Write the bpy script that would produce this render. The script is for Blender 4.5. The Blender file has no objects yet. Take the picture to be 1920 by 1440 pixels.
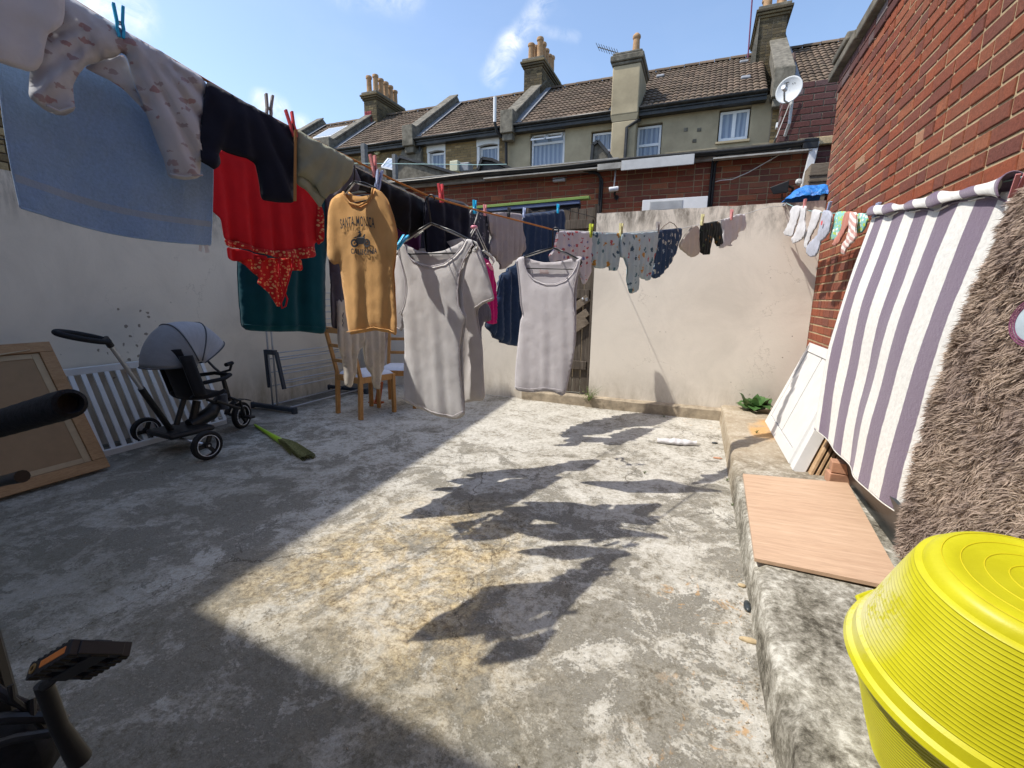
import bpy, bmesh, math, random
import numpy as np
from mathutils import Vector, Matrix, noise
from mathutils.geometry import delaunay_2d_cdt
R_=math.radians
rnd=random.Random(7)
SC=bpy.context.scene; COL=SC.collection
# ------------------------------------------------------------------ camera
CH=1.25; FPX=845.07; PITCH,ROLL,YAW=.1898069,.0145060,-.3869037
cp,sp,cy,sy=math.cos(PITCH),math.sin(PITCH),math.cos(YAW),math.sin(YAW)
FW=Vector((sy*cp,cy*cp,-sp)); RT=Vector((cy,-sy,0)); UP=RT.cross(FW)
cr,sr=math.cos(ROLL),math.sin(ROLL)
R2=RT*cr+UP*sr; U2=-RT*sr+UP*cr
CO=Vector((0,0,CH))
cam=bpy.data.objects.new('camera',bpy.data.cameras.new('camera')); COL.objects.link(cam)
cam.matrix_world=Matrix(((R2.x,U2.x,-FW.x,0),(R2.y,U2.y,-FW.y,0),(R2.z,U2.z,-FW.z,CH),(0,0,0,1)))
cam.data.sensor_width=36; cam.data.lens=FPX/1920*36; cam.data.clip_start=.02; cam.data.clip_end=800
SC.camera=cam
SC.view_settings.view_transform='Standard'; SC.view_settings.look='None'
SC.view_settings.exposure=0.80; SC.view_settings.gamma=1; SC.view_settings.use_curve_mapping=False
# ------------------------------------------------------------------ light
SUN=Vector((.61,.33,-1)).normalized()
sl=bpy.data.lights.new('sun','SUN'); sl.energy=3.0; sl.angle=R_(.53); sl.color=(1,.95,.86)
so=bpy.data.objects.new('sun',sl); COL.objects.link(so); so.rotation_euler=SUN.to_track_quat('-Z','Y').to_euler()
W=bpy.data.worlds.new('World'); SC.world=W; W.use_nodes=True
def N(nt,t,**k):
    n=nt.nodes.new(t)
    for a,b in k.items():
        if a[0]=='_': setattr(n,a[1:],b)
        else:
            key=int(a[1:]) if a[0]=='i' and a[1:].isdigit() else a.replace('__',' ')
            n.inputs[key].default_value=b
    return n
def world():
    nt=W.node_tree; nt.nodes.clear(); L=nt.links.new
    sky=N(nt,'ShaderNodeTexSky',_sky_type='NISHITA',_sun_disc=False,_sun_elevation=math.asin(-SUN.z),_sun_rotation=math.atan2(-SUN.x,-SUN.y)%(2*math.pi),_air_density=1.0,_dust_density=1.2,_ozone_density=1.2)
    tc=N(nt,'ShaderNodeTexCoord')
    # soft fair-weather cloud wisps by direction
    mp=N(nt,'ShaderNodeMapping'); mp.inputs['Scale'].default_value=(1,1,2.2)
    L(tc.outputs['Generated'],mp.inputs['Vector'])
    n1=N(nt,'ShaderNodeTexNoise',Scale=2.6,Detail=9,Roughness=.62,Distortion=.35); L(mp.outputs[0],n1.inputs['Vector'])
    r1=N(nt,'ShaderNodeMapRange',i1=.52,i2=.78); L(n1.outputs['Fac'],r1.inputs[0])
    def dirv(px,py):
        d=(FW+R2*((px-960)/FPX)-U2*((py-720)/FPX)); return d.normalized()
    def blob(px,py,rad,px2=None,py2=None):
        # capsule mask round a direction or between two directions
        a=dirv(px,py); b=dirv(px2,py2) if px2 is not None else None
        s=N(nt,'ShaderNodeVectorMath',_operation='SUBTRACT',i1=tuple(a)); L(tc.outputs['Generated'],s.inputs[0])
        if b is not None:
            ab=b-a
            dt=N(nt,'ShaderNodeVectorMath',_operation='DOT_PRODUCT',i1=tuple(ab/ab.length_squared)); L(s.outputs[0],dt.inputs[0])
            cl=N(nt,'ShaderNodeClamp'); L(dt.outputs['Value'],cl.inputs[0])
            sc=N(nt,'ShaderNodeVectorMath',_operation='SCALE',i0=tuple(ab)); L(cl.outputs[0],sc.inputs['Scale'])
            s2=N(nt,'ShaderNodeVectorMath',_operation='SUBTRACT'); L(s.outputs[0],s2.inputs[0]); L(sc.outputs[0],s2.inputs[1]); s=s2
        ln=N(nt,'ShaderNodeVectorMath',_operation='LENGTH'); L(s.outputs[0],ln.inputs[0])
        mr=N(nt,'ShaderNodeMapRange',_interpolation_type='SMOOTHSTEP',i1=rad,i2=rad*.1); L(ln.outputs['Value'],mr.inputs[0])
        return mr.outputs[0]
    n2=N(nt,'ShaderNodeTexNoise',Scale=24,Detail=8,Roughness=.68,Distortion=.6); L(tc.outputs['Generated'],n2.inputs['Vector'])
    acc=None
    for m,amp in ((blob(925,140,.032,955,85),.6),(blob(955,88,.026,1022,2),.5),(blob(1010,55,.013,1080,70),.25),(blob(495,192,.028,520,205),1.0),(blob(185,2,.05,235,18),.9),(blob(30,-60,.12),.8),(blob(565,235,.025),.7),(blob(640,-40,.05,760,-20),.4)):
        a=N(nt,'ShaderNodeMath',_operation='MULTIPLY',i1=amp); L(m,a.inputs[0])
        if acc is None: acc=a.outputs[0]
        else:
            b=N(nt,'ShaderNodeMath',_operation='ADD'); L(acc,b.inputs[0]); L(a.outputs[0],b.inputs[1]); acc=b.outputs[0]
    r2=N(nt,'ShaderNodeMapRange',i1=.36,i2=.68); L(n2.outputs['Fac'],r2.inputs[0])
    m2=N(nt,'ShaderNodeMath',_operation='MULTIPLY'); L(acc,m2.inputs[0]); L(r2.outputs[0],m2.inputs[1])
    m1=N(nt,'ShaderNodeMath',_operation='MULTIPLY',i1=.05); L(r1.outputs[0],m1.inputs[0])
    ad=N(nt,'ShaderNodeMath',_operation='ADD',_use_clamp=True); L(m1.outputs[0],ad.inputs[0]); L(m2.outputs[0],ad.inputs[1])
    mx=N(nt,'ShaderNodeMixRGB'); L(ad.outputs[0],mx.inputs[0]); L(sky.outputs[0],mx.inputs[1]); mx.inputs[2].default_value=(4.6,4.75,5.0,1)
    bg=N(nt,'ShaderNodeBackground',Strength=.15); L(mx.outputs[0],bg.inputs[0])
    out=N(nt,'ShaderNodeOutputWorld'); L(bg.outputs[0],out.inputs[0])
world()
# ------------------------------------------------------------------ placing by sight line, onto real planes
def ray(px,py): return FW+R2*((px-960)/FPX)-U2*((py-720)/FPX)
def at(px,py,**k):
    r=ray(px,py); a,v=list(k.items())[0]
    if a=='t': return CO+r*v
    i='xyz'.index(a); return CO+r*((v-CO[i])/r[i])
def proj(p):
    d=Vector(p)-CO; z=d.dot(FW)
    return (960+FPX*d.dot(R2)/z,720-FPX*d.dot(U2)/z,z)
class Plane:                      # a vertical plane through two plan points
    def __init__(s,A,B,off=0):
        A=Vector((A[0],A[1],0)); B=Vector((B[0],B[1],0)); s.u=(B-A).normalized()
        s.n=Vector((s.u.y,-s.u.x,0))
        if s.n.dot(CO-A)<0: s.n=-s.n
        s.A=A+s.n*off
    def hit(s,px,py):
        r=ray(px,py); return CO+r*((s.A-CO).dot(s.n)/r.dot(s.n))
    def loc(s,px,py):
        p=s.hit(px,py); return ((p-s.A).dot(s.u),p.z)
    def pt(s,a,h,d=0): return s.A+s.u*a+Vector((0,0,h))+s.n*d
    def shift(s,off): 
        q=Plane((s.A.x,s.A.y),((s.A+s.u).x,(s.A+s.u).y)); q.A=s.A+s.n*off; q.A.z=0; q.u=s.u; q.n=s.n; return q
    def turned(s,px,py,deg):      # same point, turned about the vertical
        p=s.hit(px,py); c,s_=math.cos(R_(deg)),math.sin(R_(deg)); u=Vector((s.u.x*c-s.u.y*s_,s.u.x*s_+s.u.y*c,0))
        return Plane((p.x,p.y),(p.x+u.x,p.y+u.y))
# ------------------------------------------------------------------ scene graph helpers
def wl(o):
    v=Vector((0,0,0))
    while o is not None: v+=o.location; o=o.parent
    return v
def tag(o,label=None,cat=None,group=None,kind=None):
    if label: o['label']=label
    if cat: o['category']=cat
    if group: o['group']=group
    if kind: o['kind']=kind
    return o
def thing(name,label,cat,loc=(0,0,0),group=None):
    o=bpy.data.objects.new(name,None); COL.objects.link(o); o.location=loc; o.empty_display_size=.1
    return tag(o,label,cat,group)
def struct(o): o['kind']='structure'; return o
class MB:
    def __init__(s): s.v=[]; s.f=[]; s.uv=[]
    def add(s,vs,fs,uv=None):
        o=len(s.v); s.v+=[tuple(v) for v in vs]; s.f+=[tuple(i+o for i in f) for f in fs]
        s.uv+=[tuple(u) for u in uv] if uv is not None else [(v[0],v[2]) for v in vs]
        return s
    def box(s,a,b,M=None):
        x0,y0,z0=a; x1,y1,z1=b
        vs=[Vector(p) for p in ((x0,y0,z0),(x1,y0,z0),(x1,y1,z0),(x0,y1,z0),(x0,y0,z1),(x1,y0,z1),(x1,y1,z1),(x0,y1,z1))]
        if M is not None: vs=[M@v for v in vs]
        return s.add(vs,[(0,3,2,1),(4,5,6,7),(0,1,5,4),(1,2,6,5),(2,3,7,6),(3,0,4,7)])
    def bar(s,p,q,w,h,up=(0,0,1)):   # rectangular bar from p to q
        p,q=Vector(p),Vector(q); d=(q-p).normalized(); up=Vector(up)
        if abs(d.dot(up))>.98: up=Vector((1,0,0))
        a=d.cross(up).normalized(); b=a.cross(d).normalized()
        vs=[c+a*i*w/2+b*j*h/2 for c in (p,q) for i,j in ((-1,-1),(1,-1),(1,1),(-1,1))]
        return s.add(vs,[(0,3,2,1),(4,5,6,7),(0,1,5,4),(1,2,6,5),(2,3,7,6),(3,0,4,7)])
    def tube(s,pts,r,n=10,cap=True,closed=False):
        pts=[Vector(p) for p in pts]; m=len(pts); rs=r if hasattr(r,'__len__') else [r]*m
        vs=[];fs=[]; prev=None
        for i,p in enumerate(pts):
            if closed: d=pts[(i+1)%m]-pts[i-1]
            else: d=pts[min(i+1,m-1)]-pts[max(i-1,0)]
            d=d.normalized()
            if prev is None:
                a=d.orthogonal().normalized()
            else:
                a=(prev-d*prev.dot(d)).normalized()
            prev=a; b=d.cross(a)
            for k in range(n):
                t=2*math.pi*k/n; vs.append(p+(a*math.cos(t)+b*math.sin(t))*rs[i])
        for i in range(m if closed else m-1):
            j=(i+1)%m
            for k in range(n):
                k2=(k+1)%n; fs.append((i*n+k,i*n+k2,j*n+k2,j*n+k))
        if cap and not closed: fs.append(tuple(range(n))[::-1]); fs.append(tuple((m-1)*n+k for k in range(n)))
        return s.add(vs,fs)
    def lathe(s,prof,c,ax=(0,0,1),n=32,cap=False,closed=False):
        c=Vector(c); ax=Vector(ax).normalized(); a=ax.orthogonal().normalized(); b=ax.cross(a)
        m=len(prof); vs=[];fs=[];uv=[]
        for r,h in prof:
            for k in range(n):
                t=2*math.pi*k/n; vs.append(c+ax*h+(a*math.cos(t)+b*math.sin(t))*r); uv.append((k/n,h))
        for i in range(m-1+closed):
            j=(i+1)%m
            for k in range(n):
                k2=(k+1)%n; fs.append((i*n+k,i*n+k2,j*n+k2,j*n+k))
        if cap: fs.append(tuple(range(n))[::-1]); fs.append(tuple((m-1)*n+k for k in range(n)))
        return s.add(vs,fs,uv)
    def grid(s,fn,nu,nv,uvfn=None):
        vs=[];uv=[]
        for j in range(nv+1):
            for i in range(nu+1):
                u,v=i/nu,j/nv; vs.append(fn(u,v)); uv.append(uvfn(u,v) if uvfn else (u,v))
        fs=[(j*(nu+1)+i,j*(nu+1)+i+1,(j+1)*(nu+1)+i+1,(j+1)*(nu+1)+i) for j in range(nv) for i in range(nu)]
        return s.add(vs,fs,uv)
def obj(name,mb,m,parent=None,smooth=False,bevel=0,solid=0,label=None):
    me=bpy.data.meshes.new(name); off=wl(parent)
    me.from_pydata([(v[0]-off.x,v[1]-off.y,v[2]-off.z) for v in mb.v],[],mb.f)
    uvl=me.uv_layers.new(name='UVMap'); li=np.empty(len(me.loops),dtype=np.int32); me.loops.foreach_get('vertex_index',li)
    uvl.data.foreach_set('uv',np.array(mb.uv,dtype=np.float32)[li].ravel())
    bm=bmesh.new(); bm.from_mesh(me); bmesh.ops.recalc_face_normals(bm,faces=bm.faces); bm.to_mesh(me); bm.free()
    if smooth:
        me.polygons.foreach_set('use_smooth',[True]*len(me.polygons))
        if smooth=='auto':
            try: me.set_sharp_from_angle(angle=R_(35))
            except Exception: pass
    me.materials.append(m); o=bpy.data.objects.new(name,me); COL.objects.link(o); o.parent=parent
    if solid: md=o.modifiers.new('s','SOLIDIFY'); md.thickness=solid; md.offset=0
    if bevel: md=o.modifiers.new('b','BEVEL'); md.width=bevel; md.segments=2; md.limit_method='ANGLE'; md.angle_limit=R_(40)
    if label: o['label']=label
    return o
def pieces(parent,name,items,meshes,mat,limit=300):
    """items: (world matrix, mesh index). The ones that show largest become parts, the rest one 'stuff' part."""
    off=Matrix.Translation(-wl(parent)); sc=[]
    for k,(M,i) in enumerate(items):
        x,y,z=proj(M.translation)
        vis=z>.1 and -60<x<1980 and -60<y<1500
        sc.append((0 if vis else 1,z if z>0 else 100-z,k))
    sc.sort(); keep=[k for _,_,k in sc[:limit]]; rest=[k for _,_,k in sc[limit:]]
    for k in keep:
        M,i=items[k]; o=bpy.data.objects.new(name,meshes[i]); COL.objects.link(o); o.parent=parent; o.matrix_local=off@M
    if rest:
        geo=[]
        for me in meshes:
            v=np.empty(len(me.vertices)*3); me.vertices.foreach_get('co',v); geo.append((v.reshape(-1,3),[tuple(p.vertices) for p in me.polygons]))
        V=[];F=[];n=0
        for k in rest:
            M,i=items[k]; A=np.array(off@M); v,f=geo[i]; V.append(v@A[:3,:3].T+A[:3,3]); F+=[tuple(a+n for a in q) for q in f]; n+=len(v)
        me=bpy.data.meshes.new(name+'s'); me.from_pydata(np.concatenate(V).tolist(),[],F); me.materials.append(mat)
        if meshes[0].polygons[0].use_smooth: me.polygons.foreach_set('use_smooth',[True]*len(me.polygons))
        o=bpy.data.objects.new('remaining_'+name+'s',me); COL.objects.link(o); o.parent=parent; o['kind']='stuff'
# ------------------------------------------------------------------ materials
def base(name,rough=.8,spec=.3):
    m=bpy.data.materials.new(name); m.use_nodes=True; nt=m.node_tree; b=nt.nodes['Principled BSDF']
    b.inputs['Roughness'].default_value=rough; b.inputs['Specular IOR Level'].default_value=spec
    return m,nt,b,nt.links.new
def rgba(c): return (c[0],c[1],c[2],1)
def ramp(nt,fac,stops,interp='LINEAR'):
    r=N(nt,'ShaderNodeValToRGB'); r.color_ramp.interpolation=interp
    el=r.color_ramp.elements
    while len(el)<len(stops): el.new(.5)
    for e,(p,c) in zip(el,stops): e.position=p; e.color=rgba(c) if hasattr(c,'__len__') else (c,c,c,1)
    nt.links.new(fac,r.inputs[0]); return r.outputs[0]
def mixc(nt,fac,a,b,mode='MIX'):
    m=N(nt,'ShaderNodeMixRGB',_blend_type=mode)
    for i,x in ((0,fac),(1,a),(2,b)):
        if hasattr(x,'is_linked') or isinstance(x,bpy.types.NodeSocket): nt.links.new(x,m.inputs[i])
        elif hasattr(x,'__len__'): m.inputs[i].default_value=rgba(x)
        else: m.inputs[i].default_value=x if i==0 else (x,x,x,1)
    return m.outputs[0]
def co(nt,kind='Object',scale=(1,1,1)):
    if kind=='World':
        t=N(nt,'ShaderNodeNewGeometry'); s=t.outputs['Position']
    else:
        t=N(nt,'ShaderNodeTexCoord'); s=t.outputs[kind]
    mp=N(nt,'ShaderNodeMapping'); mp.inputs['Scale'].default_value=scale; nt.links.new(s,mp.inputs[0]); return mp.outputs[0]
def noi(nt,vec,scale,detail=6,rough=.6,dist=0):
    n=N(nt,'ShaderNodeTexNoise',Scale=scale,Detail=detail,Roughness=rough,Distortion=dist); nt.links.new(vec,n.inputs['Vector']); return n.outputs['Fac']
def bump(nt,b,h,strength=.3,dist=.01,prev=None):
    n=N(nt,'ShaderNodeBump',Strength=strength,Distance=dist); nt.links.new(h,n.inputs['Height'])
    if prev is not None: nt.links.new(prev,n.inputs['Normal'])
    nt.links.new(n.outputs[0],b.inputs['Normal']); return n.outputs[0]
def mulv(nt,a,b,op='MULTIPLY',clamp=False):
    m=N(nt,'ShaderNodeMath',_operation=op,_use_clamp=clamp)
    for i,x in enumerate((a,b)):
        if isinstance(x,(int,float)): m.inputs[i].default_value=x
        else: nt.links.new(x,m.inputs[i])
    return m.outputs[0]
def rng(nt,f,a,b,c=0,d=1,smooth=False):
    m=N(nt,'ShaderNodeMapRange',i1=a,i2=b,i3=c,i4=d)
    if smooth: m.interpolation_type='SMOOTHSTEP'
    nt.links.new(f,m.inputs[0]); return m.outputs[0]
def plain(name,c,rough=.6,var=.12,scale=18,bm=.15,spec=.3,metal=0,dirt=None,dist=.004):
    m,nt,b,L=base(name,rough,spec); v=co(nt,'World'); n=noi(nt,v,scale,8,.65)
    lo=[x*(1-var*1.6) for x in c]; hi=[min(1,x*(1+var)) for x in c]
    col=ramp(nt,n,[(.3,lo),(.7,hi)])
    if dirt:
        n2=noi(nt,v,scale*.22,6,.7,.5); col=mixc(nt,rng(nt,n2,.5,.72),col,dirt)
    L(col,b.inputs['Base Color']); b.inputs['Metallic'].default_value=metal
    if bm: bump(nt,b,n,bm,dist)
    return m
def rnd01(nt):
    oi=N(nt,'ShaderNodeObjectInfo'); g=N(nt,'ShaderNodeNewGeometry')
    return mulv(nt,mulv(nt,oi.outputs['Random'],g.outputs['Random Per Island'],'ADD'),1.0,'FRACT') if False else fract(nt,mulv(nt,oi.outputs['Random'],g.outputs['Random Per Island'],'ADD'))
def fract(nt,x):
    m=N(nt,'ShaderNodeMath',_operation='FRACT'); nt.links.new(x,m.inputs[0]); return m.outputs[0]
def brickmat(name,stops,rough=.9,weather=None,wscale=1.2,bstr=.5):
    m,nt,b,L=base(name,rough,.2); r=rnd01(nt); col=ramp(nt,r,stops); v=co(nt,'World')
    n=noi(nt,v,70,6,.75); n2=noi(nt,v,22,5,.6,.3)
    col=mixc(nt,.55,col,ramp(nt,n,[(.3,.25),(.7,.75)]),'OVERLAY')
    col=mixc(nt,rng(nt,n2,.5,.8,0,.5),col,mixc(nt,.6,col,(.05,.035,.03)))
    if weather:
        n3=noi(nt,v,wscale,6,.65,.4); col=mixc(nt,rng(nt,n3,.48,.72,0,.75),col,weather)
    L(col,b.inputs['Base Color']); bump(nt,b,n,bstr,.006); return m
def cloth(name,c,rough=.95,weave=900,var=.05,rib=0,pattern=None,trans=.0,bstr=.25):
    """woven or knitted fabric; pattern(nt,col,uv) may add a print. Thin cloth lets some light through."""
    m,nt,b,L=base(name,rough,.1); uv=co(nt,'UV'); n=noi(nt,uv,9,6,.6); n2=noi(nt,uv,weave,2,.5)
    col=ramp(nt,n,[(.3,[x*(1-var*2) for x in c]),(.7,[min(1,x*(1+var)) for x in c])])
    if pattern: col=pattern(nt,col,uv)
    L(col,b.inputs['Base Color']); b.inputs['Sheen Weight'].default_value=.15
    h=n2
    if rib:
        sx=N(nt,'ShaderNodeSeparateXYZ'); L(uv,sx.inputs[0]); s=N(nt,'ShaderNodeMath',_operation='SINE'); L(mulv(nt,sx.outputs[0],rib),s.inputs[0]); h=mulv(nt,mulv(nt,s.outputs[0],.5),n2,'ADD')
    wr=noi(nt,uv,14,4,.55,.8); cr_=noi(nt,uv,6.5,5,.5,1.6); rd=N(nt,'ShaderNodeMath',_operation='ABSOLUTE'); L(mulv(nt,cr_,-.5,'ADD'),rd.inputs[0]); rd2=rng(nt,rd.outputs[0],0,.06)
    n0=bump(nt,b,mulv(nt,wr,mulv(nt,rd2,.22),'ADD'),.08,.012); bump(nt,b,h,bstr,.0015,n0)
    if trans:
        tr=N(nt,'ShaderNodeBsdfTranslucent'); L(col,tr.inputs[0]); mx=N(nt,'ShaderNodeMixShader',i0=trans); L(b.outputs[0],mx.inputs[1]); L(tr.outputs[0],mx.inputs[2])
        L(mx.outputs[0],nt.nodes['Material Output'].inputs[0])
    return m
def terry(name,c,pattern=None,trans=.0):
    m,nt,b,L=base(name,1,.05); uv=co(nt,'UV'); n=noi(nt,uv,420,3,.7); n1=noi(nt,uv,60,4,.6)
    col=ramp(nt,n1,[(.3,[x*.86 for x in c]),(.7,[min(1,x*1.06) for x in c])])
    if pattern: col=pattern(nt,col,uv)
    col=mixc(nt,.35,col,ramp(nt,n,[(.3,.3),(.7,.7)]),'OVERLAY')
    L(col,b.inputs['Base Color']); b.inputs['Sheen Weight'].default_value=.3
    n0=bump(nt,b,n1,.5,.006); bump(nt,b,n,.8,.003,n0)
    if trans:
        tr=N(nt,'ShaderNodeBsdfTranslucent'); L(col,tr.inputs[0]); mx=N(nt,'ShaderNodeMixShader',i0=trans); L(b.outputs[0],mx.inputs[1]); L(tr.outputs[0],mx.inputs[2]); L(mx.outputs[0],nt.nodes['Material Output'].inputs[0])
    return m
def blotch(scale,stops,size=.32,aspect=1.0,dens=1.0,soft=.04):
    """small scattered motifs, one per cell, in random colours"""
    def f(nt,col,uv):
        mp=N(nt,'ShaderNodeMapping'); mp.inputs['Scale'].default_value=(scale,scale*aspect,1); nt.links.new(uv,mp.inputs[0])
        wv=noi(nt,uv,90,3,.6); sh=mixc(nt,.16,mp.outputs[0],(0,0,0))
        va=N(nt,'ShaderNodeVectorMath',_operation='ADD'); nt.links.new(mp.outputs[0],va.inputs[0])
        n3=N(nt,'ShaderNodeTexNoise',Scale=60,Detail=3); nt.links.new(uv,n3.inputs['Vector'])
        sc=N(nt,'ShaderNodeVectorMath',_operation='SCALE'); sc.inputs['Scale'].default_value=.9; nt.links.new(n3.outputs['Color'],sc.inputs[0]); nt.links.new(sc.outputs[0],va.inputs[1])
        vo=N(nt,'ShaderNodeTexVoronoi',Scale=1,Randomness=.75); nt.links.new(va.outputs[0],vo.inputs['Vector'])
        mask=rng(nt,vo.outputs['Distance'],size,size-soft)
        s=N(nt,'ShaderNodeSeparateColor'); nt.links.new(vo.outputs['Color'],s.inputs[0])
        pick=ramp(nt,s.outputs[0],stops,'CONSTANT')
        keep=rng(nt,s.outputs[1],1-dens-.001,1-dens)
        return mixc(nt,mulv(nt,mask,keep),col,pick)
    return f
M={}
def mats():
    # yard concrete
    m,nt,b,L=base('yard_concrete',.92,.2); v=co(nt,'World')
    sx=N(nt,'ShaderNodeSeparateXYZ'); L(v,sx.inputs[0]); X,Y=sx.outputs[0],sx.outputs[1]
    big=noi(nt,v,1.15,8,.62,.5); med=noi(nt,v,4.2,9,.72,.5); fine=noi(nt,v,46,8,.8,.3); gr=noi(nt,v,160,4,.8)
    spk=noi(nt,v,27,10,.86,.25); spk2=noi(nt,v,85,8,.8,.2)
    col=ramp(nt,mulv(nt,mulv(nt,med,.35),mulv(nt,spk,.65),'ADD'),[(.41,(.15,.132,.10)),(.465,(.34,.315,.262)),(.52,(.48,.455,.40)),(.59,(.62,.60,.54))])
    # worn pale skin far away, dark algae where the skin has gone
    near=rng(nt,Y,4.6,1.3,0,1,True)
    dk=mulv(nt,mulv(nt,rng(nt,big,.38,.62),near),1.0)
    th=mulv(nt,mulv(nt,mulv(nt,spk,.42),mulv(nt,spk2,.28),'ADD'),mulv(nt,med,.30),'ADD')
    pn=noi(nt,v,2.6,12,.74,.7); pn2=noi(nt,v,7.5,10,.75,.5)
    pv=mulv(nt,mulv(nt,pn,.62),mulv(nt,pn2,.38),'ADD'); pv=mulv(nt,pv,mulv(nt,mulv(nt,big,-.5,'ADD'),.22),'ADD'); pv=mulv(nt,pv,mulv(nt,near,.072),'ADD')
    patch=rng(nt,pv,.535,.59)
    dmask=rng(nt,mulv(nt,mulv(nt,mulv(nt,spk,.5),mulv(nt,spk2,.5),'ADD'),mulv(nt,patch,.105),'ADD'),.555,.595)
    dmask=mulv(nt,dmask,rng(nt,med,.40,.56,.62,1))
    col=mixc(nt,mulv(nt,dmask,.74),col,ramp(nt,mulv(nt,mulv(nt,gr,.5),mulv(nt,spk2,.5),'ADD'),[(.38,(.05,.042,.03)),(.5,(.10,.088,.065)),(.62,(.20,.18,.135))]))
    col=mixc(nt,rng(nt,pv,.52,.46,0,.4),col,ramp(nt,spk,[(.42,(.40,.38,.33)),(.52,(.58,.56,.51))]))
    # ochre staining round the middle
    def spot(cx,cy_,r,amt):
        d=N(nt,'ShaderNodeVectorMath',_operation='DISTANCE',i1=(cx,cy_,0)); L(v,d.inputs[0])
        return mulv(nt,rng(nt,d.outputs['Value'],r,r*.2,0,1,True),amt)
    ys=mulv(nt,mulv(nt,spot(-1.15,1.75,.85,1.0),spot(-.75,1.15,.55,.6),'ADD'),spot(-1.6,1.25,.5,.5),'ADD')
    n4=noi(nt,v,7,8,.7,.8); col=mixc(nt,mulv(nt,mulv(nt,ys,rng(nt,n4,.38,.62)),.75,clamp=True),col,ramp(nt,spk,[(.42,(.17,.115,.055)),(.48,(.40,.285,.13)),(.55,(.70,.56,.32))]))
    sp=mulv(nt,mulv(nt,spot(.12,1.85,.28,1.2),spot(.2,1.35,.3,1),'ADD'),mulv(nt,spot(.15,4.9,.35,.8),spot(.05,1.0,.3,.7),'ADD'),'ADD')
    n5=noi(nt,v,11,7,.75,.8); col=mixc(nt,mulv(nt,sp,rng(nt,n5,.57,.62,0,.8),clamp=True),col,(.48,.29,.13))
    # dirty strip by the left wall, then shade tones put into the floor colour
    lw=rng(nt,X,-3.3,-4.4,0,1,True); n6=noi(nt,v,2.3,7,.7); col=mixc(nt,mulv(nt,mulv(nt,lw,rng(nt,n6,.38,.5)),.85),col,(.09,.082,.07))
    rs=mulv(nt,rng(nt,X,-1.7,-2.6,0,1,True),rng(nt,Y,3.2,1.8,0,1,True)); col=mixc(nt,mulv(nt,rs,.45),col,(.13,.125,.10))  # near left part painted darker and greener, where the left shade lies
    rs2=mulv(nt,rng(nt,Y,1.35,.9,0,1,True),rng(nt,X,.1,-.5,0,1,True)); col=mixc(nt,mulv(nt,rs2,.35),col,(.13,.125,.09))  # foreground colour darkened too, inside the shade of the house behind
    # cracks
    def cracks(sc_,w,thr,seed):
        dn=N(nt,'ShaderNodeTexNoise',Scale=2.2,Detail=6,Roughness=.65); L(v,dn.inputs['Vector'])
        ds=N(nt,'ShaderNodeVectorMath',_operation='SCALE'); ds.inputs['Scale'].default_value=.55; L(dn.outputs['Color'],ds.inputs[0])
        va=N(nt,'ShaderNodeVectorMath',_operation='ADD'); L(v,va.inputs[0]); L(ds.outputs[0],va.inputs[1])
        mp=N(nt,'ShaderNodeMapping'); mp.inputs['Location'].default_value=(seed,seed*.7,0); mp.inputs['Scale'].default_value=(1,1,0); L(va.outputs[0],mp.inputs[0])
        vo=N(nt,'ShaderNodeTexVoronoi',_feature='DISTANCE_TO_EDGE',Scale=sc_); L(mp.outputs[0],vo.inputs['Vector'])
        n7=noi(nt,mp.outputs[0],1.1,3,.5)
        return mulv(nt,rng(nt,vo.outputs[0],w,w*.25),rng(nt,n7,thr,thr+.06))
    c1=cracks(.62,.0024,.50,3.1); c2=cracks(1.5,.0026,.57,9.4)
    ck=mulv(nt,c1,mulv(nt,c2,.7),'MAXIMUM'); col=mixc(nt,mulv(nt,ck,.65),col,(.09,.075,.055))
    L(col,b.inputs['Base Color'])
    h=mulv(nt,mulv(nt,fine,.5),mulv(nt,gr,.25),'ADD'); h=mulv(nt,h,mulv(nt,dmask,-.35),'ADD'); h=mulv(nt,h,mulv(nt,ck,-1.2),'ADD')
    n0=bump(nt,b,big,.2,.03); bump(nt,b,h,.6,.009,n0); M['yard']=m
    # ledge concrete
    m,nt,b,L=base('ledge_concrete',.93,.2); v=co(nt,'World'); n1=mulv(nt,mulv(nt,noi(nt,v,5,9,.75,.4),.55),mulv(nt,noi(nt,v,38,8,.8,.3),.45),'ADD'); n2=noi(nt,v,90,6,.8); n3=noi(nt,v,2.0,5,.6)
    col=ramp(nt,n1,[(.40,(.07,.062,.048)),(.47,(.20,.185,.15)),(.53,(.36,.34,.29)),(.60,(.60,.58,.52))])
    sx=N(nt,'ShaderNodeSeparateXYZ'); L(v,sx.inputs[0]); far=rng(nt,sx.outputs[1],2.9,3.6); col=mixc(nt,mulv(nt,far,.7),col,ramp(nt,n1,[(.3,(.34,.26,.17)),(.7,(.47,.40,.30))]))
    og=mulv(nt,mulv(nt,rng(nt,sx.outputs[1],3.9,4.1),rng(nt,sx.outputs[1],4.75,4.6)),rng(nt,sx.outputs[0],.47,.5)); og=mulv(nt,og,rng(nt,n3,.4,.5)); col=mixc(nt,mulv(nt,og,.8),col,(.58,.33,.12))
    col=mixc(nt,.4,col,ramp(nt,n2,[(.3,.3),(.7,.7)]),'OVERLAY')
    L(col,b.inputs['Base Color']); n0=bump(nt,b,n1,.7,.010); bump(nt,b,n2,.6,.004,n0); M['ledge']=m
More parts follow.
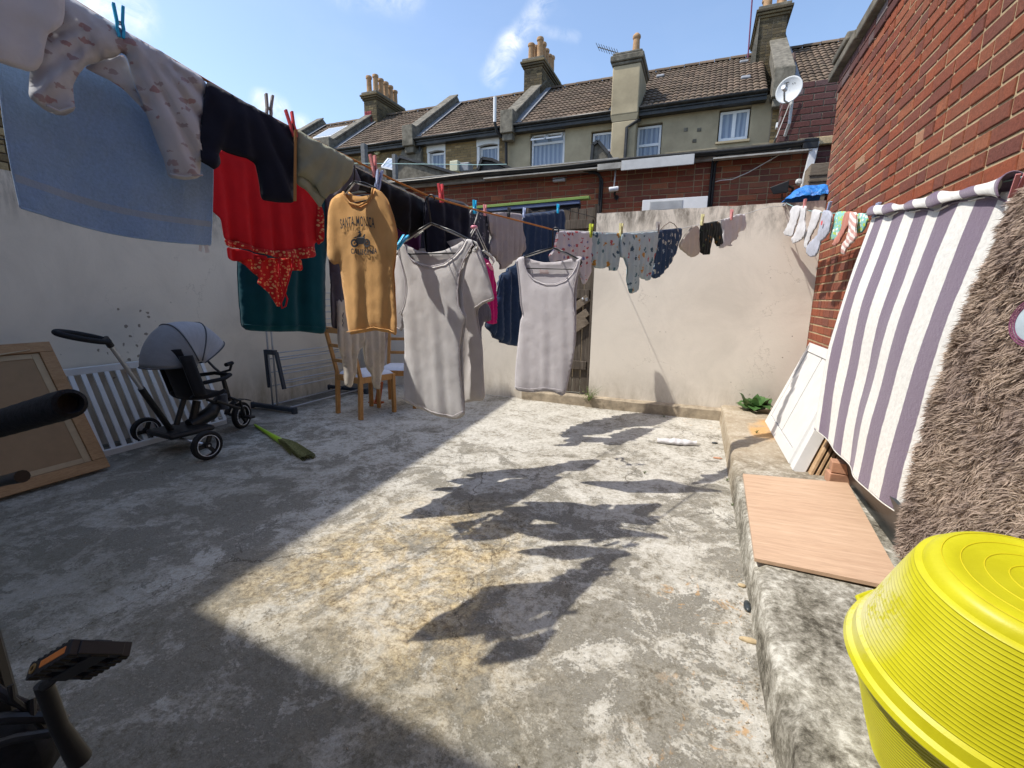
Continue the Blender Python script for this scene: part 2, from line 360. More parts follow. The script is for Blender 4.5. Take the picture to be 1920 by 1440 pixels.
    # painted render walls
    def render_wall(name,c,top,axis,stain,splat=False):
        m,nt,b,L=base(name,.9,.2); v=co(nt,'World'); n1=noi(nt,v,1.6,8,.65,.5); n2=noi(nt,v,48,5,.6); n3=noi(nt,co(nt,'World',(1,1,.35)),7,8,.75,.3)
        sx=N(nt,'ShaderNodeSeparateXYZ'); L(v,sx.inputs[0]); Z=sx.outputs[2]
        col=ramp(nt,n1,[(.3,[x*.86 for x in c]),(.55,c),(.8,[min(1,x*1.05) for x in c])])
        tp=rng(nt,Z,top-.42,top,0,1,True); col=mixc(nt,mulv(nt,mulv(nt,tp,rng(nt,n3,.42,.62)),.9),col,(.12,.105,.085))
        bt=rng(nt,Z,.55,.05,0,1,True); col=mixc(nt,mulv(nt,mulv(nt,bt,rng(nt,n3,.35,.65)),stain),col,(.25,.2,.13))
        # hairline cracks
        dn=N(nt,'ShaderNodeTexNoise',Scale=2.6,Detail=5,Roughness=.7); L(v,dn.inputs['Vector']); ds=N(nt,'ShaderNodeVectorMath',_operation='SCALE'); ds.inputs['Scale'].default_value=.5; L(dn.outputs['Color'],ds.inputs[0])
        va=N(nt,'ShaderNodeVectorMath',_operation='ADD'); L(v,va.inputs[0]); L(ds.outputs[0],va.inputs[1]); vo=N(nt,'ShaderNodeTexVoronoi',_feature='DISTANCE_TO_EDGE',Scale=.9); L(va.outputs[0],vo.inputs['Vector'])
        ck=mulv(nt,rng(nt,vo.outputs[0],.005,.001),rng(nt,n1,.5,.56)); col=mixc(nt,mulv(nt,ck,.22),col,(.2,.17,.13))
        # specks
        vs=N(nt,'ShaderNodeTexVoronoi',Scale=16,Randomness=1); L(v,vs.inputs['Vector']); s=N(nt,'ShaderNodeSeparateColor'); L(vs.outputs['Color'],s.inputs[0])
        sp=mulv(nt,rng(nt,vs.outputs['Distance'],.13,.06),rng(nt,s.outputs[0],.90,.92)); zone=rng(nt,n1,.46,.56)
        if splat:
            d=N(nt,'ShaderNodeVectorMath',_operation='DISTANCE',i1=(-4.45,2.35,.82)); L(v,d.inputs[0]); zone=rng(nt,d.outputs['Value'],.62,.1); 
            wn=N(nt,'ShaderNodeTexNoise',Scale=38,Detail=3); L(v,wn.inputs['Vector']); ws=N(nt,'ShaderNodeVectorMath',_operation='SCALE'); ws.inputs['Scale'].default_value=.035; L(wn.outputs['Color'],ws.inputs[0]); wa=N(nt,'ShaderNodeVectorMath',_operation='ADD'); L(v,wa.inputs[0]); L(ws.outputs[0],wa.inputs[1]); vs2=N(nt,'ShaderNodeTexVoronoi',Scale=16,Randomness=1); L(wa.outputs[0],vs2.inputs['Vector']); s2=N(nt,'ShaderNodeSeparateColor'); L(vs2.outputs['Color'],s2.inputs[0])
            sp=mulv(nt,rng(nt,vs2.outputs['Distance'],.24,.17),rng(nt,mulv(nt,s2.outputs[0],mulv(nt,zone,.45),'ADD'),.62,.64)); zone=rng(nt,zone,.02,.1)
            vs3=N(nt,'ShaderNodeTexVoronoi',Scale=20,Randomness=1); L(v,vs3.inputs['Vector']); s3=N(nt,'ShaderNodeSeparateColor'); L(vs3.outputs['Color'],s3.inputs[0])
            sp=mulv(nt,sp,mulv(nt,rng(nt,vs3.outputs['Distance'],.15,.07),rng(nt,s3.outputs[0],.85,.88)),'MAXIMUM') if False else sp
        col=mixc(nt,mulv(nt,mulv(nt,sp,zone),.72,clamp=True),col,(.09,.06,.035))
        L(col,b.inputs['Base Color']); h=mulv(nt,mulv(nt,n2,.5),mulv(nt,ck,-.4),'ADD'); n0=bump(nt,b,n1,.18,.03); bump(nt,b,h,.30,.006,n0); return m
    M['backrender']=render_wall('cream_painted_render',(.74,.685,.60),2.17,0,.5)
    M['leftrender']=render_wall('grey_painted_render',(.70,.63,.52),2.06,1,.7,True)
    M['plinth']=plain('plinth_mortar',(.36,.30,.22),.95,.3,9,.6,dist=.01)
    # bricks
    M['redbrick']=brickmat('orange_red_brick',[(0,(.235,.07,.042)),(.35,(.30,.088,.045)),(.55,(.215,.072,.048)),(.70,(.165,.064,.05)),(.88,(.26,.082,.046)),(.98,(.32,.12,.065)),(1,(.38,.22,.14))],weather=(.185,.095,.066),wscale=.8,bstr=.9)
    M['extbrick']=brickmat('garage_red_brick',[(0,(.24,.07,.042)),(.4,(.34,.10,.052)),(.7,(.20,.07,.048)),(1,(.42,.15,.07))],weather=(.18,.09,.065),wscale=1.1)
    M['darkbrick']=brickmat('burnt_purple_brick',[(0,(.085,.038,.036)),(.5,(.12,.05,.045)),(.9,(.10,.055,.055)),(1,(.19,.16,.16))],weather=(.14,.10,.10),wscale=1.3)
    M['stockbrick']=brickmat('yellow_stock_brick',[(0,(.16,.115,.06)),(.4,(.30,.21,.10)),(.7,(.22,.16,.08)),(1,(.40,.29,.15))],weather=(.12,.095,.06),wscale=.7)
    M['sootbrick']=brickmat('sooty_stock_brick',[(0,(.06,.05,.03)),(.4,(.13,.10,.055)),(.7,(.09,.075,.05)),(1,(.19,.15,.08))],weather=(.035,.032,.028),wscale=.9)
    M['mortar']=plain('sandy_mortar',(.46,.36,.22),.98,.2,40,.5)
    M['mortar2']=plain('grey_mortar',(.24,.20,.15),.98,.25,30,.5)
    M['cement']=plain('weathered_cement',(.17,.155,.125),.95,.35,7,.6,dirt=(.07,.065,.05),dist=.01)
    M['houserender']=plain('tan_house_render',(.36,.305,.205),.95,.16,1.6,.3,dirt=(.28,.235,.155),dist=.01)
    M['tile']=None
    m,nt,b,L=base('concrete_roof_tile',.9,.2); r=rnd01(nt); v=co(nt,'World'); n=noi(nt,v,3,7,.7); n2=noi(nt,v,40,4,.7)
    col=ramp(nt,r,[(0,(.095,.07,.052)),(.5,(.135,.10,.075)),(1,(.18,.13,.095))]); col=mixc(nt,rng(nt,n,.45,.7,0,.6),col,(.13,.11,.075)); col=mixc(nt,.4,col,ramp(nt,n2,[(.3,.3),(.7,.7)]),'OVERLAY'); L(col,b.inputs['Base Color']); bump(nt,b,n2,.4,.01); M['tile']=m
    M['leadgrey']=plain('lead_flashing',(.22,.23,.25),.6,.25,6,.3)
    M['pot']=plain('clay_chimney_pot',(.42,.26,.14),.85,.22,9,.3,dirt=(.22,.16,.10))
    M['black']=plain('black_plastic',(.012,.012,.013),.45,.2,30,.1,.4)
    M['rubber']=plain('black_rubber',(.017,.017,.018),.75,.25,60,.3,.25)
    M['foam']=plain('black_foam_grip',(.016,.018,.022),.85,.3,180,.5,.2)
    M['gutter']=plain('black_gutter',(.02,.02,.02),.4,.3,12,.1,.4,dirt=(.06,.055,.05))
    M['fascia']=plain('dirty_white_fascia',(.40,.39,.36),.6,.25,5,.1,.3,dirt=(.16,.15,.13))
    M['whitepvc']=plain('white_pvc',(.74,.75,.76),.35,.05,8,.03,.4)
    M['greypvc']=plain('pale_grey_metal',(.52,.53,.53),.45,.1,8,.05,.4)
    M['glass']=None
    m,nt,b,L=base('window_glass',.06,.6); v=co(nt,'World'); n=noi(nt,v,.7,2); L(ramp(nt,n,[(.35,(.055,.075,.10)),(.65,(.13,.16,.19))]),b.inputs['Base Color']); b.inputs['Coat Weight'].default_value=.4; bump(nt,b,n,.05,.02); M['glass']=m
    m,nt,b,L=base('net_curtain',.9,.1); v=co(nt,'World'); sx=N(nt,'ShaderNodeSeparateXYZ'); L(v,sx.inputs[0]); s=N(nt,'ShaderNodeMath',_operation='SINE'); L(mulv(nt,mulv(nt,sx.outputs[0],46),mulv(nt,noi(nt,v,2),4),'ADD'),s.inputs[0]); L(ramp(nt,rng(nt,s.outputs[0],-1,1),[(0,(.22,.27,.36)),(1,(.36,.42,.5))]),b.inputs['Base Color']); M['curtain']=m
    # timber
    def wood(name,c1,c2,ax=(1,14,14),rough=.6,sc=5,bstr=.15,spec=.3):
        m,nt,b,L=base(name,rough,spec); v=co(nt,'World',ax); n=noi(nt,v,sc,8,.65,.6); n2=noi(nt,v,sc*7,4,.6)
        col=ramp(nt,n,[(.3,c1),(.7,c2)]); col=mixc(nt,.3,col,ramp(nt,n2,[(.35,.3),(.65,.7)]),'OVERLAY'); L(col,b.inputs['Base Color']); bump(nt,b,n2,bstr,.004); return m
    M['gatewood']=wood('weathered_grey_timber',(.05,.04,.032),(.17,.145,.12),(16,16,1),.95,3,.7,.1)
    M['gatebrace']=wood('pale_weathered_brace',(.13,.105,.08),(.27,.225,.175),(3,3,12),.95,3,.6,.1)
    M['chairwood']=wood('honey_pine_chair',(.36,.17,.05),(.50,.26,.09),(8,8,1.2),.4,4,.05)
    M['framewood']=wood('pine_frame_wood',(.27,.155,.07),(.36,.22,.11),(6,1.5,6),.6,4,.1)
    M['hardboard']=plain('brown_hardboard',(.26,.175,.10),.8,.06,12,.1,.2)
    M['laminate']=wood('oak_laminate',(.45,.29,.19),(.60,.42,.29),(.7,11,3),.45,3.2,.04)
    M['slat']=wood('raw_timber_slat',(.34,.22,.12),(.50,.34,.20),(2,2,9),.7,4,.1)
    M['redblock']=plain('new_clay_block',(.46,.25,.16),.9,.12,30,.4)
    M['oldpost']=plain('grey_old_post',(.16,.165,.17),.9,.2,14,.3)
    # misc
    M['whitepaint']=plain('white_gloss_paint',(.62,.62,.61),.4,.04,10,.05,.4,dirt=(.66,.65,.62))
    M['chrome']=plain('brushed_aluminium',(.55,.56,.58),.35,.05,40,.05,.5,.8)
    M['steelrod']=plain('grey_coated_rod',(.42,.43,.46),.35,.08,40,.03,.5,.3)
    M['blueplastic']=plain('dark_blue_grey_plastic',(.03,.04,.055),.5,.1,20,.05,.4)
    M['orange']=plain('orange_reflector',(.75,.22,.03),.35,.06,60,.1,.6)
    M['brass']=plain('brass_ring',(.6,.38,.15),.35,.06,60,.02,.5,.8)
    M['rope']=plain('orange_rope',(.50,.20,.055),.8,.2,300,.6)
    M['cord']=plain('white_line_cord',(.62,.64,.62),.7,.1,300,.3)
    M['tealcord']=plain('teal_line_cord',(.30,.50,.50),.6,.1,300,.2)
    M['dish']=plain('grey_white_dish',(.55,.58,.60),.5,.06,6,.03)
    M['darkgrey']=plain('dark_grey_print',(.06,.06,.065),.8,.05,30,0)
    M['leaf']=None
    m,nt,b,L=base('dark_green_leaf',.42,.4); g=N(nt,'ShaderNodeTexCoord'); v=co(nt,'World'); n=noi(nt,v,30,4); L(ramp(nt,n,[(.3,(.03,.085,.022)),(.7,(.085,.17,.045))]),b.inputs['Base Color']); bump(nt,b,n,.3,.01); M['leaf']=m
    M['weed']=plain('pale_green_weed',(.14,.19,.06),.7,.3,40,.1)
    M['lime']=plain('lime_green_plastic',(.34,.55,.02),.35,.06,20,.03,.4)
    M['bristle']=plain('olive_bristles',(.15,.15,.055),.95,.4,90,.6,dist=.006)
    M['greenbar']=plain('lime_edge_strip',(.20,.31,.08),.6,.1,8,.05)
    M['bluebar']=plain('blue_grey_strip',(.10,.14,.26),.6,.15,8,.05)
    for k,c in dict(pegblue=(.02,.45,.78),pegred=(.72,.10,.12),peglilac=(.38,.46,.68),pegpink=(.72,.30,.30),peglime=(.48,.55,.05),pegcream=(.62,.58,.30),pegteal=(.25,.45,.48),peggrey=(.32,.30,.30),pegblack=(.03,.03,.035),hookpink=(.80,.28,.36)).items(): M[k]=plain('peg_plastic_'+k[3:] if k[:3]=='peg' else 'pink_plastic',c,.35,.06,40,.02,.5)
    M['hangerblack']=plain('black_hanger',(.014,.014,.015),.35,.1,40,.02,.5)
    M['hangerwhite']=plain('white_hanger',(.68,.67,.62),.4,.08,40,.02,.4)
    M['trough']=plain('dark_grey_trough',(.035,.042,.045),.4,.15,12,.05,.4)
    # yellow tub
    m,nt,b,L=base('yellow_rubber_tub',.42,.35); v=co(nt,'World'); n=noi(nt,v,9,7,.7,.3); n2=noi(nt,v,90,5,.8)
    col=ramp(nt,n,[(.3,(.45,.42,.008)),(.7,(.55,.52,.016))])
    d=N(nt,'ShaderNodeVectorMath',_operation='DISTANCE',i1=(.475,1.20,.555)); L(v,d.inputs[0])
    sc=mulv(nt,rng(nt,d.outputs['Value'],.15,.03),rng(nt,mulv(nt,n2,n,'ADD'),.86,1.02)); col=mixc(nt,mulv(nt,sc,.75),col,(.66,.63,.48)); 
    L(col,b.inputs['Base Color']); bump(nt,b,n2,.12,.003); b.inputs['Subsurface Weight'].default_value=.0; M['tub']=m
    M['tubring']=plain('tub_mould_line',(.55,.46,.01),.6,.1,40,0)
    # tarpaulin
    m,nt,b,L=base('blue_tarpaulin',.38,.5); v=co(nt,'World'); n=noi(nt,v,16,6,.6,1.2); L(ramp(nt,n,[(.3,(.012,.13,.50)),(.7,(.03,.26,.75))]),b.inputs['Base Color']); bump(nt,b,n,.8,.03); M['tarp']=m
    # fur
    m,nt,b,L=base('taupe_fur',.8,.2); uv=co(nt,'UV'); sx=N(nt,'ShaderNodeSeparateXYZ'); L(uv,sx.inputs[0]); g=N(nt,'ShaderNodeNewGeometry')
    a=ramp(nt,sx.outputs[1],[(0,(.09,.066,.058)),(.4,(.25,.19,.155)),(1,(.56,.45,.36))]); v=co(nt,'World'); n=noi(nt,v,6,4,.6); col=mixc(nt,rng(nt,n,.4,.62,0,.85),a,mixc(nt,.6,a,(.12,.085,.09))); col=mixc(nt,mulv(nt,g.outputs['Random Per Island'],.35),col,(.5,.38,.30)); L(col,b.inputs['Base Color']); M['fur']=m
    # fabrics
    M['towelblue']=terry('sky_blue_terry',(.34,.51,.78),lambda nt,col,uv:_band(nt,col,uv,.845,.885,(.42,.50,.62)),.06)
    def stripes(nt,col,uv):
        sx=N(nt,'ShaderNodeSeparateXYZ'); nt.links.new(uv,sx.inputs[0]); n=noi(nt,uv,26,3,.5)
        s=fract(nt,mulv(nt,mulv(nt,sx.outputs[0],4.75),mulv(nt,n,.04),'ADD'))
        mk=mulv(nt,rng(nt,s,.10,.115),rng(nt,s,.615,.60)); return mixc(nt,mk,col,(.17,.125,.185))
    M['towelstripe']=terry('white_and_mauve_striped_terry',(.78,.77,.73),stripes)
    M['vest']=cloth('white_grey_cotton',(.74,.75,.79),trans=.2)
    M['whitecot']=cloth('white_cotton',(.72,.71,.72),trans=.2)
    M['tank']=cloth('pale_grey_jersey',(.64,.61,.635),trans=.16)
    M['ribtank']=cloth('pale_grey_rib_jersey',(.70,.68,.68),rib=1150,trans=.16,bstr=.45)
    M['plaintee']=cloth('pale_beige_jersey',(.68,.65,.645),trans=.2)
    M['orangetee']=cloth('apricot_orange_jersey',(.80,.46,.18),trans=.15)
    M['navy']=cloth('navy_jersey',(.016,.018,.032),trans=.02)
    M['navysheet']=cloth('navy_poplin',(.025,.045,.095),trans=.06)
    M['blackcl']=cloth('black_nylon',(.012,.011,.014),rough=.7)
    M['darkgreycl']=cloth('dark_grey_fabric',(.10,.09,.11))
    M['purple']=cloth('plum_jersey',(.11,.025,.10))
    M['magenta']=cloth('magenta_jersey',(.55,.015,.16),trans=.1)
    M['teal']=cloth('dark_teal_jersey',(.003,.06,.085),trans=.04)
    M['khaki']=cloth('sage_khaki_cotton',(.36,.37,.27),trans=.15)
    M['redcl']=cloth('scarlet_muslin',(.62,.018,.025),trans=.2)
    def lace(nt,col,uv):
        return blotch(62,[(0,(.80,.46,.22)),(.5,(.80,.32,.15))],.38,1,.9,.08)(nt,col,uv)
    M['redlace']=cloth('scarlet_muslin_with_gold_print',(.62,.03,.03),trans=.25,pattern=lace)
    M['tan']=cloth('tan_tape',(.33,.18,.07))
    M['pyjama']=cloth('grey_cotton_with_faded_print',(.62,.63,.67),trans=.2,pattern=blotch(21,[(0,(.44,.36,.38)),(.5,(.42,.38,.41)),(.75,(.46,.32,.33))],.30,1.7,.8))
    M['redprint']=cloth('white_cotton_with_red_motifs',(.66,.62,.66),trans=.15,pattern=blotch(25,[(0,(.50,.10,.11)),(.7,(.18,.20,.40)),(.85,(.46,.09,.10))],.30,1.2,.95))
    M['animal']=cloth('pale_blue_cotton_with_animal_print',(.47,.58,.62),trans=.15,pattern=blotch(24,[(0,(.50,.26,.06)),(.3,(.06,.11,.16)),(.6,(.40,.09,.10)),(.75,(.08,.18,.22))],.33,.7,.85))
    M['navyprint']=cloth('navy_cotton_with_small_pale_motifs',(.03,.06,.12),trans=.05,pattern=blotch(30,[(0,(.42,.44,.40)),(.7,(.25,.32,.38))],.30,.6,.7))
    M['camo']=cloth('black_camouflage_cotton',(.015,.02,.018),pattern=blotch(30,[(0,(.16,.09,.02)),(.5,(.05,.07,.04))],.34,.8,.6))
    M['floral']=cloth('charcoal_floral_cotton',(.05,.05,.065),pattern=blotch(34,[(0,(.28,.27,.30)),(.5,(.16,.15,.19))],.3,1,.7))
    M['cream']=cloth('cream_cotton',(.60,.55,.48),trans=.2)
    M['greypink']=cloth('pinkish_grey_jersey',(.42,.37,.37),trans=.2)
    M['pinkstripe']=cloth('pink_striped_knit',(.62,.36,.32),pattern=lambda nt,col,uv:_strp(nt,col,uv,90,(.80,.72,.68)))
    M['rust']=cloth('rust_pink_knit',(.50,.20,.15))
    M['tealprint']=cloth('teal_print_knit',(.25,.55,.50),pattern=blotch(40,[(0,(.8,.8,.75)),(.5,(.45,.6,.05))],.4,1,.8))
    M['greysock']=cloth('blue_grey_sock_knit',(.46,.48,.56),trans=.1)
    M['canopy']=cloth('pale_grey_canopy_fabric',(.31,.315,.34)); M['canopymid']=cloth('mid_grey_canopy_fabric',(.20,.205,.22)); M['canopydark']=cloth('dark_grey_canopy_fabric',(.075,.08,.09)); M['seatfab']=cloth('black_seat_fabric',(.012,.012,.014))
    M['cushion']=cloth('white_seat_pad',(.62,.64,.70))
    M['applique']=plain('pale_blue_applique',(.42,.50,.56),.9,.05,50,.2); M['stitch']=plain('plum_stitching',(.18,.06,.12),.9,.1,90,.4)
def _band(nt,col,uv,a,b,c):
    sx=N(nt,'ShaderNodeSeparateXYZ'); nt.links.new(uv,sx.inputs[0]); mk=mulv(nt,rng(nt,sx.outputs[1],a,a+.004),rng(nt,sx.outputs[1],b,b-.004)); return mixc(nt,mulv(nt,mk,.8),col,c)
def _strp(nt,col,uv,f,c):
    sx=N(nt,'ShaderNodeSeparateXYZ'); nt.links.new(uv,sx.inputs[0]); s=N(nt,'ShaderNodeMath',_operation='SINE'); nt.links.new(mulv(nt,mulv(nt,sx.outputs[0],f),mulv(nt,sx.outputs[1],f*1.6),'ADD'),s.inputs[0]); return mixc(nt,rng(nt,s.outputs[0],-.2,.2),col,c)
mats()
# ------------------------------------------------------------------ brickwork
def brick_meshes(name,mat,k=5):
    out=[]
    for i in range(k):
        r=random.Random(i*11+3); cx,cz,cy_=.02,.055,.10
        j=lambda a:a*(.5+r.random()*1.0)
        vs=[(-.5,cy_,-.5),(.5,cy_,-.5),(.5,cy_,.5),(-.5,cy_,.5),(-.5+j(cx),j(.03),-.5+j(cz)),(.5-j(cx),j(.03),-.5+j(cz)),(.5-j(cx),j(.03),.5-j(cz)),(-.5+j(cx),j(.03),.5-j(cz)),(-.5,1,-.5),(.5,1,-.5),(.5,1,.5),(-.5,1,.5)]
        fs=[(4,5,6,7),(0,1,5,4),(1,2,6,5),(2,3,7,6),(3,0,4,7),(8,9,1,0),(9,10,2,1),(10,11,3,2),(11,8,0,3)]
        me=bpy.data.meshes.new(name); me.from_pydata(vs,[],fs); me.materials.append(mat); out.append(me)
    return out
def courses(x0,x1,z0,z1,holes=(),ch=.0775,L=.2325,joint=.0125,seed=1,header=.12):
    """bricks (cx,cz,len,hgt) that fill a rectangle round its openings"""
    r=random.Random(seed); out=[]; n=int(round((z1-z0)/ch))
    for k in range(n):
        za=z0+k*ch; zc=za+ch/2; iv=[(x0,x1)]
        for hx0,hx1,hz0,hz1 in holes:
            if hz0<zc<hz1:
                nv=[]
                for a,b in iv:
                    if hx1<=a or hx0>=b: nv.append((a,b))
                    else:
                        if a<hx0: nv.append((a,hx0))
                        if hx1<b: nv.append((hx1,b))
                iv=nv
        for a,b in iv:
            x=a-(L/2 if k%2 else 0)
            while x<b-.01:
                l=L if r.random()>header else L/2
                s=max(x,a); e=min(x+l,b)
                if e-s>.03: out.append(((s+e)/2,zc,e-s-joint,ch-joint))
                x+=l
    return out
def brickface(parent,specs,mat,org,udir,ndir,depth=.05,proud=.0,limit=300,seed=1,meshes=None,name='brick'):
    """org + u*x + z ; ndir is the outward normal; brick front stands proud of org plane"""
    u=Vector(udir).normalized(); n=Vector(ndir).normalized(); meshes=meshes or brick_meshes(name,mat); r=random.Random(seed); it=[]
    for cx,cz,l,h in specs:
        c=Vector(org)+u*cx+Vector((0,0,cz))+n*(proud+r.uniform(-.002,.003))
        Mx=Matrix(((u.x*l,-n.x*depth,0,c.x),(u.y*l,-n.y*depth,0,c.y),(0,0,h,c.z),(0,0,0,1)))
        Mx=Mx@Matrix.Rotation(r.gauss(0,.004),4,'Y'); it.append((Mx,r.randrange(len(meshes))))
    pieces(parent,name,it,meshes,mat,limit)
def holed(mb,x0,x1,z0,z1,y0,y1,holes):
    xs=sorted({x0,x1,*[h[0] for h in holes],*[h[1] for h in holes]}); xs=[x for x in xs if x0<=x<=x1]
    zs=sorted({z0,z1,*[h[2] for h in holes],*[h[3] for h in holes]}); zs=[z for z in zs if z0<=z<=z1]
    for a,b in zip(xs,xs[1:]):
        for c,d in zip(zs,zs[1:]):
            mx,mz=(a+b)/2,(c+d)/2
            if any(h[0]<mx<h[1] and h[2]<mz<h[3] for h in holes): continue
            mb.box((a,y0,c),(b,y1,d))
    return mb
# ------------------------------------------------------------------ ground
def setting():
    g=MB(); g.add([(-300,-300,-.06),(300,-300,-.06),(300,300,-.06),(-300,300,-.06)],[(0,1,2,3)]); tag(obj('ground',g,plain('rough_ground',(.16,.15,.12),.95,.3,.8,.3)),kind='structure')
    g=MB()
    def yf(u,v):
        x=-4.52+u*(4.84); y=-1.0+v*6.19
        z=.006*noise.noise(Vector((x*.9,y*.9,0)))+.0025*noise.noise(Vector((x*4,y*4,2)))
        z+=.012*max(0,(y-4.6)/.6)*max(0,(-x-1.0)/3.0)
        return Vector((x,y,z))
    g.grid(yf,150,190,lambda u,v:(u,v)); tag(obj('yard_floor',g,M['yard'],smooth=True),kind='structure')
    # raised concrete ledge, worn edge
    g=MB(); ny=220
    def prof(y):
        e=.012*noise.noise(Vector((y*3,0,0)))+.006*noise.noise(Vector((y*14,5,0))); e2=.010*noise.noise(Vector((y*9,9,0)))
        xs=.298+e*.5; t=.16+.004*noise.noise(Vector((y*5,3,3)))
        pk=max(0,noise.noise(Vector((y*4.3,7,1)))-.25)*.07
        return [(xs-.008,-.03),(xs,.01),(xs+.006+e2,.07),(xs+.010+e,.140-pk),(xs+.018+e+pk,t-.006-pk*.5),(xs+.030+e+pk,t),(.5,t+.002),(.75,t+.003),(1.03,t)]
    P=[]; 
    for j in range(ny+1):
        y=-1.0+6.19*j/ny; P+= [Vector((a,y,b)) for a,b in prof(y)]
    m=9; g.add(P,[(j*m+i,j*m+i+1,(j+1)*m+i+1,(j+1)*m+i) for j in range(ny) for i in range(m-1)]); tag(obj('raised_ledge',g,M['ledge'],smooth=True),kind='structure')
    # joint in the ledge near the back
    # plinth under the back wall
    g=MB()
    def pl(u,v):
        x=-1.15+u*1.46; 
        pr=[(5.10,-.02),(5.098,.05),(5.10,.105),(5.125,.118),(5.19,.13)]
        k=min(int(v*4),4); k=int(round(v*4)); a,b=pr[k]; return Vector((x,a+.006*noise.noise(Vector((x*5,k,0))),b+.006*noise.noise(Vector((x*6,k,4)))+(-.0)))
    g.grid(pl,60,4); tag(obj('wall_plinth',g,M['plinth'],smooth='auto'),kind='structure')
setting()
# ------------------------------------------------------------------ yard walls
def uneven_wall(name,label,x0,x1,y0,y1,ztop,mat,facing,cat='wall',z0=-.03):
    """rendered wall with slightly wavy face; facing 'y-' or 'x+'"""
    t=thing(name,label,cat,((x0+x1)/2,(y0+y1)/2,0)); g=MB()
    if facing=='y-':
        L_=x1-x0; nu=int(L_/.06); nv=36
        f=lambda u,v:Vector((x0+u*L_,y0+.004*noise.noise(Vector(((x0+u*L_)*1.3,v*3,1)))*(1 if .02<u<.98 else 0),z0+v*(ztop+.010*noise.noise(Vector(((x0+u*L_)*6,0,0)))-z0)))
        tp=lambda u,v:Vector((x0+u*L_,y0+v*(y1-y0),ztop+.010*noise.noise(Vector(((x0+u*L_)*6,0,0)))+.01*math.sin(v*math.pi)))
        g.grid(f,nu,nv); g.grid(tp,nu,4)
        g.box((x0,y0+.02,z0),(x1,y1,ztop-.03))
    else:
        L_=y1-y0; nu=int(L_/.06); nv=36
        f=lambda u,v:Vector((x1+.006*noise.noise(Vector(((y0+u*L_)*1.1,v*3,1))),y0+u*L_,z0+v*(ztop+.012*noise.noise(Vector(((y0+u*L_)*5,0,0)))-z0)))
        tp=lambda u,v:Vector((x1-v*(x1-x0),y0+u*L_,ztop+.012*noise.noise(Vector(((y0+u*L_)*5,0,0)))+.01*math.sin(v*math.pi)))
        g.grid(f,nu,nv); g.grid(tp,nu,4); g.box((x0,y0,z0),(x1-.03,y1,ztop-.03))
    obj('render_face',g,mat,t,smooth='auto'); return t
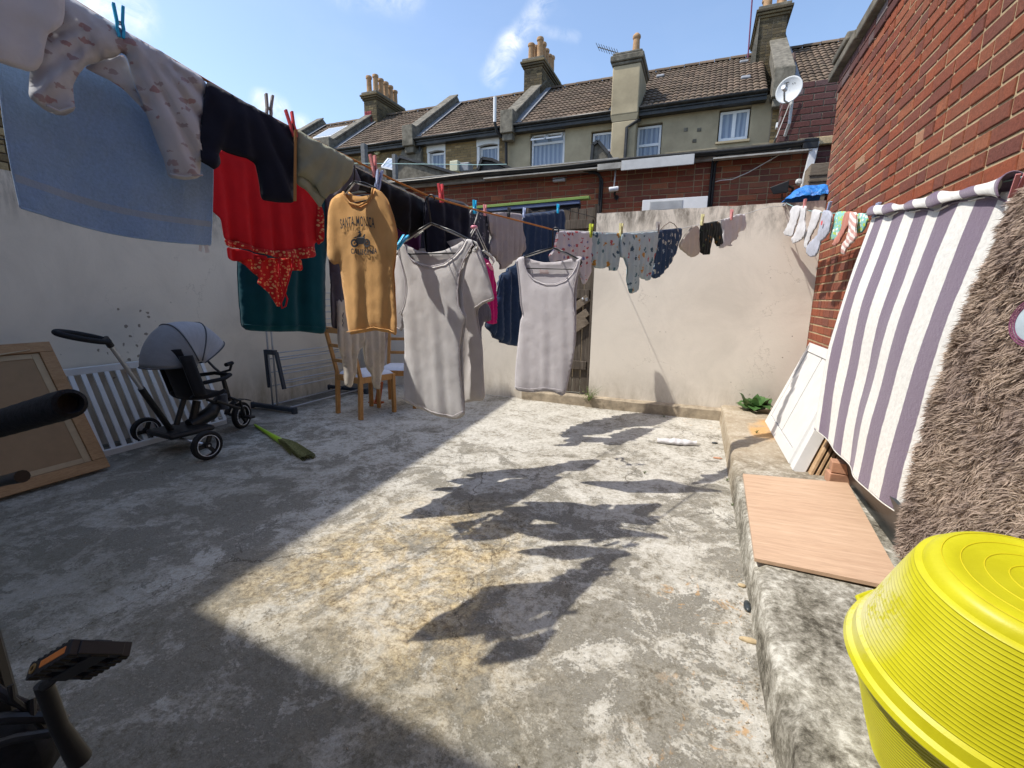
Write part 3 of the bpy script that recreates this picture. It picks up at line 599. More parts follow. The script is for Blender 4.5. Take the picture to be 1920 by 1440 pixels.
def walls():
    uneven_wall('back_wall','cream rendered wall right of the wooden gate, stained dark along its top edge',-1.13,1.0,5.17,5.37,2.17,M['backrender'],'y-')
    uneven_wall('back_wall','cream rendered wall left of the wooden gate, mostly hidden behind the washing',-4.5,-1.96,5.19,5.39,2.17,M['backrender'],'y-')
    uneven_wall('side_wall','long shaded grey rendered wall on the left with brown mould spots',-4.75,-4.5,-3,5.39,2.06,M['leftrender'],'x+')
    # brick side wall of the right-hand building
    t=thing('brick_building','tall orange red brick building wall on the right with dark coping at its roof edge','building',(1.4,2,0))
    g=MB(); g.box((1.0065,-2.5,-.03),(3.5,5.30,3.34)); obj('mortar_bed',g,M['mortar'],t)
    brickface(t,courses(-2.5,5.30,.0,3.108,seed=4,header=.5,ch=.074,L=.222),M['redbrick'],(1.0,0,.005),(0,1,0),(-1,0,0),.04,.0,300,seed=2)
    brickface(t,courses(-2.5,5.30,0,.155,seed=5,header=.3),M['darkbrick'],(.99,0,3.108),(0,1,0),(-1,0,0),.05,.0,40,seed=3)
    # far end return face of the building
    brickface(t,courses(1.0,3.4,2.0,3.26,seed=6),M['redbrick'],(0,5.31,.0),(1,0,0),(0,1,0),.03,0,0,seed=4)
    g=MB(); 
    for k in range(10): 
        y=-2.5+k*.8; g.box((.94+.004*(k%3),y,3.275+.003*(k%2)),(3.6,y+.795,3.355+.004*(k%3)))
    obj('coping',g,M['cement'],t,bevel=.012)
    g=MB(); g.box((1.0,5.305,3.05),(1.2,5.35,3.27)); g.box((.93,4.9,3.37),(1.1,5.36,3.44)); obj('capping_stone',g,M['cement'],t,bevel=.015)
    # gate
    gx0,gx1=-1.93,-1.16; t=thing('wooden_gate','weathered dark timber gate with diagonal braces between the two rendered walls','gate',((gx0+gx1)/2,5.25,.13))
    n=8; w=(gx1-gx0)/n
    for i in range(n):
        r=random.Random(i); x=gx0+i*w; g=MB(); g.box((x+.003,5.235+r.uniform(-.004,.004),.13+r.uniform(0,.012)),(x+w-.004,5.255,2.24+r.uniform(-.02,.02))); obj('plank',g,M['gatewood'],t,bevel=.003)
    for z in (.42,1.25,2.02): g=MB(); g.box((gx0+.02,5.20,z),(gx1-.02,5.232,z+.10)); obj('ledge_board',g,M['gatewood'],t,bevel=.004)
    for (za,zb) in ((1.40,1.98),(1.12,1.26),(.95,1.10),(.50,1.0)):
        g=MB(); g.bar((gx0+.06,5.213,za-.0 if zb-za>.3 else za-.35),(gx1-.03,5.213,zb),.03,.085,up=(0,0,1)); obj('brace',g,M['gatebrace'],t,bevel=.004)
    g=MB(); g.box((gx1-.055,5.17,1.22),(gx1-.03,5.20,1.26)); g.lathe([(0,0),(.014,.004),(.014,.02),(0,.026)],(gx1-.09,5.20,1.245),(0,-1,0),12); g.lathe([(0,0),(.012,.004),(.012,.02),(0,.026)],(gx1-.05,5.20,1.24),(0,-1,0),12); obj('latch',g,M['chrome'],t)
    g=MB(); g.box((gx1+.002,5.175,.10),(gx1+.028,5.30,2.27)); g.box((gx0-.028,5.175,.10),(gx0-.002,5.30,2.27)); obj('gate_frame',g,M['gatewood'],t,bevel=.003)
    g=MB(); g.box((gx0-.03,5.12,-.02),(gx1+.04,5.32,.115)); o=obj('gate_step',g,M['plinth'],bevel=.015); tag(o,kind='structure')
    # small stones at the foot of the gate
    # neighbouring houses that throw the big shadows
    t=thing('neighbour_house','tall yellow brick house beyond the left wall, mostly outside the picture','house',(-8,0,0))
    g=MB(); A=math.atan(-.07); Mx=Matrix.Translation((-6.2,3.0,0))@Matrix.Rotation(.07,4,'Z'); g.box((-5,-14,-.05),(-.02,-.02,6.72),Mx); obj('wall',g,M['mortar2'],t)
    u=Mx.to_3x3()@Vector((0,1,0)); nn=Mx.to_3x3()@Vector((1,0,0))
    brickface(t,courses(-5,0,1.5,5.0,seed=8),M['stockbrick'],(-6.2,3.0,0),u,nn,.03,.005,60,seed=9)
    g=MB(); g.box((-5.05,-14.05,6.72),(0,0,6.77),Mx); obj('roof_edge',g,M['cement'],t)
    g=MB(); g.box((0,-5,0),(.04,-4.2,1.4),Mx@Matrix.Translation((0,0,3))); obj('window',g,M['whitepvc'],t)
    t=thing('terraced_house','plain rendered rear wall of the house behind the camera','house',(0,-1.4,0))
    Mx=Matrix.Translation((-5.3,-.78,0))@Matrix.Rotation(math.atan(-.077),4,'Z'); g=MB(); g.box((-1.0,-7,-.05),(10.0,-.18,5.35),Mx); obj('wall',g,plain('white_fill_render',(.74,.74,.73),.9,.06,3,.2),t)  # unseen wall, made white to bounce fill light into the shade
    g=MB(); g.box((-1.0,-7.1,5.36),(10.0,0.0,5.5),Mx); obj('roof',g,M['cement'],t)
    g=MB(); g.box((4.2,-.175,.1),(5.0,-.14,2.1),Mx); d=obj('door',g,M['whitepvc'],t); g=MB(); g.box((4.3,-.138,1.0),(4.9,-.13,1.95),Mx); obj('pane',g,M['glass'],d)
    g=MB(); g.box((1.5,-.175,1.0),(3.0,-.14,2.1),Mx); d=obj('window',g,M['whitepvc'],t); g=MB(); g.box((1.57,-.138,1.07),(2.93,-.13,2.03),Mx); obj('pane',g,M['glass'],d)
walls()
# ------------------------------------------------------------------ brick extension behind the yard
def window(parent,x0,x1,z0,z1,y,frame=.055,mull=(),trans=(),mat=None,curtain=True,openv=False):
    fr=MB(); yy=y
    fr.box((x0,yy,z0),(x0+frame,yy+.06,z1)).box((x1-frame,yy,z0),(x1,yy+.06,z1)).box((x0+frame,yy+.001,z0),(x1-frame,yy+.061,z0+frame)).box((x0+frame,yy+.001,z1-frame),(x1-frame,yy+.061,z1))
    for mx in mull: fr.box((mx-frame*.7,yy-.004,z0+frame),(mx+frame*.7,yy+.055,z1-frame))
    for tz in trans: fr.box((x0+frame,yy-.006,tz-frame*.6),(x1-frame,yy+.052,tz+frame*.6))
    w=obj('window',fr,mat or M['whitepvc'],parent)
    p=MB(); p.box((x0+frame*.8,yy+.03,z0+frame*.8),(x1-frame*.8,yy+.036,z1-frame*.8)); obj('pane',p,M['glass'],w)
    if curtain:
        c=MB(); zt=min(trans)-.02 if (trans and curtain=='low') else z1-frame
        c.grid(lambda u,v:Vector((x0+frame*.9+u*(x1-x0-frame*1.8),yy+.02+.008*math.sin(u*40),z0+frame+v*(zt-z0-frame))),60,1); obj('curtain',c,M['curtain'],w)
    return w
def extension():
    t=thing('brick_extension','long single storey red brick building behind the wall under a black gutter','building',(-1.8,7.4,0))
    g=MB(); g.box((-6.5,7.21,-.03),(1.17,11,3.12)); obj('mortar_bed',g,M['mortar'],t)
    brickface(t,courses(-6.5,1.17,1.5,3.13,seed=21,header=.25),M['extbrick'],(0,7.2,0),(1,0,0),(0,-1,0),.03,.0,300,seed=22)
    g=MB(); g.box((-6.55,7.02,3.215),(1.19,11.1,3.235)); obj('flat_roof',g,M['cement'],t)
    g=MB(); g.box((-6.5,7.10,3.115),(1.15,7.16,3.21)); obj('soffit_board',g,M['fascia'],t)
    # gutter as an open half round with hanging brackets
    g=MB()
    prof=[(math.cos(a)*.055,-math.sin(a)*.055) for a in np.linspace(0,math.pi,9)]
    nx=40; V=[]
    for i in range(nx+1):
        x=-6.5+i*(7.68)/nx; dz=.010*math.sin(i*.5)
        V+=[Vector((x,7.04+a,3.215+b+dz)) for a,b in prof]
    g.add(V,[(i*9+k,i*9+k+1,(i+1)*9+k+1,(i+1)*9+k) for i in range(nx) for k in range(8)]); obj('gutter',g,M['gutter'],t,solid=.006,smooth=True)
    g=MB(); g.box((-3.4,6.99,3.118),(-1.35,7.10,3.135)); g.box((-6.5,6.985,3.222),(-1.25,7.0,3.24)); g.box((.0,6.99,3.10),(1.13,7.09,3.118)); obj('trim_strip',g,M['fascia'],t)
    g=MB(); g.box((-1.205,6.97,3.055),(-.235,7.0,3.185)); obj('fascia_board',g,M['greypvc'],t,bevel=.003)
    g=MB(); g.box((-1.55,6.98,3.09),(-1.21,7.02,3.17)); obj('fascia_board',g,M['fascia'],t,bevel=.003)
    g=MB(); g.bar((1.155,7.03,3.20),(1.06,7.10,2.2),.085,.07,(0,1,0)); obj('downpipe',g,M['whitepvc'],t,bevel=.006)
    g=MB(); g.box((1.02,6.99,3.12),(1.19,7.09,3.24)); obj('gutter_end',g,M['gutter'],t,bevel=.01)
    # black pipes
    for x,(za,xo) in ((-1.53,(3.08,-.25)),(-1.50,(3.05,-.2)),(.0,(3.17,.3)),(.035,(3.15,.3))):
        g=MB(); g.tube([(x+xo,7.08,za+.05),(x+xo*.25,7.10,za+.02),(x,7.13,za-.07),(x-.005,7.15,2.6),(x-.03,7.15,1.9)],.018,8); obj('pipe',g,M['black'],t,smooth=True)
    # cable along the wall
    g=MB(); g.tube([(.02,7.16,2.84),(.12,7.15,2.86),(.26,7.15,2.86),(.45,7.13,2.93),(.62,7.12,3.02),(.9,7.05,3.16)],.006,6); obj('cable',g,M['hangerwhite'],t,smooth=True)
    g=MB(); g.tube([(-4.2,7.1,3.06),(-3.2,7.1,3.09),(-2.3,7.12,3.05),(-1.6,7.12,3.09)],.006,6); obj('cable',g,M['black'],t,smooth=True)
    # strip light / vent
    v=thing('vent_grille','white strip shaped vent unit on the red brick wall, just above the cream wall','vent',(-.45,7.15,2.6)); g=MB(); g.box((-.895,7.10,2.49),(-.02,7.19,2.66)); obj('casing',g,M['whitepvc'],v,bevel=.006)
    g=MB()
    for k in range(30): g.box((-.78+k*.0145,7.092,2.515),(-.772+k*.0145,7.099,2.625))
    g.box((-.79,7.096,2.51),(-.34,7.0985,2.63)); obj('grille',g,M['greypvc'],v)
    g=MB(); g.box((-2.27,7.12,3.02),(-2.08,7.19,3.075)); tag(obj('junction_box',g,M['greypvc'],bevel=.004),'small pale grey box under the gutter of the brick extension','box')
    # cctv
    c=thing('security_camera','small white bullet security camera on a drop pole below the gutter','camera',(-1.34,7.1,2.82)); g=MB(); g.tube([(-1.30,7.08,3.10),(-1.315,7.08,2.84)],.011,8); obj('pole',g,M['greypvc'],c,smooth=True)
    g=MB(); g.lathe([(0,0),(.03,0),(.034,.01),(.034,.13),(.028,.135),(.0,.13)],(-1.245,7.06,2.835),(-1,-.25,-.12),16); obj('housing',g,M['whitepvc'],c,smooth='auto'); g=MB(); g.lathe([(0,.131),(.027,.132),(.027,.137),(0,.137)],(-1.245,7.06,2.835),(-1,-.25,-.12),16); obj('lens',g,M['black'],c)
    g=MB(); g.tube([(-1.29,7.07,2.81),(-1.30,7.09,2.76),(-1.28,7.13,2.73)],.016,8); g.lathe([(0,0),(.035,0),(.035,.012),(0,.012)],(-1.28,7.16,2.73),(0,-1,0),12); obj('bracket',g,M['black'],c,smooth='auto')
    # floodlight
    c=thing('floodlight','black floodlight with a round sensor on the red brick wall beside the blue tarpaulin','light',(.72,7.0,2.75)); p=at(1466,350,y=7.0)
    g=MB(); q=p; vs=[q+Vector(a) for a in ((-.15,-.10,-.02),(.06,-.12,.05),(.06,-.12,-.10),(-.10,-.10,-.11),(-.03,.08,.04),(.08,.08,.05),(.08,.08,-.04),(-.02,.08,-.03))]; g.add(vs,[(0,1,2,3),(4,7,6,5),(0,4,5,1),(1,5,6,2),(2,6,7,3),(3,7,4,0)]); obj('lamp_head',g,M['black'],c,bevel=.008)
    g=MB(); g.lathe([(0,0),(.035,0),(.04,.02),(.03,.045),(0,.05)],q+Vector((.17,-.03,.03)),(.3,-1,.2),16); obj('sensor',g,M['greypvc'],c,smooth='auto'); g=MB(); g.tube([q+Vector((.07,0,0)),q+Vector((.13,.02,-.02)),q+Vector((.15,.19,-.05))],.014,8); g.tube([q+Vector((.02,.08,-.05)),q+Vector((.03,.1,-.13)),q+Vector((.06,.19,-.10))],.008,6); g.bar(q+Vector((.05,-.02,.02)),q+Vector((.05,-.02,-.08)),.02,.03); obj('bracket',g,M['black'],c,smooth='auto')
    # darker brick wall to the right
    t=thing('brick_outbuilding','dark purple brick wall of a taller building, right of the satellite dish','building',(1.2,7.5,0))
    g=MB(); g.box((.79,7.36,-.03),(3.2,7.62,4.00)); obj('mortar_bed',g,M['mortar2'],t)
    brickface(t,courses(.78,3.2,1.7,4.03,seed=31,header=.2),M['darkbrick'],(0,7.35,0),(1,0,0),(0,-1,0),.04,0,200,seed=32)
    brickface(t,courses(7.36,7.62,2.5,4.03,seed=33),M['darkbrick'],(.78,0,0),(0,1,0),(-1,0,0),.03,0,0,seed=34)
    g=MB(); g.box((1.0,7.28,3.235),(1.9,7.345,3.33)); obj('cement_band',g,M['mortar'],t,bevel=.01)
    g=MB(); g.bar(at(1455,258,y=7.30),at(1490,170,y=7.30),.012,.01); obj('cable',g,M['hangerwhite'],t)
    s=thing('timber_box','pale timber boxing behind the blue tarpaulin, against the dark brick wall','box',at(1545,330,y=6.6))
    a,b,c_,d=at(1512,352,y=6.7),at(1532,310,y=6.7),at(1560,312,y=6.9),at(1560,352,y=6.9); g=MB(); g.box((a.x,6.6,2.3),(1.35,6.95,b.z)); obj('panel',g,M['gatebrace'],s,bevel=.006); g=MB(); 
    for k in range(4): g.box((a.x-.01,6.59,2.5+k*.07),(1.36,6.6,2.51+k*.07))
    obj('batten',g,M['gatewood'],s)
    # satellite dish
    s=thing('satellite_dish','round pale grey satellite dish with a T and two dots printed on it','satellite dish',(.8,7.1,4)); c=at(1479,168,y=7.05); r=at(1498,168,y=7.05)-at(1460,168,y=7.05); rad=at(1479,141,y=7.05).z-at(1479,195,y=7.05).z
    rad=rad*.46; ax=Vector((-.42,-.88,.02)).normalized(); g=MB(); g.lathe([(rad*k/10,-.06*rad*4*(1-(k/10)**2)) for k in range(11)],c,ax,40); obj('reflector',g,M['dish'],s,smooth=True,solid=.006)
    uu=Vector((0,0,1)).cross(ax).normalized(); vv=ax.cross(uu).normalized()
    tx=bpy.data.curves.new('txt','FONT'); tx.body='T \u00b7\u00b7'; tx.size=rad*.62; tx.align_x='CENTER'; to=bpy.data.objects.new('txt',tx); COL.objects.link(to)
    bpy.context.view_layer.update(); me=bpy.data.meshes.new_from_object(to.evaluated_get(bpy.context.evaluated_depsgraph_get())); bpy.data.objects.remove(to)
    g=MB(); cc=c+vv*rad*.22
    def bowl(x,y): q=cc+uu*x+vv*y; dd=(q-c); rr=(dd-ax*dd.dot(ax)).length/rad; return q+ax*(-.24*rad*(1-rr*rr)+.008)
    g.add([bowl(v.co.x,v.co.y) for v in me.vertices],[tuple(p.vertices) for p in me.polygons]); obj('printed_mark',g,M['darkgrey'],s)
    g=MB(); g.tube([c-vv*rad*.95+ax*.0,c-vv*rad*1.02+ax*.10,c-vv*rad*.55+uu*rad*.25+ax*.26],.012,8); obj('feed_arm',g,M['greypvc'],s,smooth=True); g=MB(); g.tube([c-vv*rad*.55+uu*rad*.25+ax*.22,c-vv*rad*.50+uu*rad*.25+ax*.30],.025,10); obj('feed_horn',g,M['whitepvc'],s,smooth='auto')
    g=MB(); g.tube([c-ax*.06,c-ax*.16,c-ax*.16-vv*.35,Vector((.85,7.33,c.z-.45))],.018,8); obj('mount',g,M['greypvc'],s,smooth='auto')
    # striped bars above the gate
    s=thing('awning_bar','folded awning edge, lime green above blue grey, behind the top of the gate','awning',(-2.4,6,2.4))
    a=at(870,392,y=5.9); b=at(1106,371,y=5.9); g=MB(); g.bar(a,b,.10,.035); obj('green_edge',g,M['greenbar'],s,bevel=.004); g=MB(); g.bar(a+Vector((0,-.01,-.045)),b+Vector((-.12,-.01,-.045)),.06,.045); obj('blue_edge',g,M['bluebar'],s,bevel=.004)
    g=MB(); g.bar(a+Vector((0,.02,-.12)),b+Vector((-.12,.02,-.10)),.04,.10); obj('dark_flap',g,M['black'],s)
    for px in (880,1000): g=MB(); p=at(px,392,y=5.93); g.bar(p+Vector((0,.02,0)),Vector((p.x,5.95,-.02)),.04,.04); obj('post',g,M['oldpost'],s)
    # tarpaulin on the wall top
    t=thing('tarpaulin','crumpled bright blue tarpaulin on top of the wall beside the brick building','tarpaulin',(.83,5.3,2.18)); g=MB()
    def tf(u,v):
        x=.655+u*.345; d=v
        hh=.165*math.sin(min(1,u*1.5+.05)*math.pi*.5)*(1-.12*u)
        y=5.13+d*.42; z=2.185+hh*math.sin(math.pi*min(1,.02+d*1.15))**.55 if d<.85 else 2.185+hh*(1-d)*3
        nz=noise.noise(Vector((x*22,y*16,z*14))); z+=.016*nz; y+=.02*noise.noise(Vector((x*18,z*20,3)))
        return Vector((x+.012*noise.noise(Vector((y*20,z*20,0)))*(u<.97),y,max(z,2.176)))
    g.grid(tf,60,50); obj('sheet',g,M['tarp'],t,solid=.002,smooth=False)
extension()
# ------------------------------------------------------------------ terraced houses
YW=14.0; EY,EZ=13.72,6.37; RY,RZ=16.8,8.50
SL=Vector((0,RY-EY,RZ-EZ)); SN=Vector((0,-(RZ-EZ),RY-EY)).normalized(); SU=SL.normalized(); SLEN=SL.length
def tile_meshes():
    out=[]
    for k in range(3):
        n=9; V=[];F=[]
        for v in (0,1):
            for i in range(n):
                x=-.5+i/(n-1); z=.028*(abs(math.sin((i/(n-1))*2*math.pi)))**.8+(.030*(1-v)); V.append((x*.30,(v)*.30,z))
        for i in range(n): V.append((V[i][0],0,V[i][2]-.018))
        for i in range(n-1): F.append((i,i+1,n+i+1,n+i)); F.append((2*n+i,2*n+i+1,i+1,i))
        me=bpy.data.meshes.new('roof_tile'); me.from_pydata(V,[],F); me.materials.append(M['tile']); out.append(me)
    return out
TILES=tile_meshes()
def roof(t,x0,x1,limit,skip=(),seed=1):
    g=MB(); a=Vector((0,EY,EZ-.03)); b=Vector((0,RY,RZ-.03)); c=Vector((0,RY+3.0,EZ-.03))
    for p,q in ((a,b),(b,c)):
        d=Vector((0,0,-.08)); X0=Vector((x0,0,0)); X1=Vector((x1,0,0)); g.add([p+X0,p+X1,q+X1,q+X0,p+X0+d,p+X1+d,q+X1+d,q+X0+d],[(0,1,2,3),(4,7,6,5),(0,4,5,1),(1,5,6,2),(2,6,7,3),(3,7,4,0)])
    obj('roof_deck',g,M['gutter'],t)
    it=[]; r=random.Random(seed); rows=14; gauge=(SLEN+.0)/rows; n=int((x1-x0)/.30); w=(x1-x0)/n
    for k in range(rows):
        for i in range(n):
            x=x0+w*(i+.5); s=k*gauge
            if any(h[0]<x<h[1] and h[2]<s+gauge/2<h[3] for h in skip): continue
            o=Vector((x,EY,EZ))+SU*s+SN*(-.02+r.uniform(-.003,.003)); rot=Matrix.Rotation(r.gauss(0,.006),3,'Z')
            B=Matrix(((1,0,0),(0,SU.y,SN.y),(0,SU.z,SN.z)))@rot
            Mx=B.to_4x4(); Mx.translation=o; Mx=Mx@Matrix.Diagonal((w/.30,gauge/.27,1,1)); it.append((Mx,r.randrange(3)))
    pieces(t,'roof_tile',it,TILES,M['tile'],limit)
    g=MB(); m=int((x1-x0)/.42)
    for i in range(m):
        xa=x0+(x1-x0)*i/m; xb=xa+(x1-x0)/m-.01; V=[];k=6
        for x in (xa,xb):
            for j in range(k+1): a=math.pi*j/k; V.append(Vector((x,RY+math.cos(a)*.11,RZ-.02+math.sin(a)*.10+(.008 if x==xa else 0))))
        g.add(V,[(j,j+1,k+2+j,k+1+j) for j in range(k)])
    o=obj('ridge_tiles',g,M['tile'],t); o['kind']='stuff'
    g=MB(); prof=[(math.cos(a)*.06,-math.sin(a)*.06) for a in np.linspace(0,math.pi,7)]
    V=[Vector((x,EY-.03+p,EZ-.005+q)) for x in (x0,x1) for p,q in prof]; g.add(V,[(j,j+1,8+j,7+j) for j in range(6)]); obj('gutter',g,M['gutter'],t,solid=.008,smooth=True)
    g=MB(); g.box((x0,EY+.04,EZ-.20),(x1,YW-.002,EZ-.02)); obj('eaves_board',g,M['gutter'],t)
def parapet(t,x,w=.30,h=.19,mat=None):
    g=MB(); m=mat or M['cement']; pts=[]
    a=Vector((0,EY+.02,EZ-.08)); b=Vector((0,RY,RZ-.05)); c=Vector((0,RY+3,EZ))
    V=[]
    for X in (x-w/2,x+w/2):
        for p,hh in ((a,0),(a,h+.12),(b,h+.14),(c,h),(c,0),(b,0)): V.append(Vector((X,p.y,p.z+hh)))
    g.add(V,[(0,1,2,5),(5,2,3,4),(6,11,8,7),(11,10,9,8),(0,6,7,1),(1,7,8,2),(2,8,9,3),(3,9,10,4),(4,10,11,5),(5,11,6,0)]); obj('party_parapet',g,m,t)
    g=MB(); V=[]
    for X in (x-w/2-.05,x+w/2+.05):
        for p,hh in ((a,h+.12),(a,h+.20),(b,h+.22),(b,h+.14)): V.append(Vector((X,p.y-.03,p.z+hh)))
    g.add(V,[(0,1,2,3),(4,7,6,5),(0,4,5,1),(1,5,6,2),(2,6,7,3),(3,7,4,0)]); obj('parapet_coping',g,m,t,bevel=.02)
    g=MB(); g.box((x-w/2-.06,EY-.10,EZ-.22),(x+w/2+.06,EY+.35,EZ+.42)); g.box((x-w/2-.02,EY-.02,EZ-.42),(x+w/2+.02,EY+.2,EZ-.22)); obj('corbel',g,m,t,bevel=.02)
    g=MB(); V=[]
    for X in (x+w/2,x+w/2+.24):
        V+= [Vector((X,EY+.1,EZ+.06+.03)),Vector((X,RY-.1,RZ+.03-.07+.06))]
    g.add(V,[(0,1,3,2)]); obj('lead_flashing',g,M['leadgrey'],t,solid=.012)
def chimney(t,x0,x1,y0,y1,z0,z1,pots,pr=.105,ph=.55,seed=1,red=False,brick='sootbrick'):
    m=M[brick]; g=MB(); g.box((x0+.01,y0+.01,z0),(x1-.01,y1-.01,z1-.30)); st=obj('chimney',g,M['mortar2'],t)
    def face(x0,x1,y0,y1,a,b,sd):
        mesh=brick_meshes('brick',m,3)
        brickface(t,courses(x0,x1,a,b,seed=sd,header=.3),m,(0,y0,0),(1,0,0),(0,-1,0),.02,0,0,seed=sd,meshes=mesh)
        brickface(t,courses(y0,y1,a,b,seed=sd+1,header=.3),m,(x1,0,0),(0,1,0),(1,0,0),.02,0,0,seed=sd,meshes=mesh)
        brickface(t,courses(y0,y1,a,b,seed=sd+2,header=.3),m,(x0,0,0),(0,1,0),(-1,0,0),.02,0,0,seed=sd,meshes=mesh)
    face(x0,x1,y0,y1,z0,z1-.30,seed)
    for k,(e,a,b) in enumerate(((.04,z1-.31,z1-.24),(.08,z1-.24,z1-.17),(.11,z1-.17,z1-.09),(.06,z1-.09,z1))):
        g=MB(); n=max(2,int((x1-x0+2*e)/.23)); 
        g.box((x0-e,y0-e,a),(x1+e,y1+e,b-.008)); obj('corbel_course',g,m if k<3 else M['cement'],t,bevel=.012)
    for (px,py) in pots:
        g=MB(); r=pr; h=ph*random.Random(int(px*97+py*31)).uniform(.86,1.12); g.lathe([(r*.98,0),(r*.94,.05),(r*.86,h*.8),(r*.9,h*.82),(r*1.1,h*.86),(r*1.12,h*.96),(r*.98,h),(r*.75,h),(r*.7,h*.5)],(px,py,z1-.02),(0,0,1),14); obj('chimney_pot',g,M['pot'],t,smooth='auto')
def houses():
    def body(name,label,x0,x1,holes,mat,loc):
        t=thing(name,label,'house',loc); g=MB(); holed(g,x0,x1,0,EZ-.02,YW,YW+.25,holes); g.box((x0,YW+.25,0),(x1,19.6,EZ-.1)); 
        obj('wall',g,mat,t); return t
    # A far left
    t=body('terraced_house','far left terraced house with a tilted skylight in its brown tiled roof',-18.6,-12.95,[],M['mortar2'],(-15,14,0)); roof(t,-18.6,-13.1,40,[(-15.0,-13.9,1.6,2.9)],51); parapet(t,-16.1)
    brickface(t,courses(-18.6,-12.95,4.6,6.15,seed=52),M['stockbrick'],(0,YW-.012,0),(1,0,0),(0,-1,0),.02,0,0,seed=52)
    o=Vector((-14.45,EY,EZ))+SU*2.25+SN*.06; B=Matrix(((1,0,0),(0,SU.y,SN.y),(0,SU.z,SN.z))).to_4x4(); B.translation=o
    g=MB(); g.box((-.52,-.62,-.05),(.52,.62,.03),B); s=obj('skylight',g,M['greypvc'],t,bevel=.01); g=MB(); g.box((-.43,-.52,.03),(.43,.52,.036),B); obj('pane',g,M['curtain'],s)
    # B
    H=[(-10.25,-9.95,5.55,5.95),(-8.85,-8.25,5.0,6.0)]
    t=body('terraced_house','terraced yellow brick house with the seven pot chimney and a round alarm box',-12.95,-9.30,[H[0]],M['mortar2'],(-11,14,0)); roof(t,-12.9,-9.35,150,[],61); parapet(t,-12.95)
    brickface(t,courses(-12.95,-9.9,3.6,6.15,[H[0]],seed=62),M['stockbrick'],(0,YW-.012,0),(1,0,0),(0,-1,0),.02,0,40,seed=62)
    g=MB(); g.box((-9.88,YW-.16,3.4),(-9.05,YW-.002,5.95)); g.add([(-9.88,YW-.16,5.95),(-9.05,YW-.16,5.95),(-9.05,YW-.002,6.25),(-9.88,YW-.002,6.25),(-9.88,YW-.002,5.95),(-9.05,YW-.002,5.95)],[(0,1,2,3),(0,3,4),(1,5,2)]); obj('flue_breast',g,M['cement'],t,bevel=.02)
    window(t,-10.22,-9.98,5.58,5.92,YW+.08,.04,curtain=False)
    g=MB(); g.lathe([(0,0),(.13,0),(.14,.03),(.13,.07),(0,.08)],at(708,283,y=13.97),(0,-1,0),16); o=obj('alarm_box',g,plain('cream_alarm_box',(.55,.56,.36),.5,.05,9,.02),t,smooth='auto')
    p=at(680,262,y=16.1); tz=at(690,172,y=16.0).z
    chimney(t,-13.12,-12.50,16.05,17.85,7.2,tz+.02,[(-12.98,16.25),(-12.66,16.25),(-12.66,16.58),(-12.66,16.9),(-12.66,17.2),(-12.66,17.5),(-12.98,17.0)],.11,.62,seed=70)
    # red patch of the stack
    brickface(t,courses(-13.11,-12.75,7.55,8.5,seed=75,header=.4),brickmat('painted_red_brick',[(0,(.22,.04,.05)),(1,(.32,.08,.09))]),(0,16.045,0),(1,0,0),(0,-1,0),.02,.006,0,seed=75,name='red_brick')
    # C
    H=[(-8.86,-8.22,4.9,6.02),(-7.0,-6.28,4.9,6.02)]
    t=body('terraced_house','terraced yellow brick house with white painted window heads and a white roof flue',-9.30,-6.02,H,M['mortar2'],(-7.7,14,0)); roof(t,-9.3,-6.0,300,[],81); parapet(t,-9.42)
    brickface(t,courses(-9.3,-6.02,3.6,6.15,[(a-.02,b+.02,c-.02,d+.24) for a,b,c,d in H],seed=82),M['stockbrick'],(0,YW-.012,0),(1,0,0),(0,-1,0),.02,0,120,seed=82)
    for a,b,c,d in H:
        w=window(t,a+.06,b-.02,c,d-.06,YW+.10,.06,trans=(c+.42,)); g=MB(); n=8; V=[]
        for i in range(n+1): 
            x=a-.04+(b-a+.08)*i/n; ar=.06*math.sin(math.pi*i/n); V+=[(x,YW-.03,d-.06+ar),(x,YW-.03,d+.25+ar*.7),(x,YW+.12,d-.06+ar),(x,YW+.12,d+.25+ar*.7)]
        g.add(V,[f for i in range(n) for f in ((4*i,4*i+4,4*i+5,4*i+1),(4*i,4*i+2,4*i+6,4*i+4),(4*i+1,4*i+5,4*i+7,4*i+3))]); obj('window_head',g,M['whitepaint'],t)
        g=MB(); g.box((a-.03,YW-.02,c-.1),(a+.06,YW+.14,d-.06)); g.box((b-.02,YW-.02,c-.1),(b+.03,YW+.14,d-.06)); obj('window_reveal',g,M['whitepaint'],t)
    p=at(931,232,y=13.75); q=at(929,191,y=13.95); g=MB(); g.tube([(p.x,13.62,p.z),(p.x,13.62,q.z)],.05,12); obj('flue_pipe',g,M['whitepvc'],t,smooth='auto')
    g=MB(); g.tube([(p.x,13.62,p.z),(p.x+.05,13.66,p.z-.25),(p.x+.28,13.86,p.z-.5),(p.x+.30,13.9,3.5)],.045,10); obj('downpipe',g,M['black'],t,smooth='auto')
    g=MB(); g.tube([(-9.12,13.9,6.2),(-9.12,13.9,3.5)],.045,8); obj('downpipe',g,M['gutter'],t,smooth='auto')
    g=MB(); b=at(688,300,y=13.9)
    # D rendered
    H=[(-5.22,-4.12,5.15,6.15),(-3.33,-2.70,4.7,6.0),(-2.06,-1.36,4.7,6.02),(.05,.80,5.36,6.14)]
    t=body('terraced_house','wide tan rendered terraced house with a tall rendered flue and one pot',-6.02,1.26,H,M['houserender'],(-2.4,14,0)); roof(t,-5.9,1.1,300,[(-2.9,-1.85,0,.75)],91); parapet(t,-5.86)
    w=window(t,-5.19,-4.15,5.18,6.12,YW+.09,.055,trans=(5.86,),curtain='low')
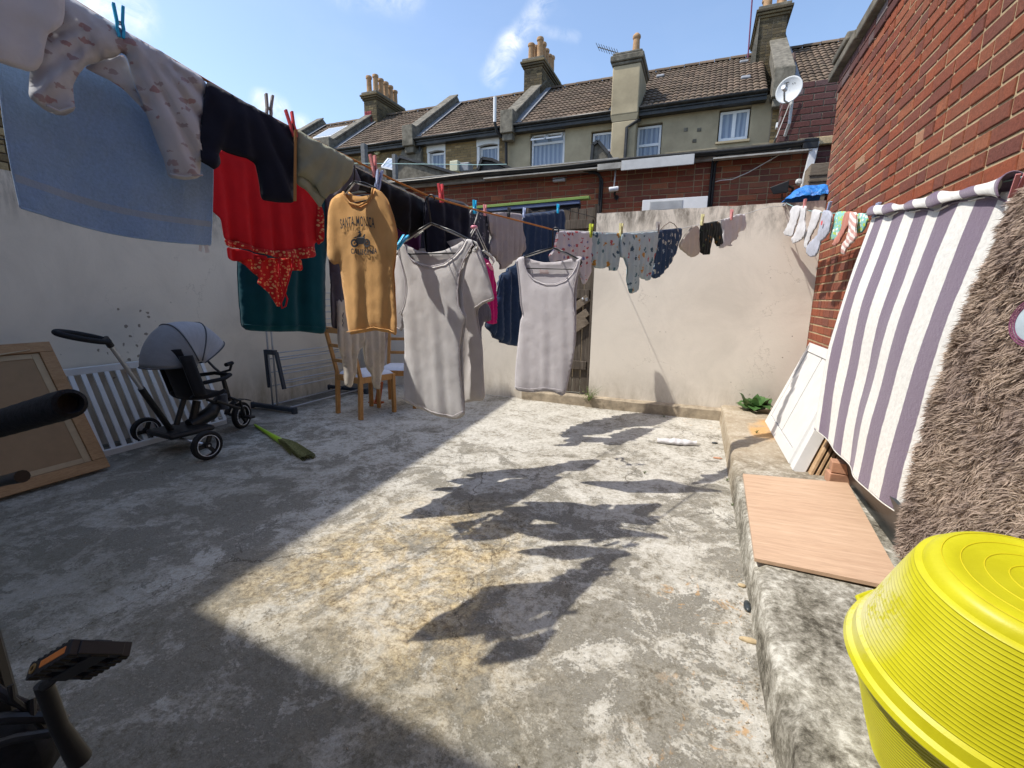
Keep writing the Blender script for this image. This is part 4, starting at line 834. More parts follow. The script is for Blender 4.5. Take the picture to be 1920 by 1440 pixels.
    for a,b in ((-5.14,-4.72),(-4.66,-4.2)): 
        g=MB(); g.bar((a,YW-.14,5.93),(b,YW-.14,5.93),.03,.04); g.bar((a,YW+.08,6.09),(b,YW+.08,6.09),.03,.04); g.bar((a,YW-.14,5.93),(a,YW+.08,6.09),.03,.04); g.bar((b,YW-.14,5.93),(b,YW+.08,6.09),.03,.04); s=obj('top_light',g,M['whitepvc'],w)
    window(t,-3.30,-2.73,4.7,5.97,YW+.10,.055,trans=(5.48,)); g=MB(); g.box((-3.25,YW+.06,5.38),(-2.78,YW+.095,5.44)); obj('sash_bar',g,plain('maroon_sash',(.25,.03,.04),.5,.1,9,0),t)
    window(t,-2.03,-1.39,4.7,5.99,YW+.10,.055,trans=(5.50,))
    w=window(t,.08,.77,5.40,6.10,YW+.08,.06,mull=(.425,)); 
    g=MB(); n=8; V=[]
    g.box((.02,YW-.05,5.30),(.83,YW+.08,5.36)); obj('window_sill',g,M['houserender'],t,bevel=.01)
    g=MB(); g.box((-2.68,13.62,0),(-2.02,YW,6.05)); g.box((-2.72,13.58,6.2),(-1.98,14.9,7.42)); obj('flue_breast',g,M['houserender'],t,bevel=.03)
    g=MB(); g.add([(-2.68,13.62,6.05),(-2.02,13.62,6.05),(-2.02,14,6.05),(-2.68,14,6.05),(-2.72,13.585,6.2),(-1.98,13.585,6.2),(-1.98,14,6.2),(-2.72,14,6.2)],[(0,1,5,4),(1,2,6,5),(3,0,4,7)]); obj('flue_neck',g,M['houserender'],t)
    for e,a,b in ((.03,7.42,7.50),(.07,7.50,7.66),(.02,7.66,7.74)): g=MB(); g.box((-2.72-e,13.58-e,a),(-1.98+e,14.9+e,b)); obj('flue_cap',g,M['cement'],t,bevel=.03)
    g=MB(); g.lathe([(.11,0),(.10,.1),(.085,.4),(.10,.42),(.11,.46),(.10,.5),(.05,.55),(.0,.57)],(-2.18,13.9,7.72),(0,0,1),14); obj('chimney_pot',g,M['pot'],t,smooth='auto')
    g=MB(); g.tube([(-1.96,13.88,6.1),(-2.0,13.62,6.0),(-2.25,13.56,5.85),(-2.27,13.56,4.0)],.045,8); obj('downpipe',g,M['gutter'],t,smooth='auto')
    for px,py in ((1286,243),(1311,243),(1302,264)):
        p=at(px,py,y=13.99); g=MB(); g.box((p.x-.05,13.985,p.z-.045),(p.x+.05,14.0,p.z+.045)); obj('wall_patch',g,M['cement'],t)
    for px,py in ((1238,145),(1395,118),(1398,148)):
        g=MB(); r=ray(px,py); n=SN; p0=Vector((0,EY,EZ)); s=(p0-CO).dot(n)/r.dot(n); p=CO+r*s; B=Matrix(((1,0,0),(0,SU.y,SN.y),(0,SU.z,SN.z))).to_4x4(); B.translation=p; g.box((-.12,-.08,0),(.12,.10,.07),B); obj('roof_vent',g,M['leadgrey'],t,bevel=.03)
    # aerial
    s=thing('tv_aerial','thin black television aerial beside the single pot flue','aerial',(-2.6,14,7.7)); a=at(1121,88,y=13.7); b=at(1164,101,y=13.7); g=MB(); g.tube([b,Vector((b.x,13.7,7.5))],.012,6); obj('mast',g,M['oldpost'],s); g=MB(); g.tube([a,b],.012,6); obj('boom',g,M['oldpost'],s)
    for k in range(9): 
        p=a.lerp(b,k/9); g=MB(); g.tube([p+Vector((-.03,-.12,.05)),p+Vector((.03,.12,-.05))],.007,5); obj('element',g,M['oldpost'],s)
    s=thing('roof_mast','tall thin purple grey mast rising behind the right chimney','mast',(1,16.9,8)); a=at(1404,97,y=16.6); b=at(1416,-80,y=16.6); g=MB(); g.tube([a-Vector((0,0,.4)),b],.02,8); obj('pole',g,M['stitch'],s)
    # E
    H=[(1.75,2.15,5.35,5.95)]
    t=body('terraced_house','right end terraced house of dark yellow brick with the tall tapering chimney',1.26,7.0,H,M['mortar2'],(3,14,0)); roof(t,1.7,7.0,150,[],101); parapet(t,1.42,.34,.34)
    brickface(t,courses(1.28,4.0,3.6,6.15,H,seed=102),M['stockbrick'],(0,YW-.012,0),(1,0,0),(0,-1,0),.02,0,80,seed=102)
    window(t,1.78,2.12,5.38,5.92,YW+.08,.05,mull=())
    g=MB(); p=at(1487,105,y=14.6); g.tube([(p.x,14.55,p.z+.02),(p.x,14.0,6.3),(p.x-.02,13.62,6.1),(p.x-.08,13.62,5.5),(p.x-.1,13.62,4.0)],.05,8); obj('soil_pipe',g,plain('rusty_soil_pipe',(.085,.05,.04),.7,.2,9,.2),t,smooth='auto')
    g=MB(); g.box((1.38,13.80,5.5),(1.55,13.98,5.62)); obj('vent_cowl',g,M['whitepvc'],t,bevel=.01)
    x0=at(1420,95,y=16.1).x; x1=at(1468,100,y=16.1).x; tz=at(1452,8,y=16.1).z
    chimney(t,x0-.02,x1+.02,16.1,18.0,7.2,tz,[(x0+.16,16.35),(x1-.14,16.35),(x0+.16,16.8),(x1-.14,16.8),(x0+.16,17.3),(x1-.14,17.3)],.12,.6,seed=110)
    g=MB(); V=[(x0-.22,16.05,7.6),(x0-.02,16.05,7.6),(x0-.02,16.05,9.3),(x0-.22,17.9,7.6),(x0-.02,17.9,7.6),(x0-.02,17.9,9.3)]; g.add(V,[(0,1,2),(3,5,4),(0,2,5,3),(0,3,4,1)]); obj('stack_haunch',g,M['cement'],t)
    # C/D stack over the party wall
    z2=at(1000,108,y=16.2).z
    t=thing('chimney_stack','sooty brick chimney stack with eight clay pots between the brick house and the rendered house','chimney',(-6,16.3,7.3))
    chimney(t,-6.32,-5.66,16.2,18.2,7.2,z2,[(-6.14,16.4),(-5.82,16.4),(-5.82,16.72),(-5.82,17.05),(-5.82,17.38),(-5.82,17.7),(-6.14,16.8),(-6.14,17.2)],.11,.62,seed=120)
    g=MB(); g.box((-5.99,16.17,7.3),(-5.64,16.9,8.15)); obj('cement_patch',g,M['leadgrey'],t,bevel=.01)
    # low rear additions in front of the terrace
    def wedge(name,label,pts,y,d,mat):
        t=thing(name,label,'building',at(*pts[0],y=y)); P=[at(px,py,y=y) for px,py in pts]; g=MB(); n=len(P); dv=Vector((0,d,0)); lo=[Vector((P[-1].x,y,0)),Vector((P[0].x,y,0))]
        P2=P+lo; n=len(P2); g.add(P2+[p+dv for p in P2],[tuple(range(n))[::-1],tuple(range(n,2*n))]+[(i,(i+1)%n,n+(i+1)%n,n+i) for i in range(n)]); obj('wall',g,mat,t,bevel=.02)
        g=MB()
        for a,b in zip(P,P[1:]): g.bar(a+Vector((0,d/2,.03)),b+Vector((0,d/2,.03)),d+.12,.06)
        obj('coping',g,M['gutter'],t); return t
    wedge('rear_addition','low grey outhouse with a sloping parapet behind the washing, furthest left',[(738,312),(752,297),(862,330),(862,345)],10.2,.25,M['cement'])
    wedge('rear_addition','dark sloping outhouse parapet in front of the second white window head',[(872,330),(898,322),(905,300),(925,303),(980,330)],10.0,.25,M['gutter'])
    wedge('rear_addition','small slate roofed stub in front of the maroon barred window',[(1107,330),(1112,275),(1122,268),(1142,292),(1150,330)],10.5,.6,M['cement'])
    wedge('rear_addition','red brick stub below the satellite dish',[(1458,262),(1466,240),(1476,234),(1500,232),(1500,262)],10.5,.6,M['extbrick'])
    t=thing('wall_unit','pale cream flue box on the yellow brick wall between the white windows','vent',at(850,310,y=12.5)); a=at(843,322,y=12.5); b=at(858,300,y=12.5); g=MB(); g.box((a.x,12.5,a.z),(b.x,12.9,b.z)); obj('casing',g,plain('cream_plastic',(.50,.50,.36),.5,.08,9,0),t,bevel=.02); g=MB(); g.tube([(a.x+.12,12.9,(a.z+b.z)/2),(a.x+.12,14,(a.z+b.z)/2)],.04,8); obj('bracket',g,M['gutter'],t); a=at(860,322,y=12.6); b=at(879,303,y=12.6); g=MB(); g.box((a.x,12.6,a.z),(b.x,12.9,b.z)); obj('side_casing',g,M['leadgrey'],t,bevel=.03)
    t=thing('open_rooflight','tilted white framed rooflight standing open above the outhouse roof','window',at(740,310,y=10.4)); P=[at(716,313,y=10.4),at(738,318,y=10.4),at(750,300,y=10.9),at(728,298,y=10.9)]; g=MB()
    for a,b in zip(P,P[1:]+P[:1]): g.bar(a,b,.04,.04)
    obj('frame',g,M['whitepvc'],t); g=MB(); g.add(P,[(0,1,2,3)]); obj('pane',g,M['curtain'],t,solid=.01); g=MB(); g.bar(at(722,316,y=10.7),Vector((at(722,316,y=10.7).x,10.7,0)),.3,.3); obj('upstand',g,M['cement'],t)
    a=at(682,270,y=9.5); g=MB(); g.box((a.x-.06,9.45,0),(a.x+.06,9.57,a.z)); tag(obj('wooden_post',g,M['oldpost'],bevel=.01),'grey square post rising behind the khaki trousers','post')
    a=at(740,290,y=9.6); g=MB(); g.box((a.x-.05,9.55,0),(a.x+.05,9.65,a.z)); tag(obj('wooden_post',g,M['oldpost'],bevel=.01),'short grey post in front of the open rooflight','post')
    g=MB(); p=[at(640,292,y=9),at(900,309,y=9.2),at(1120,312,y=9.4)]; g.tube([at(660,306,y=9),at(900,309,y=9),at(950,308,y=9)],.006,5); tag(obj('teal_line',g,M['tealcord']),'thin teal line stretched level across the yards beyond the wall','clothesline')
houses()
# ------------------------------------------------------------------ things standing in the yard
def chair(name,label,base,rot,group=None):
    c,s=math.cos(R_(rot)),math.sin(R_(rot)); bx,by=base
    Mx=Matrix.Translation((bx,by,0))@Matrix.Rotation(R_(rot),4,'Z'); T=lambda x,y,z:Mx@Vector((x,y,z))
    t=thing(name,label,'chair',(bx,by,0),group); w=.205; up=Mx.to_3x3()@Vector((0,1,0)); m=M['chairwood']
    for sx in (-1,1):   # front legs (+y), back posts (-y) that lean back
        g=MB(); g.bar(T(sx*w,.42,0),T(sx*w,.42,.43),.038,.038,up); obj('leg',g,m,t,bevel=.004)
        g=MB(); g.bar(T(sx*w,.0,0),T(sx*w,.02,.44),.038,.042,up); g.bar(T(sx*w,.02,.43),T(sx*w,-.09,.93),.034,.034,up); obj('back_post',g,m,t,bevel=.004)
    for sx in (-1,1): g=MB(); g.bar(T(sx*w,.04,.40),T(sx*w,.40,.40),.022,.06); obj('seat_rail',g,m,t,bevel=.003)
    for y in (.01,.42): g=MB(); g.bar(T(-w+.02,y,.40),T(w-.02,y,.40),.022,.06); obj('seat_rail',g,m,t,bevel=.003)
    for z,h in ((.90,.06),(.74,.035),(.58,.035)):
        y=.02-(z-.43)*.22; g=MB(); g.bar(T(-w+.017,y,z),T(w-.017,y,z),.020,h,up=(0,0,1)); obj('back_slat',g,m,t,bevel=.004)
    g=MB(); nn=14
    def cf(u,v): 
        e=min(u,1-u,v,1-v); return T(-.20+u*.40,.03+v*.40,.432+.035*min(1,e*9)**.5)
    g.grid(cf,nn,nn); g.add([T(-.2,.03,.43),T(.2,.03,.43),T(.2,.43,.43),T(-.2,.43,.43)],[(0,1,2,3)]); obj('seat_pad',g,M['cushion'],t,smooth=True)
    return t
def yard_things():
    p1=at(628,775,z=0); p2=at(672,788,z=0)
    mid=(p1+p2)/2; rot=math.degrees(math.atan2(p2.y-p1.y,p2.x-p1.x))
    chair('wooden_chair','honey pine dining chair with white seat pad standing below the orange T shirt',(mid.x+.02,mid.y+.02),rot)
    chair('wooden_chair','second pine chair further back, beside the long pale vest, nearer the corner',(-3.22,4.50),200)
    # orange bucket-ish stool foot behind chairs: small orange plastic stand
    g=MB(); p=at(708,756,z=0); g.bar(p+Vector((0,0,.0)),p+Vector((.04,.02,.26)),.05,.05); g.box((p.x-.10,p.y-.05,0),(p.x+.06,p.y+.05,.02)); tag(obj('plastic_stand',g,plain('burnt_orange_plastic',(.42,.10,.03),.5,.1,20,0),bevel=.006),'burnt orange plastic stand on the floor behind the pine chair','stand')
    # clothes airer against the left wall
    t=thing('clothes_airer','grey metal tower clothes airer with folded wings by the left wall','clothes airer',(-4.05,3.5,0)); y0,y1=3.42,4.55
    xa=at(516,760,y=y0).x
    for y in (y0,y1):
        g=MB(); g.bar((xa-.36,y,.045),(xa+.27,y,.045),.05,.045); g.box((xa+.25,y-.025,0),(xa+.30,y+.025,.075)); g.box((xa-.39,y-.025,0),(xa-.34,y+.025,.075)); obj('foot',g,M['blueplastic'],t,bevel=.01)
        for dx in (-.035,.035): g=MB(); g.tube([(xa+dx,y,.05),(xa+dx,y,1.62)],.009,8); obj('pole',g,M['steelrod'],t,smooth=True)
        for z in (.62,1.25):
            g=MB(); g.box((xa-.07,y-.02,z),(xa+.075,y+.02,z+.05)); g.bar((xa-.07,y,z+.05),(xa-.06,y,z-.36),.030,.036,(0,1,0)); g.bar((xa+.08,y,z+.03),(xa+.155,y,z-.36),.030,.036,(0,1,0)); obj('wing_bracket',g,M['blueplastic'],t,bevel=.004)
    for z in (.62,1.25):
        for k in range(6):
            f=k/5; g=MB(); g.tube([(xa+.08+.07*f,y0,z+.02-.37*f),(xa+.08+.07*f,y1,z+.02-.37*f)],.0062,6); obj('rod',g,M['steelrod'],t,smooth=True)
        for k in (1,3,5): f=k/5; g=MB(); g.tube([(xa-.068,y0,z+.02-.37*f),(xa-.068,y1,z+.02-.37*f)],.0062,6); obj('rod',g,M['steelrod'],t,smooth=True)
    for dx in (-.12,.16): g=MB(); g.tube([(xa+dx,y0,.05),(xa+dx,y1,.05)],.008,8); obj('base_rod',g,M['steelrod'],t,smooth=True)
    # white railing panel leaning on the wall
    t=thing('railing_panel','white slatted railing panel leaning on the left wall behind the tricycle','railing',(-4.2,2.4,0))
    bl=at(200,853,z=.02); br=at(425,795,z=.02); bl=Vector((-4.16,bl.y,.02)); br=Vector((-4.18,br.y+.05,.02)); xt=-4.44
    tl=at(140,697,x=xt); tr=at(415,662,x=xt); up_=Vector((xt-bl.x,0,tl.z-.02)); tl=bl+up_; tr=br+up_; ud=up_.normalized()
    nrm=(br-bl).cross(up_).normalized()
    g=MB(); g.bar(bl,br,.04,.05); obj('bottom_rail',g,M['whitepaint'],t,bevel=.004); g=MB(); g.bar(tl+(tl-tr)*.10,tr,.04,.055); obj('top_rail',g,M['whitepaint'],t,bevel=.004)
    n=13
    for k in range(n+1): 
        a=bl.lerp(br,k/n); g=MB(); g.bar(a+ud*.02,a+up_-ud*.03,.016,.034,up=nrm.cross(ud)); obj('slat',g,M['whitepaint'],t,bevel=.003)
    # back of a framed picture
    t=thing('picture_frame','large pine framed picture leaning face to the wall, brown backing board showing','picture frame',(-4.0,1.3,0))
    br=Vector((-3.83,1.74,.01)); bl=Vector((-3.80,.55,.01)); trp=at(120,641,x=-4.20); upv=trp-br; upv.y=-.06; 
    nn=(br-bl).cross(upv).normalized(); nn=nn if nn.x>0 else -nn
    P=lambda u,v,d=0: bl+(br-bl)*u+upv*v+nn*d
    def pl_(name,u0,u1,v0,v1,d0,d1,m,**k):
        g=MB(); g.add([P(u0,v0,d0),P(u1,v0,d0),P(u1,v1,d0),P(u0,v1,d0),P(u0,v0,d1),P(u1,v0,d1),P(u1,v1,d1),P(u0,v1,d1)],[(0,3,2,1),(4,5,6,7),(0,1,5,4),(1,2,6,5),(2,3,7,6),(3,0,4,7)]); return obj(name,g,m,t,**k)
    pl_('frame_rail',0,1,0,.075,0,.035,M['framewood'],bevel=.003); pl_('frame_rail',0,1,.925,1,0,.035,M['framewood'],bevel=.003); pl_('frame_stile',.935,1,.076,.924,0,.0345,M['framewood'],bevel=.003); pl_('frame_stile',0,.065,.076,.924,0,.0345,M['framewood'],bevel=.003)
    tape=plain('cream_backing_tape',(.38,.29,.18),.8,.08,14,.05)
    pl_('backing_board',.066,.934,.076,.924,.012,.02,M['hardboard'])
    for a in ((.90,.933,.08,.92),(.07,.899,.08,.115),(.07,.899,.885,.92)): pl_('tape',a[0],a[1],a[2],a[3],.0205,.0235,tape)
    g=MB(); g.tube([P(.05,.90,.04),P(.35,.885,.035),P(.6,.9,.035),P(.9,.945,.038)],.004,6); g.tube([P(.05,.88,.04),P(.4,.905,.04),P(.7,.92,.035),P(.9,.945,.038)],.004,6); obj('hanging_string',g,tape,t,smooth=True)
    # broom lying on the ground
    t=thing('broom','short lime handled broom with a worn olive head lying by the tricycle wheel','broom',(-3,2.6,0))
    a=at(478,797,z=.02); b=at(528,828,z=.03); c=at(578,856,z=.02); g=MB(); g.tube([a,a.lerp(b,.5),b],[.010,.016,.026],10); obj('handle',g,M['lime'],t,smooth='auto')
    g=MB(); r=random.Random(4); d=(c-b).normalized(); sd=d.cross(Vector((0,0,1)))
    for k in range(420):
        o=r.uniform(-1,1); h=r.uniform(0,1); s0=b-d*.02+sd*o*.02+Vector((0,0,.0+h*.02)); L_=(c-b).length*r.uniform(.55,1.05); e=b+d*L_+sd*(o*(.030+.022*r.random())+r.uniform(-.012,.012))+Vector((0,0,-.028+h*.045)); e.z=max(e.z,.003)
        mdl=s0.lerp(e,.5)+Vector((0,0,.02*h)); g.tube([s0,mdl,e],[.004,.0045,.003],3,cap=False)
    obj('bristles',g,M['bristle'],t)
    # ---------------- tricycle
    O=Vector((-3.79,2.17,0)); t=thing('tricycle','black childrens push tricycle with pale grey canopy parked by the left wall','tricycle',O)
    fw=Vector((-.10,.99,0)).normalized(); rt=Vector((fw.y,-fw.x,0)); T=lambda f,s,z: O+fw*f+rt*s+Vector((0,0,z))
    def wheel(c,ax,r,lab,w=.048):
        pw=MB(); pw.lathe([(r*.80,-w/2),(r*.93,-w/2),(r,-w*.28),(r,w*.28),(r*.93,w/2),(r*.80,w/2)],c,ax,28,closed=True); o=obj('wheel',pw,M['rubber'],t,smooth='auto')
        g=MB(); g.lathe([(r*.79,-w*.3),(r*.80,-w*.42),(r*.72,-w*.3),(r*.72,w*.3),(r*.80,w*.42),(r*.79,w*.3)],c,ax,28); g.lathe([(0,-w*.5),(r*.2,-w*.5),(r*.22,-w*.3),(r*.22,w*.3),(r*.2,w*.5),(0,w*.5)],c,ax,16)
        axn=Vector(ax).normalized(); u=axn.orthogonal().normalized(); v=axn.cross(u)
        for k in range(3): a=k*2*math.pi/3+.4; d=u*math.cos(a)+v*math.sin(a); g.bar(c+d*r*.15,c+d*r*.76,w*.5,r*.22,up=axn.cross(d))
        obj('rim',g,M['black'],o,smooth='auto'); 
        for sgn in (-1,1): g=MB(); g.lathe([(r*.70,0),(r*.74,.001),(r*.74,.002),(r*.70,.002)],c+axn*sgn*w*.44,ax,28,closed=True); obj('rim_ring',g,M['whitepvc'],o)
        g=MB(); g.lathe([(0,w*.52),(.008,w*.52),(.008,w*.56),(0,w*.57)],c,axn if axn.dot(CO-c)>0 else -axn,10); obj('hub_cap',g,M['chrome'],o)
        return o
    wn=at(388,832,y=2.16); wf=at(284,815,y=2.25)
    nr=Vector((wn.x,2.16,.112)); fr_=Vector((wf.x+.03,2.2,.112)); axr=(nr-fr_).normalized()
    wheel(nr,axr,.112,''); wheel(fr_,axr,.112,'')
    fwp=at(457,780,y=2.86); fc=Vector((fwp.x,2.84,.125)); wheel(fc,Vector((.93,.35,0)),.125,'',.045)
    mc=(nr+fr_)/2
    g=MB(); g.tube([fr_,nr],.012,8); obj('axle',g,M['chrome'],t,smooth=True)
    g=MB(); a=mc+Vector((0,-.02,.02)); g.box((-.17,-.10,-.02),(.17,.24,.025),Matrix.Translation(a+Vector((0,0,.03)))@axr.to_track_quat('X','Z').to_matrix().to_4x4()); obj('rear_tray',g,M['black'],t,bevel=.02)
    stem=Vector((fc.x-.02,fc.y-.10,.42))
    g=MB(); g.tube([mc+Vector((0,.12,.07)),mc+Vector((0,.30,.13)),Vector((stem.x,stem.y-.12,.27)),Vector((stem.x,stem.y-.02,.36))],[.05,.06,.05,.042],12); obj('main_frame',g,M['black'],t,smooth='auto')
    g=MB(); 
    for sx in (-1,1): g.tube([fc+Vector((.035*sx,0,0)),fc+Vector((.04*sx,-.03,.15)),stem+Vector((.02*sx,0,-.1))],.011,8)
    g.tube([stem+Vector((0,.01,-.14)),stem+Vector((-.005,-.03,.12))],[.022,.018],10); obj('front_fork',g,M['black'],t,smooth='auto')
    g=MB(); g.grid(lambda u,v: fc+Vector(((u-.5)*.07,-.145*math.cos(.2+v*2.0),.145*math.sin(.2+v*2.0)+.01)),4,12); obj('mudguard',g,M['black'],t,solid=.006,smooth=True)
    g=MB(); hb=stem+Vector((-.005,-.04,.13)); g.tube([hb+Vector((-.17,-.06,.09)),hb+Vector((-.16,.0,.10)),hb+Vector((-.10,.02,.03)),hb,hb+Vector((.10,.02,.03)),hb+Vector((.16,.0,.10)),hb+Vector((.19,-.07,.10))],.011,8); obj('handlebar',g,M['black'],t,smooth=True)
    for sx in (-1,1): g=MB(); g.tube([hb+Vector((.165*sx,-.0,.10)),hb+Vector((.195*sx,-.08,.095))],.017,10); obj('grip',g,M['foam'],t,smooth='auto')
    for sx in (-1,1): g=MB(); g.box(tuple(fc+Vector((.10*sx-.045,-.03,-.015))),tuple(fc+Vector((.10*sx+.045,.03,.008)))); obj('pedal',g,M['black'],t,bevel=.006)
    g=MB(); g.lathe([(0,0),(.045,0),(.04,.13),(0,.13)],stem+Vector((.07,-.10,-.18)),(0,0,1),14); obj('side_pouch',g,M['canopydark'],t,smooth='auto')
    # seat
    sc=mc+Vector((0,.22,.29))
    g=MB(); g.grid(lambda u,v: sc+Vector(((u-.5)*.30,(v-.5)*.26,.03*((u-.5)*2)**4+.02*((v-.5)*2)**2)),12,10); obj('seat',g,M['seatfab'],t,solid=.03,smooth=True)
    g=MB(); g.grid(lambda u,v: sc+Vector(((u-.5)*(.30-.05*v),-.13-.11*v+.07*abs((u-.5)*2)**2.5,.02+v*.40)),12,12); obj('backrest',g,M['seatfab'],t,solid=.025,smooth=True)
    for sx in (-1,1): g=MB(); g.grid(lambda u,v,sx=sx: sc+Vector((sx*.155,-.13-.08*v+u*.10,.04+v*.33)),3,6); obj('side_wing',g,M['seatfab'],t,solid=.012,smooth=True)
    g=MB(); g.tube([sc+Vector((-.16,-.05,.14)),sc+Vector((-.17,.12,.15)),sc+Vector((-.10,.22,.16)),sc+Vector((.10,.22,.16)),sc+Vector((.17,.12,.15)),sc+Vector((.16,-.05,.14))],.016,8); obj('safety_bar',g,M['foam'],t,smooth=True)
    g=MB(); g.tube([mc+Vector((0,.14,.08)),sc+Vector((0,-.02,-.03))],.03,8); g.tube([sc+Vector((0,-.12,0)),mc+Vector((0,.02,.1))],.02,8); g.tube([sc+Vector((-.06,.1,-.05)),sc+Vector((-.06,.3,-.16)),sc+Vector((.06,.3,-.16)),sc+Vector((.06,.1,-.05))],.012,8); obj('seat_post',g,M['black'],t,smooth='auto')
    # canopy: ribbed hood
    cc=sc+Vector((0,-.08,.36)); hw=.175
    cc=at(350,678,y=2.37); hw=.175
    def hp(a,f,k=1.0):
        st_=math.sin(f)**.62; R=.315+.02*math.sin(max(0,a)*1.0); return cc+Vector((-hw*math.copysign(abs(math.cos(f))**.8,math.cos(f))*k,-math.cos(a)*R*st_*k,math.sin(a)*R*1.05*st_*k-.02))
    def hood(a0,a1,m,nm):
        g=MB(); g.grid(lambda u,v: hp(R_(a0+(a1-a0)*v),.02+u*(math.pi-.04),1-.025*math.sin(v*math.pi)),26,12); return obj(nm,g,m,t,solid=.004,smooth=True)
    hood(2,68,M['canopymid'],'canopy_panel'); hood(69,110,M['canopy'],'canopy_panel'); hood(111,150,M['canopy'],'canopy_panel')
    for a in (1,68.5,110.5,151):
        g=MB(); g.tube([hp(R_(a),.03+u*(math.pi-.06),1.012) for u in np.linspace(0,1,25)],.0055,6); obj('canopy_rib',g,M['canopydark'],t,smooth=True)
    # push handle
    h0=mc+Vector((0,-.02,.06)); h1=at(200,638,y=1.70); h1=Vector((h1.x,1.70,h1.z)); hm=h0.lerp(h1,.52)
    g=MB(); g.tube([h0,hm],.022,12); obj('handle_sleeve',g,M['black'],t,smooth='auto'); g=MB(); g.tube([hm,h1],.014,12); obj('push_pole',g,M['chrome'],t,smooth='auto')
    g=MB(); l=at(107,625,y=1.42); cen=h1+(l-h1)*.5; ax=(h1-l)/2; ay=Vector((.05,-.075,.0)); ay=Vector((-ax.y,ax.x,0)).normalized()*.06+Vector((0,0,.022))
    g.tube([cen+ax*math.cos(a)+ay*math.sin(a) for a in np.linspace(0,2*math.pi,28)[:-1]],.017,10,closed=True); obj('loop_handle',g,M['foam'],t,smooth=True)
    g=MB(); g.tube([h1-(h1-hm).normalized()*.05,h1+(h1-hm).normalized()*.02],.02,10); obj('handle_joint',g,M['black'],t,smooth='auto')
    # ---------------- ledge things
    t=thing('door_stack','white panelled cupboard doors leaning against the brick wall beside the striped towel','door',(.85,3.9,.16))
    B0=Vector((at(1436,790,z=.17).x,4.42,.165)); B1=Vector((.655,3.36,.165)); 
    B0=at(1434,790,z=.17); B1=at(1478,868,z=.17); T0=at(1518,642,x=.985)
    upv=(T0-B0); e=(B1-B0); nn=e.cross(upv).normalized(); nn=nn if nn.x<0 else -nn
    Q=lambda u,v,d=0: B0+e*u+upv*v+nn*d
    def slab(parent,u0,u1,v0,v1,d0,d1,m,nm,**k):
        g=MB(); g.add([Q(u0,v0,d0),Q(u1,v0,d0),Q(u1,v1,d0),Q(u0,v1,d0),Q(u0,v0,d1),Q(u1,v0,d1),Q(u1,v1,d1),Q(u0,v1,d1)],[(0,3,2,1),(4,5,6,7),(0,1,5,4),(1,2,6,5),(2,3,7,6),(3,0,4,7)]); return obj(nm,g,m,parent,**k)
    wp=M['whitepaint']
    slab(t,0.065,.49,.105,.895,-.018,-.011,wp,'panel',bevel=.001); slab(t,.515,.925,.105,.895,-.018,-.011,wp,'panel',bevel=.001)
    slab(t,0,1,0,.10,-.022,0,wp,'bottom_rail',bevel=.002); slab(t,0,1,.90,1,-.022,0,wp,'top_rail',bevel=.002); slab(t,0,.06,.101,.899,-.022,0,wp,'stile',bevel=.002); slab(t,.93,1,.101,.899,-.022,0,wp,'stile',bevel=.002)
    slab(t,.02,1.04,0,.98,-.048,-.026,wp,'second_door',bevel=.003); 
    t=thing('slatted_crate','raw timber slatted frame with white edge leaning behind the white doors','crate',(.8,3.4,.16))
    slab(t,1.05,1.12,-.0,.78,-.075,.0,wp,'white_edge',bevel=.003)
    slab(t,1.06,1.09,-.02,.10,-.26,-.076,wp,'end_board',bevel=.002)
    for k in range(6): slab(t,.35,1.16,0.0,.85,-.105-.030*k,-.088-.030*k,M['slat'],'slat',bevel=.002)
    # clay blocks
    a=at(1553,905,z=.17); 
    for k,(dx,dz,rz) in enumerate(((0,0,4),(.012,.07,-6))):
        Mx=Matrix.Translation((a.x+.06+dx,a.y+.05,.163+dz))@Matrix.Rotation(R_(rz),4,'Z'); g=MB(); g.box((-.06,-.045,0),(.06,.045,.066),Mx); tag(obj('clay_block',g,M['redblock'],bevel=.004),('lower' if k==0 else 'upper')+' of two stacked pink clay blocks beside the striped towel','brick',None)
    # laminate board
    c4=[at(1393,888,z=.185),at(1577,912,z=.185),at(1690,1108,z=.185),at(1415,1046,z=.185)]
    c4=[at(1393,888,z=.182),at(1590,905,z=.195),at(1700,1105,z=.195),at(1415,1046,z=.182)]
    g=MB(); g.add([c for c in c4]+[c-Vector((0,0,.017)) for c in c4],[(0,1,2,3),(4,7,6,5),(0,4,5,1),(1,5,6,2),(2,6,7,3),(3,7,4,0)]); tag(obj('laminate_board',g,M['laminate'],bevel=.001),'oak effect laminate board lying flat on the raised ledge','board')
    # dark trough under the towel
    g=MB(); ya,yb=3.28,2.1; V=[]
    for y in (ya,yb):
        for x,z in ((.90,.17),(.84,.42),(.852,.425),(.91,.185),(.985,.185),(.995,.42),(.999,.42),(.992,.165)): V.append(Vector((x+(.03 if y==ya else 0),y,z*(1 if y==yb else .92)+.0)))
    V=[Vector((v.x,v.y,max(v.z,.163))) for v in V]
    g.add(V,[(i,(i+1)%8,8+(i+1)%8,8+i) for i in range(8)]+[(0,7,6,5,4,3,2,1),tuple(range(8,16))]); tag(obj('plastic_trough',g,M['trough'],bevel=.006),'long dark grey plastic trough on the ledge under the striped towel','trough')
    # plant
    t=thing('leafy_plant','broad leaved dark green plant growing at the foot of the cream wall','plant',at(1425,762,z=.16)); r=random.Random(3); c=Vector((.60,4.99,.165))
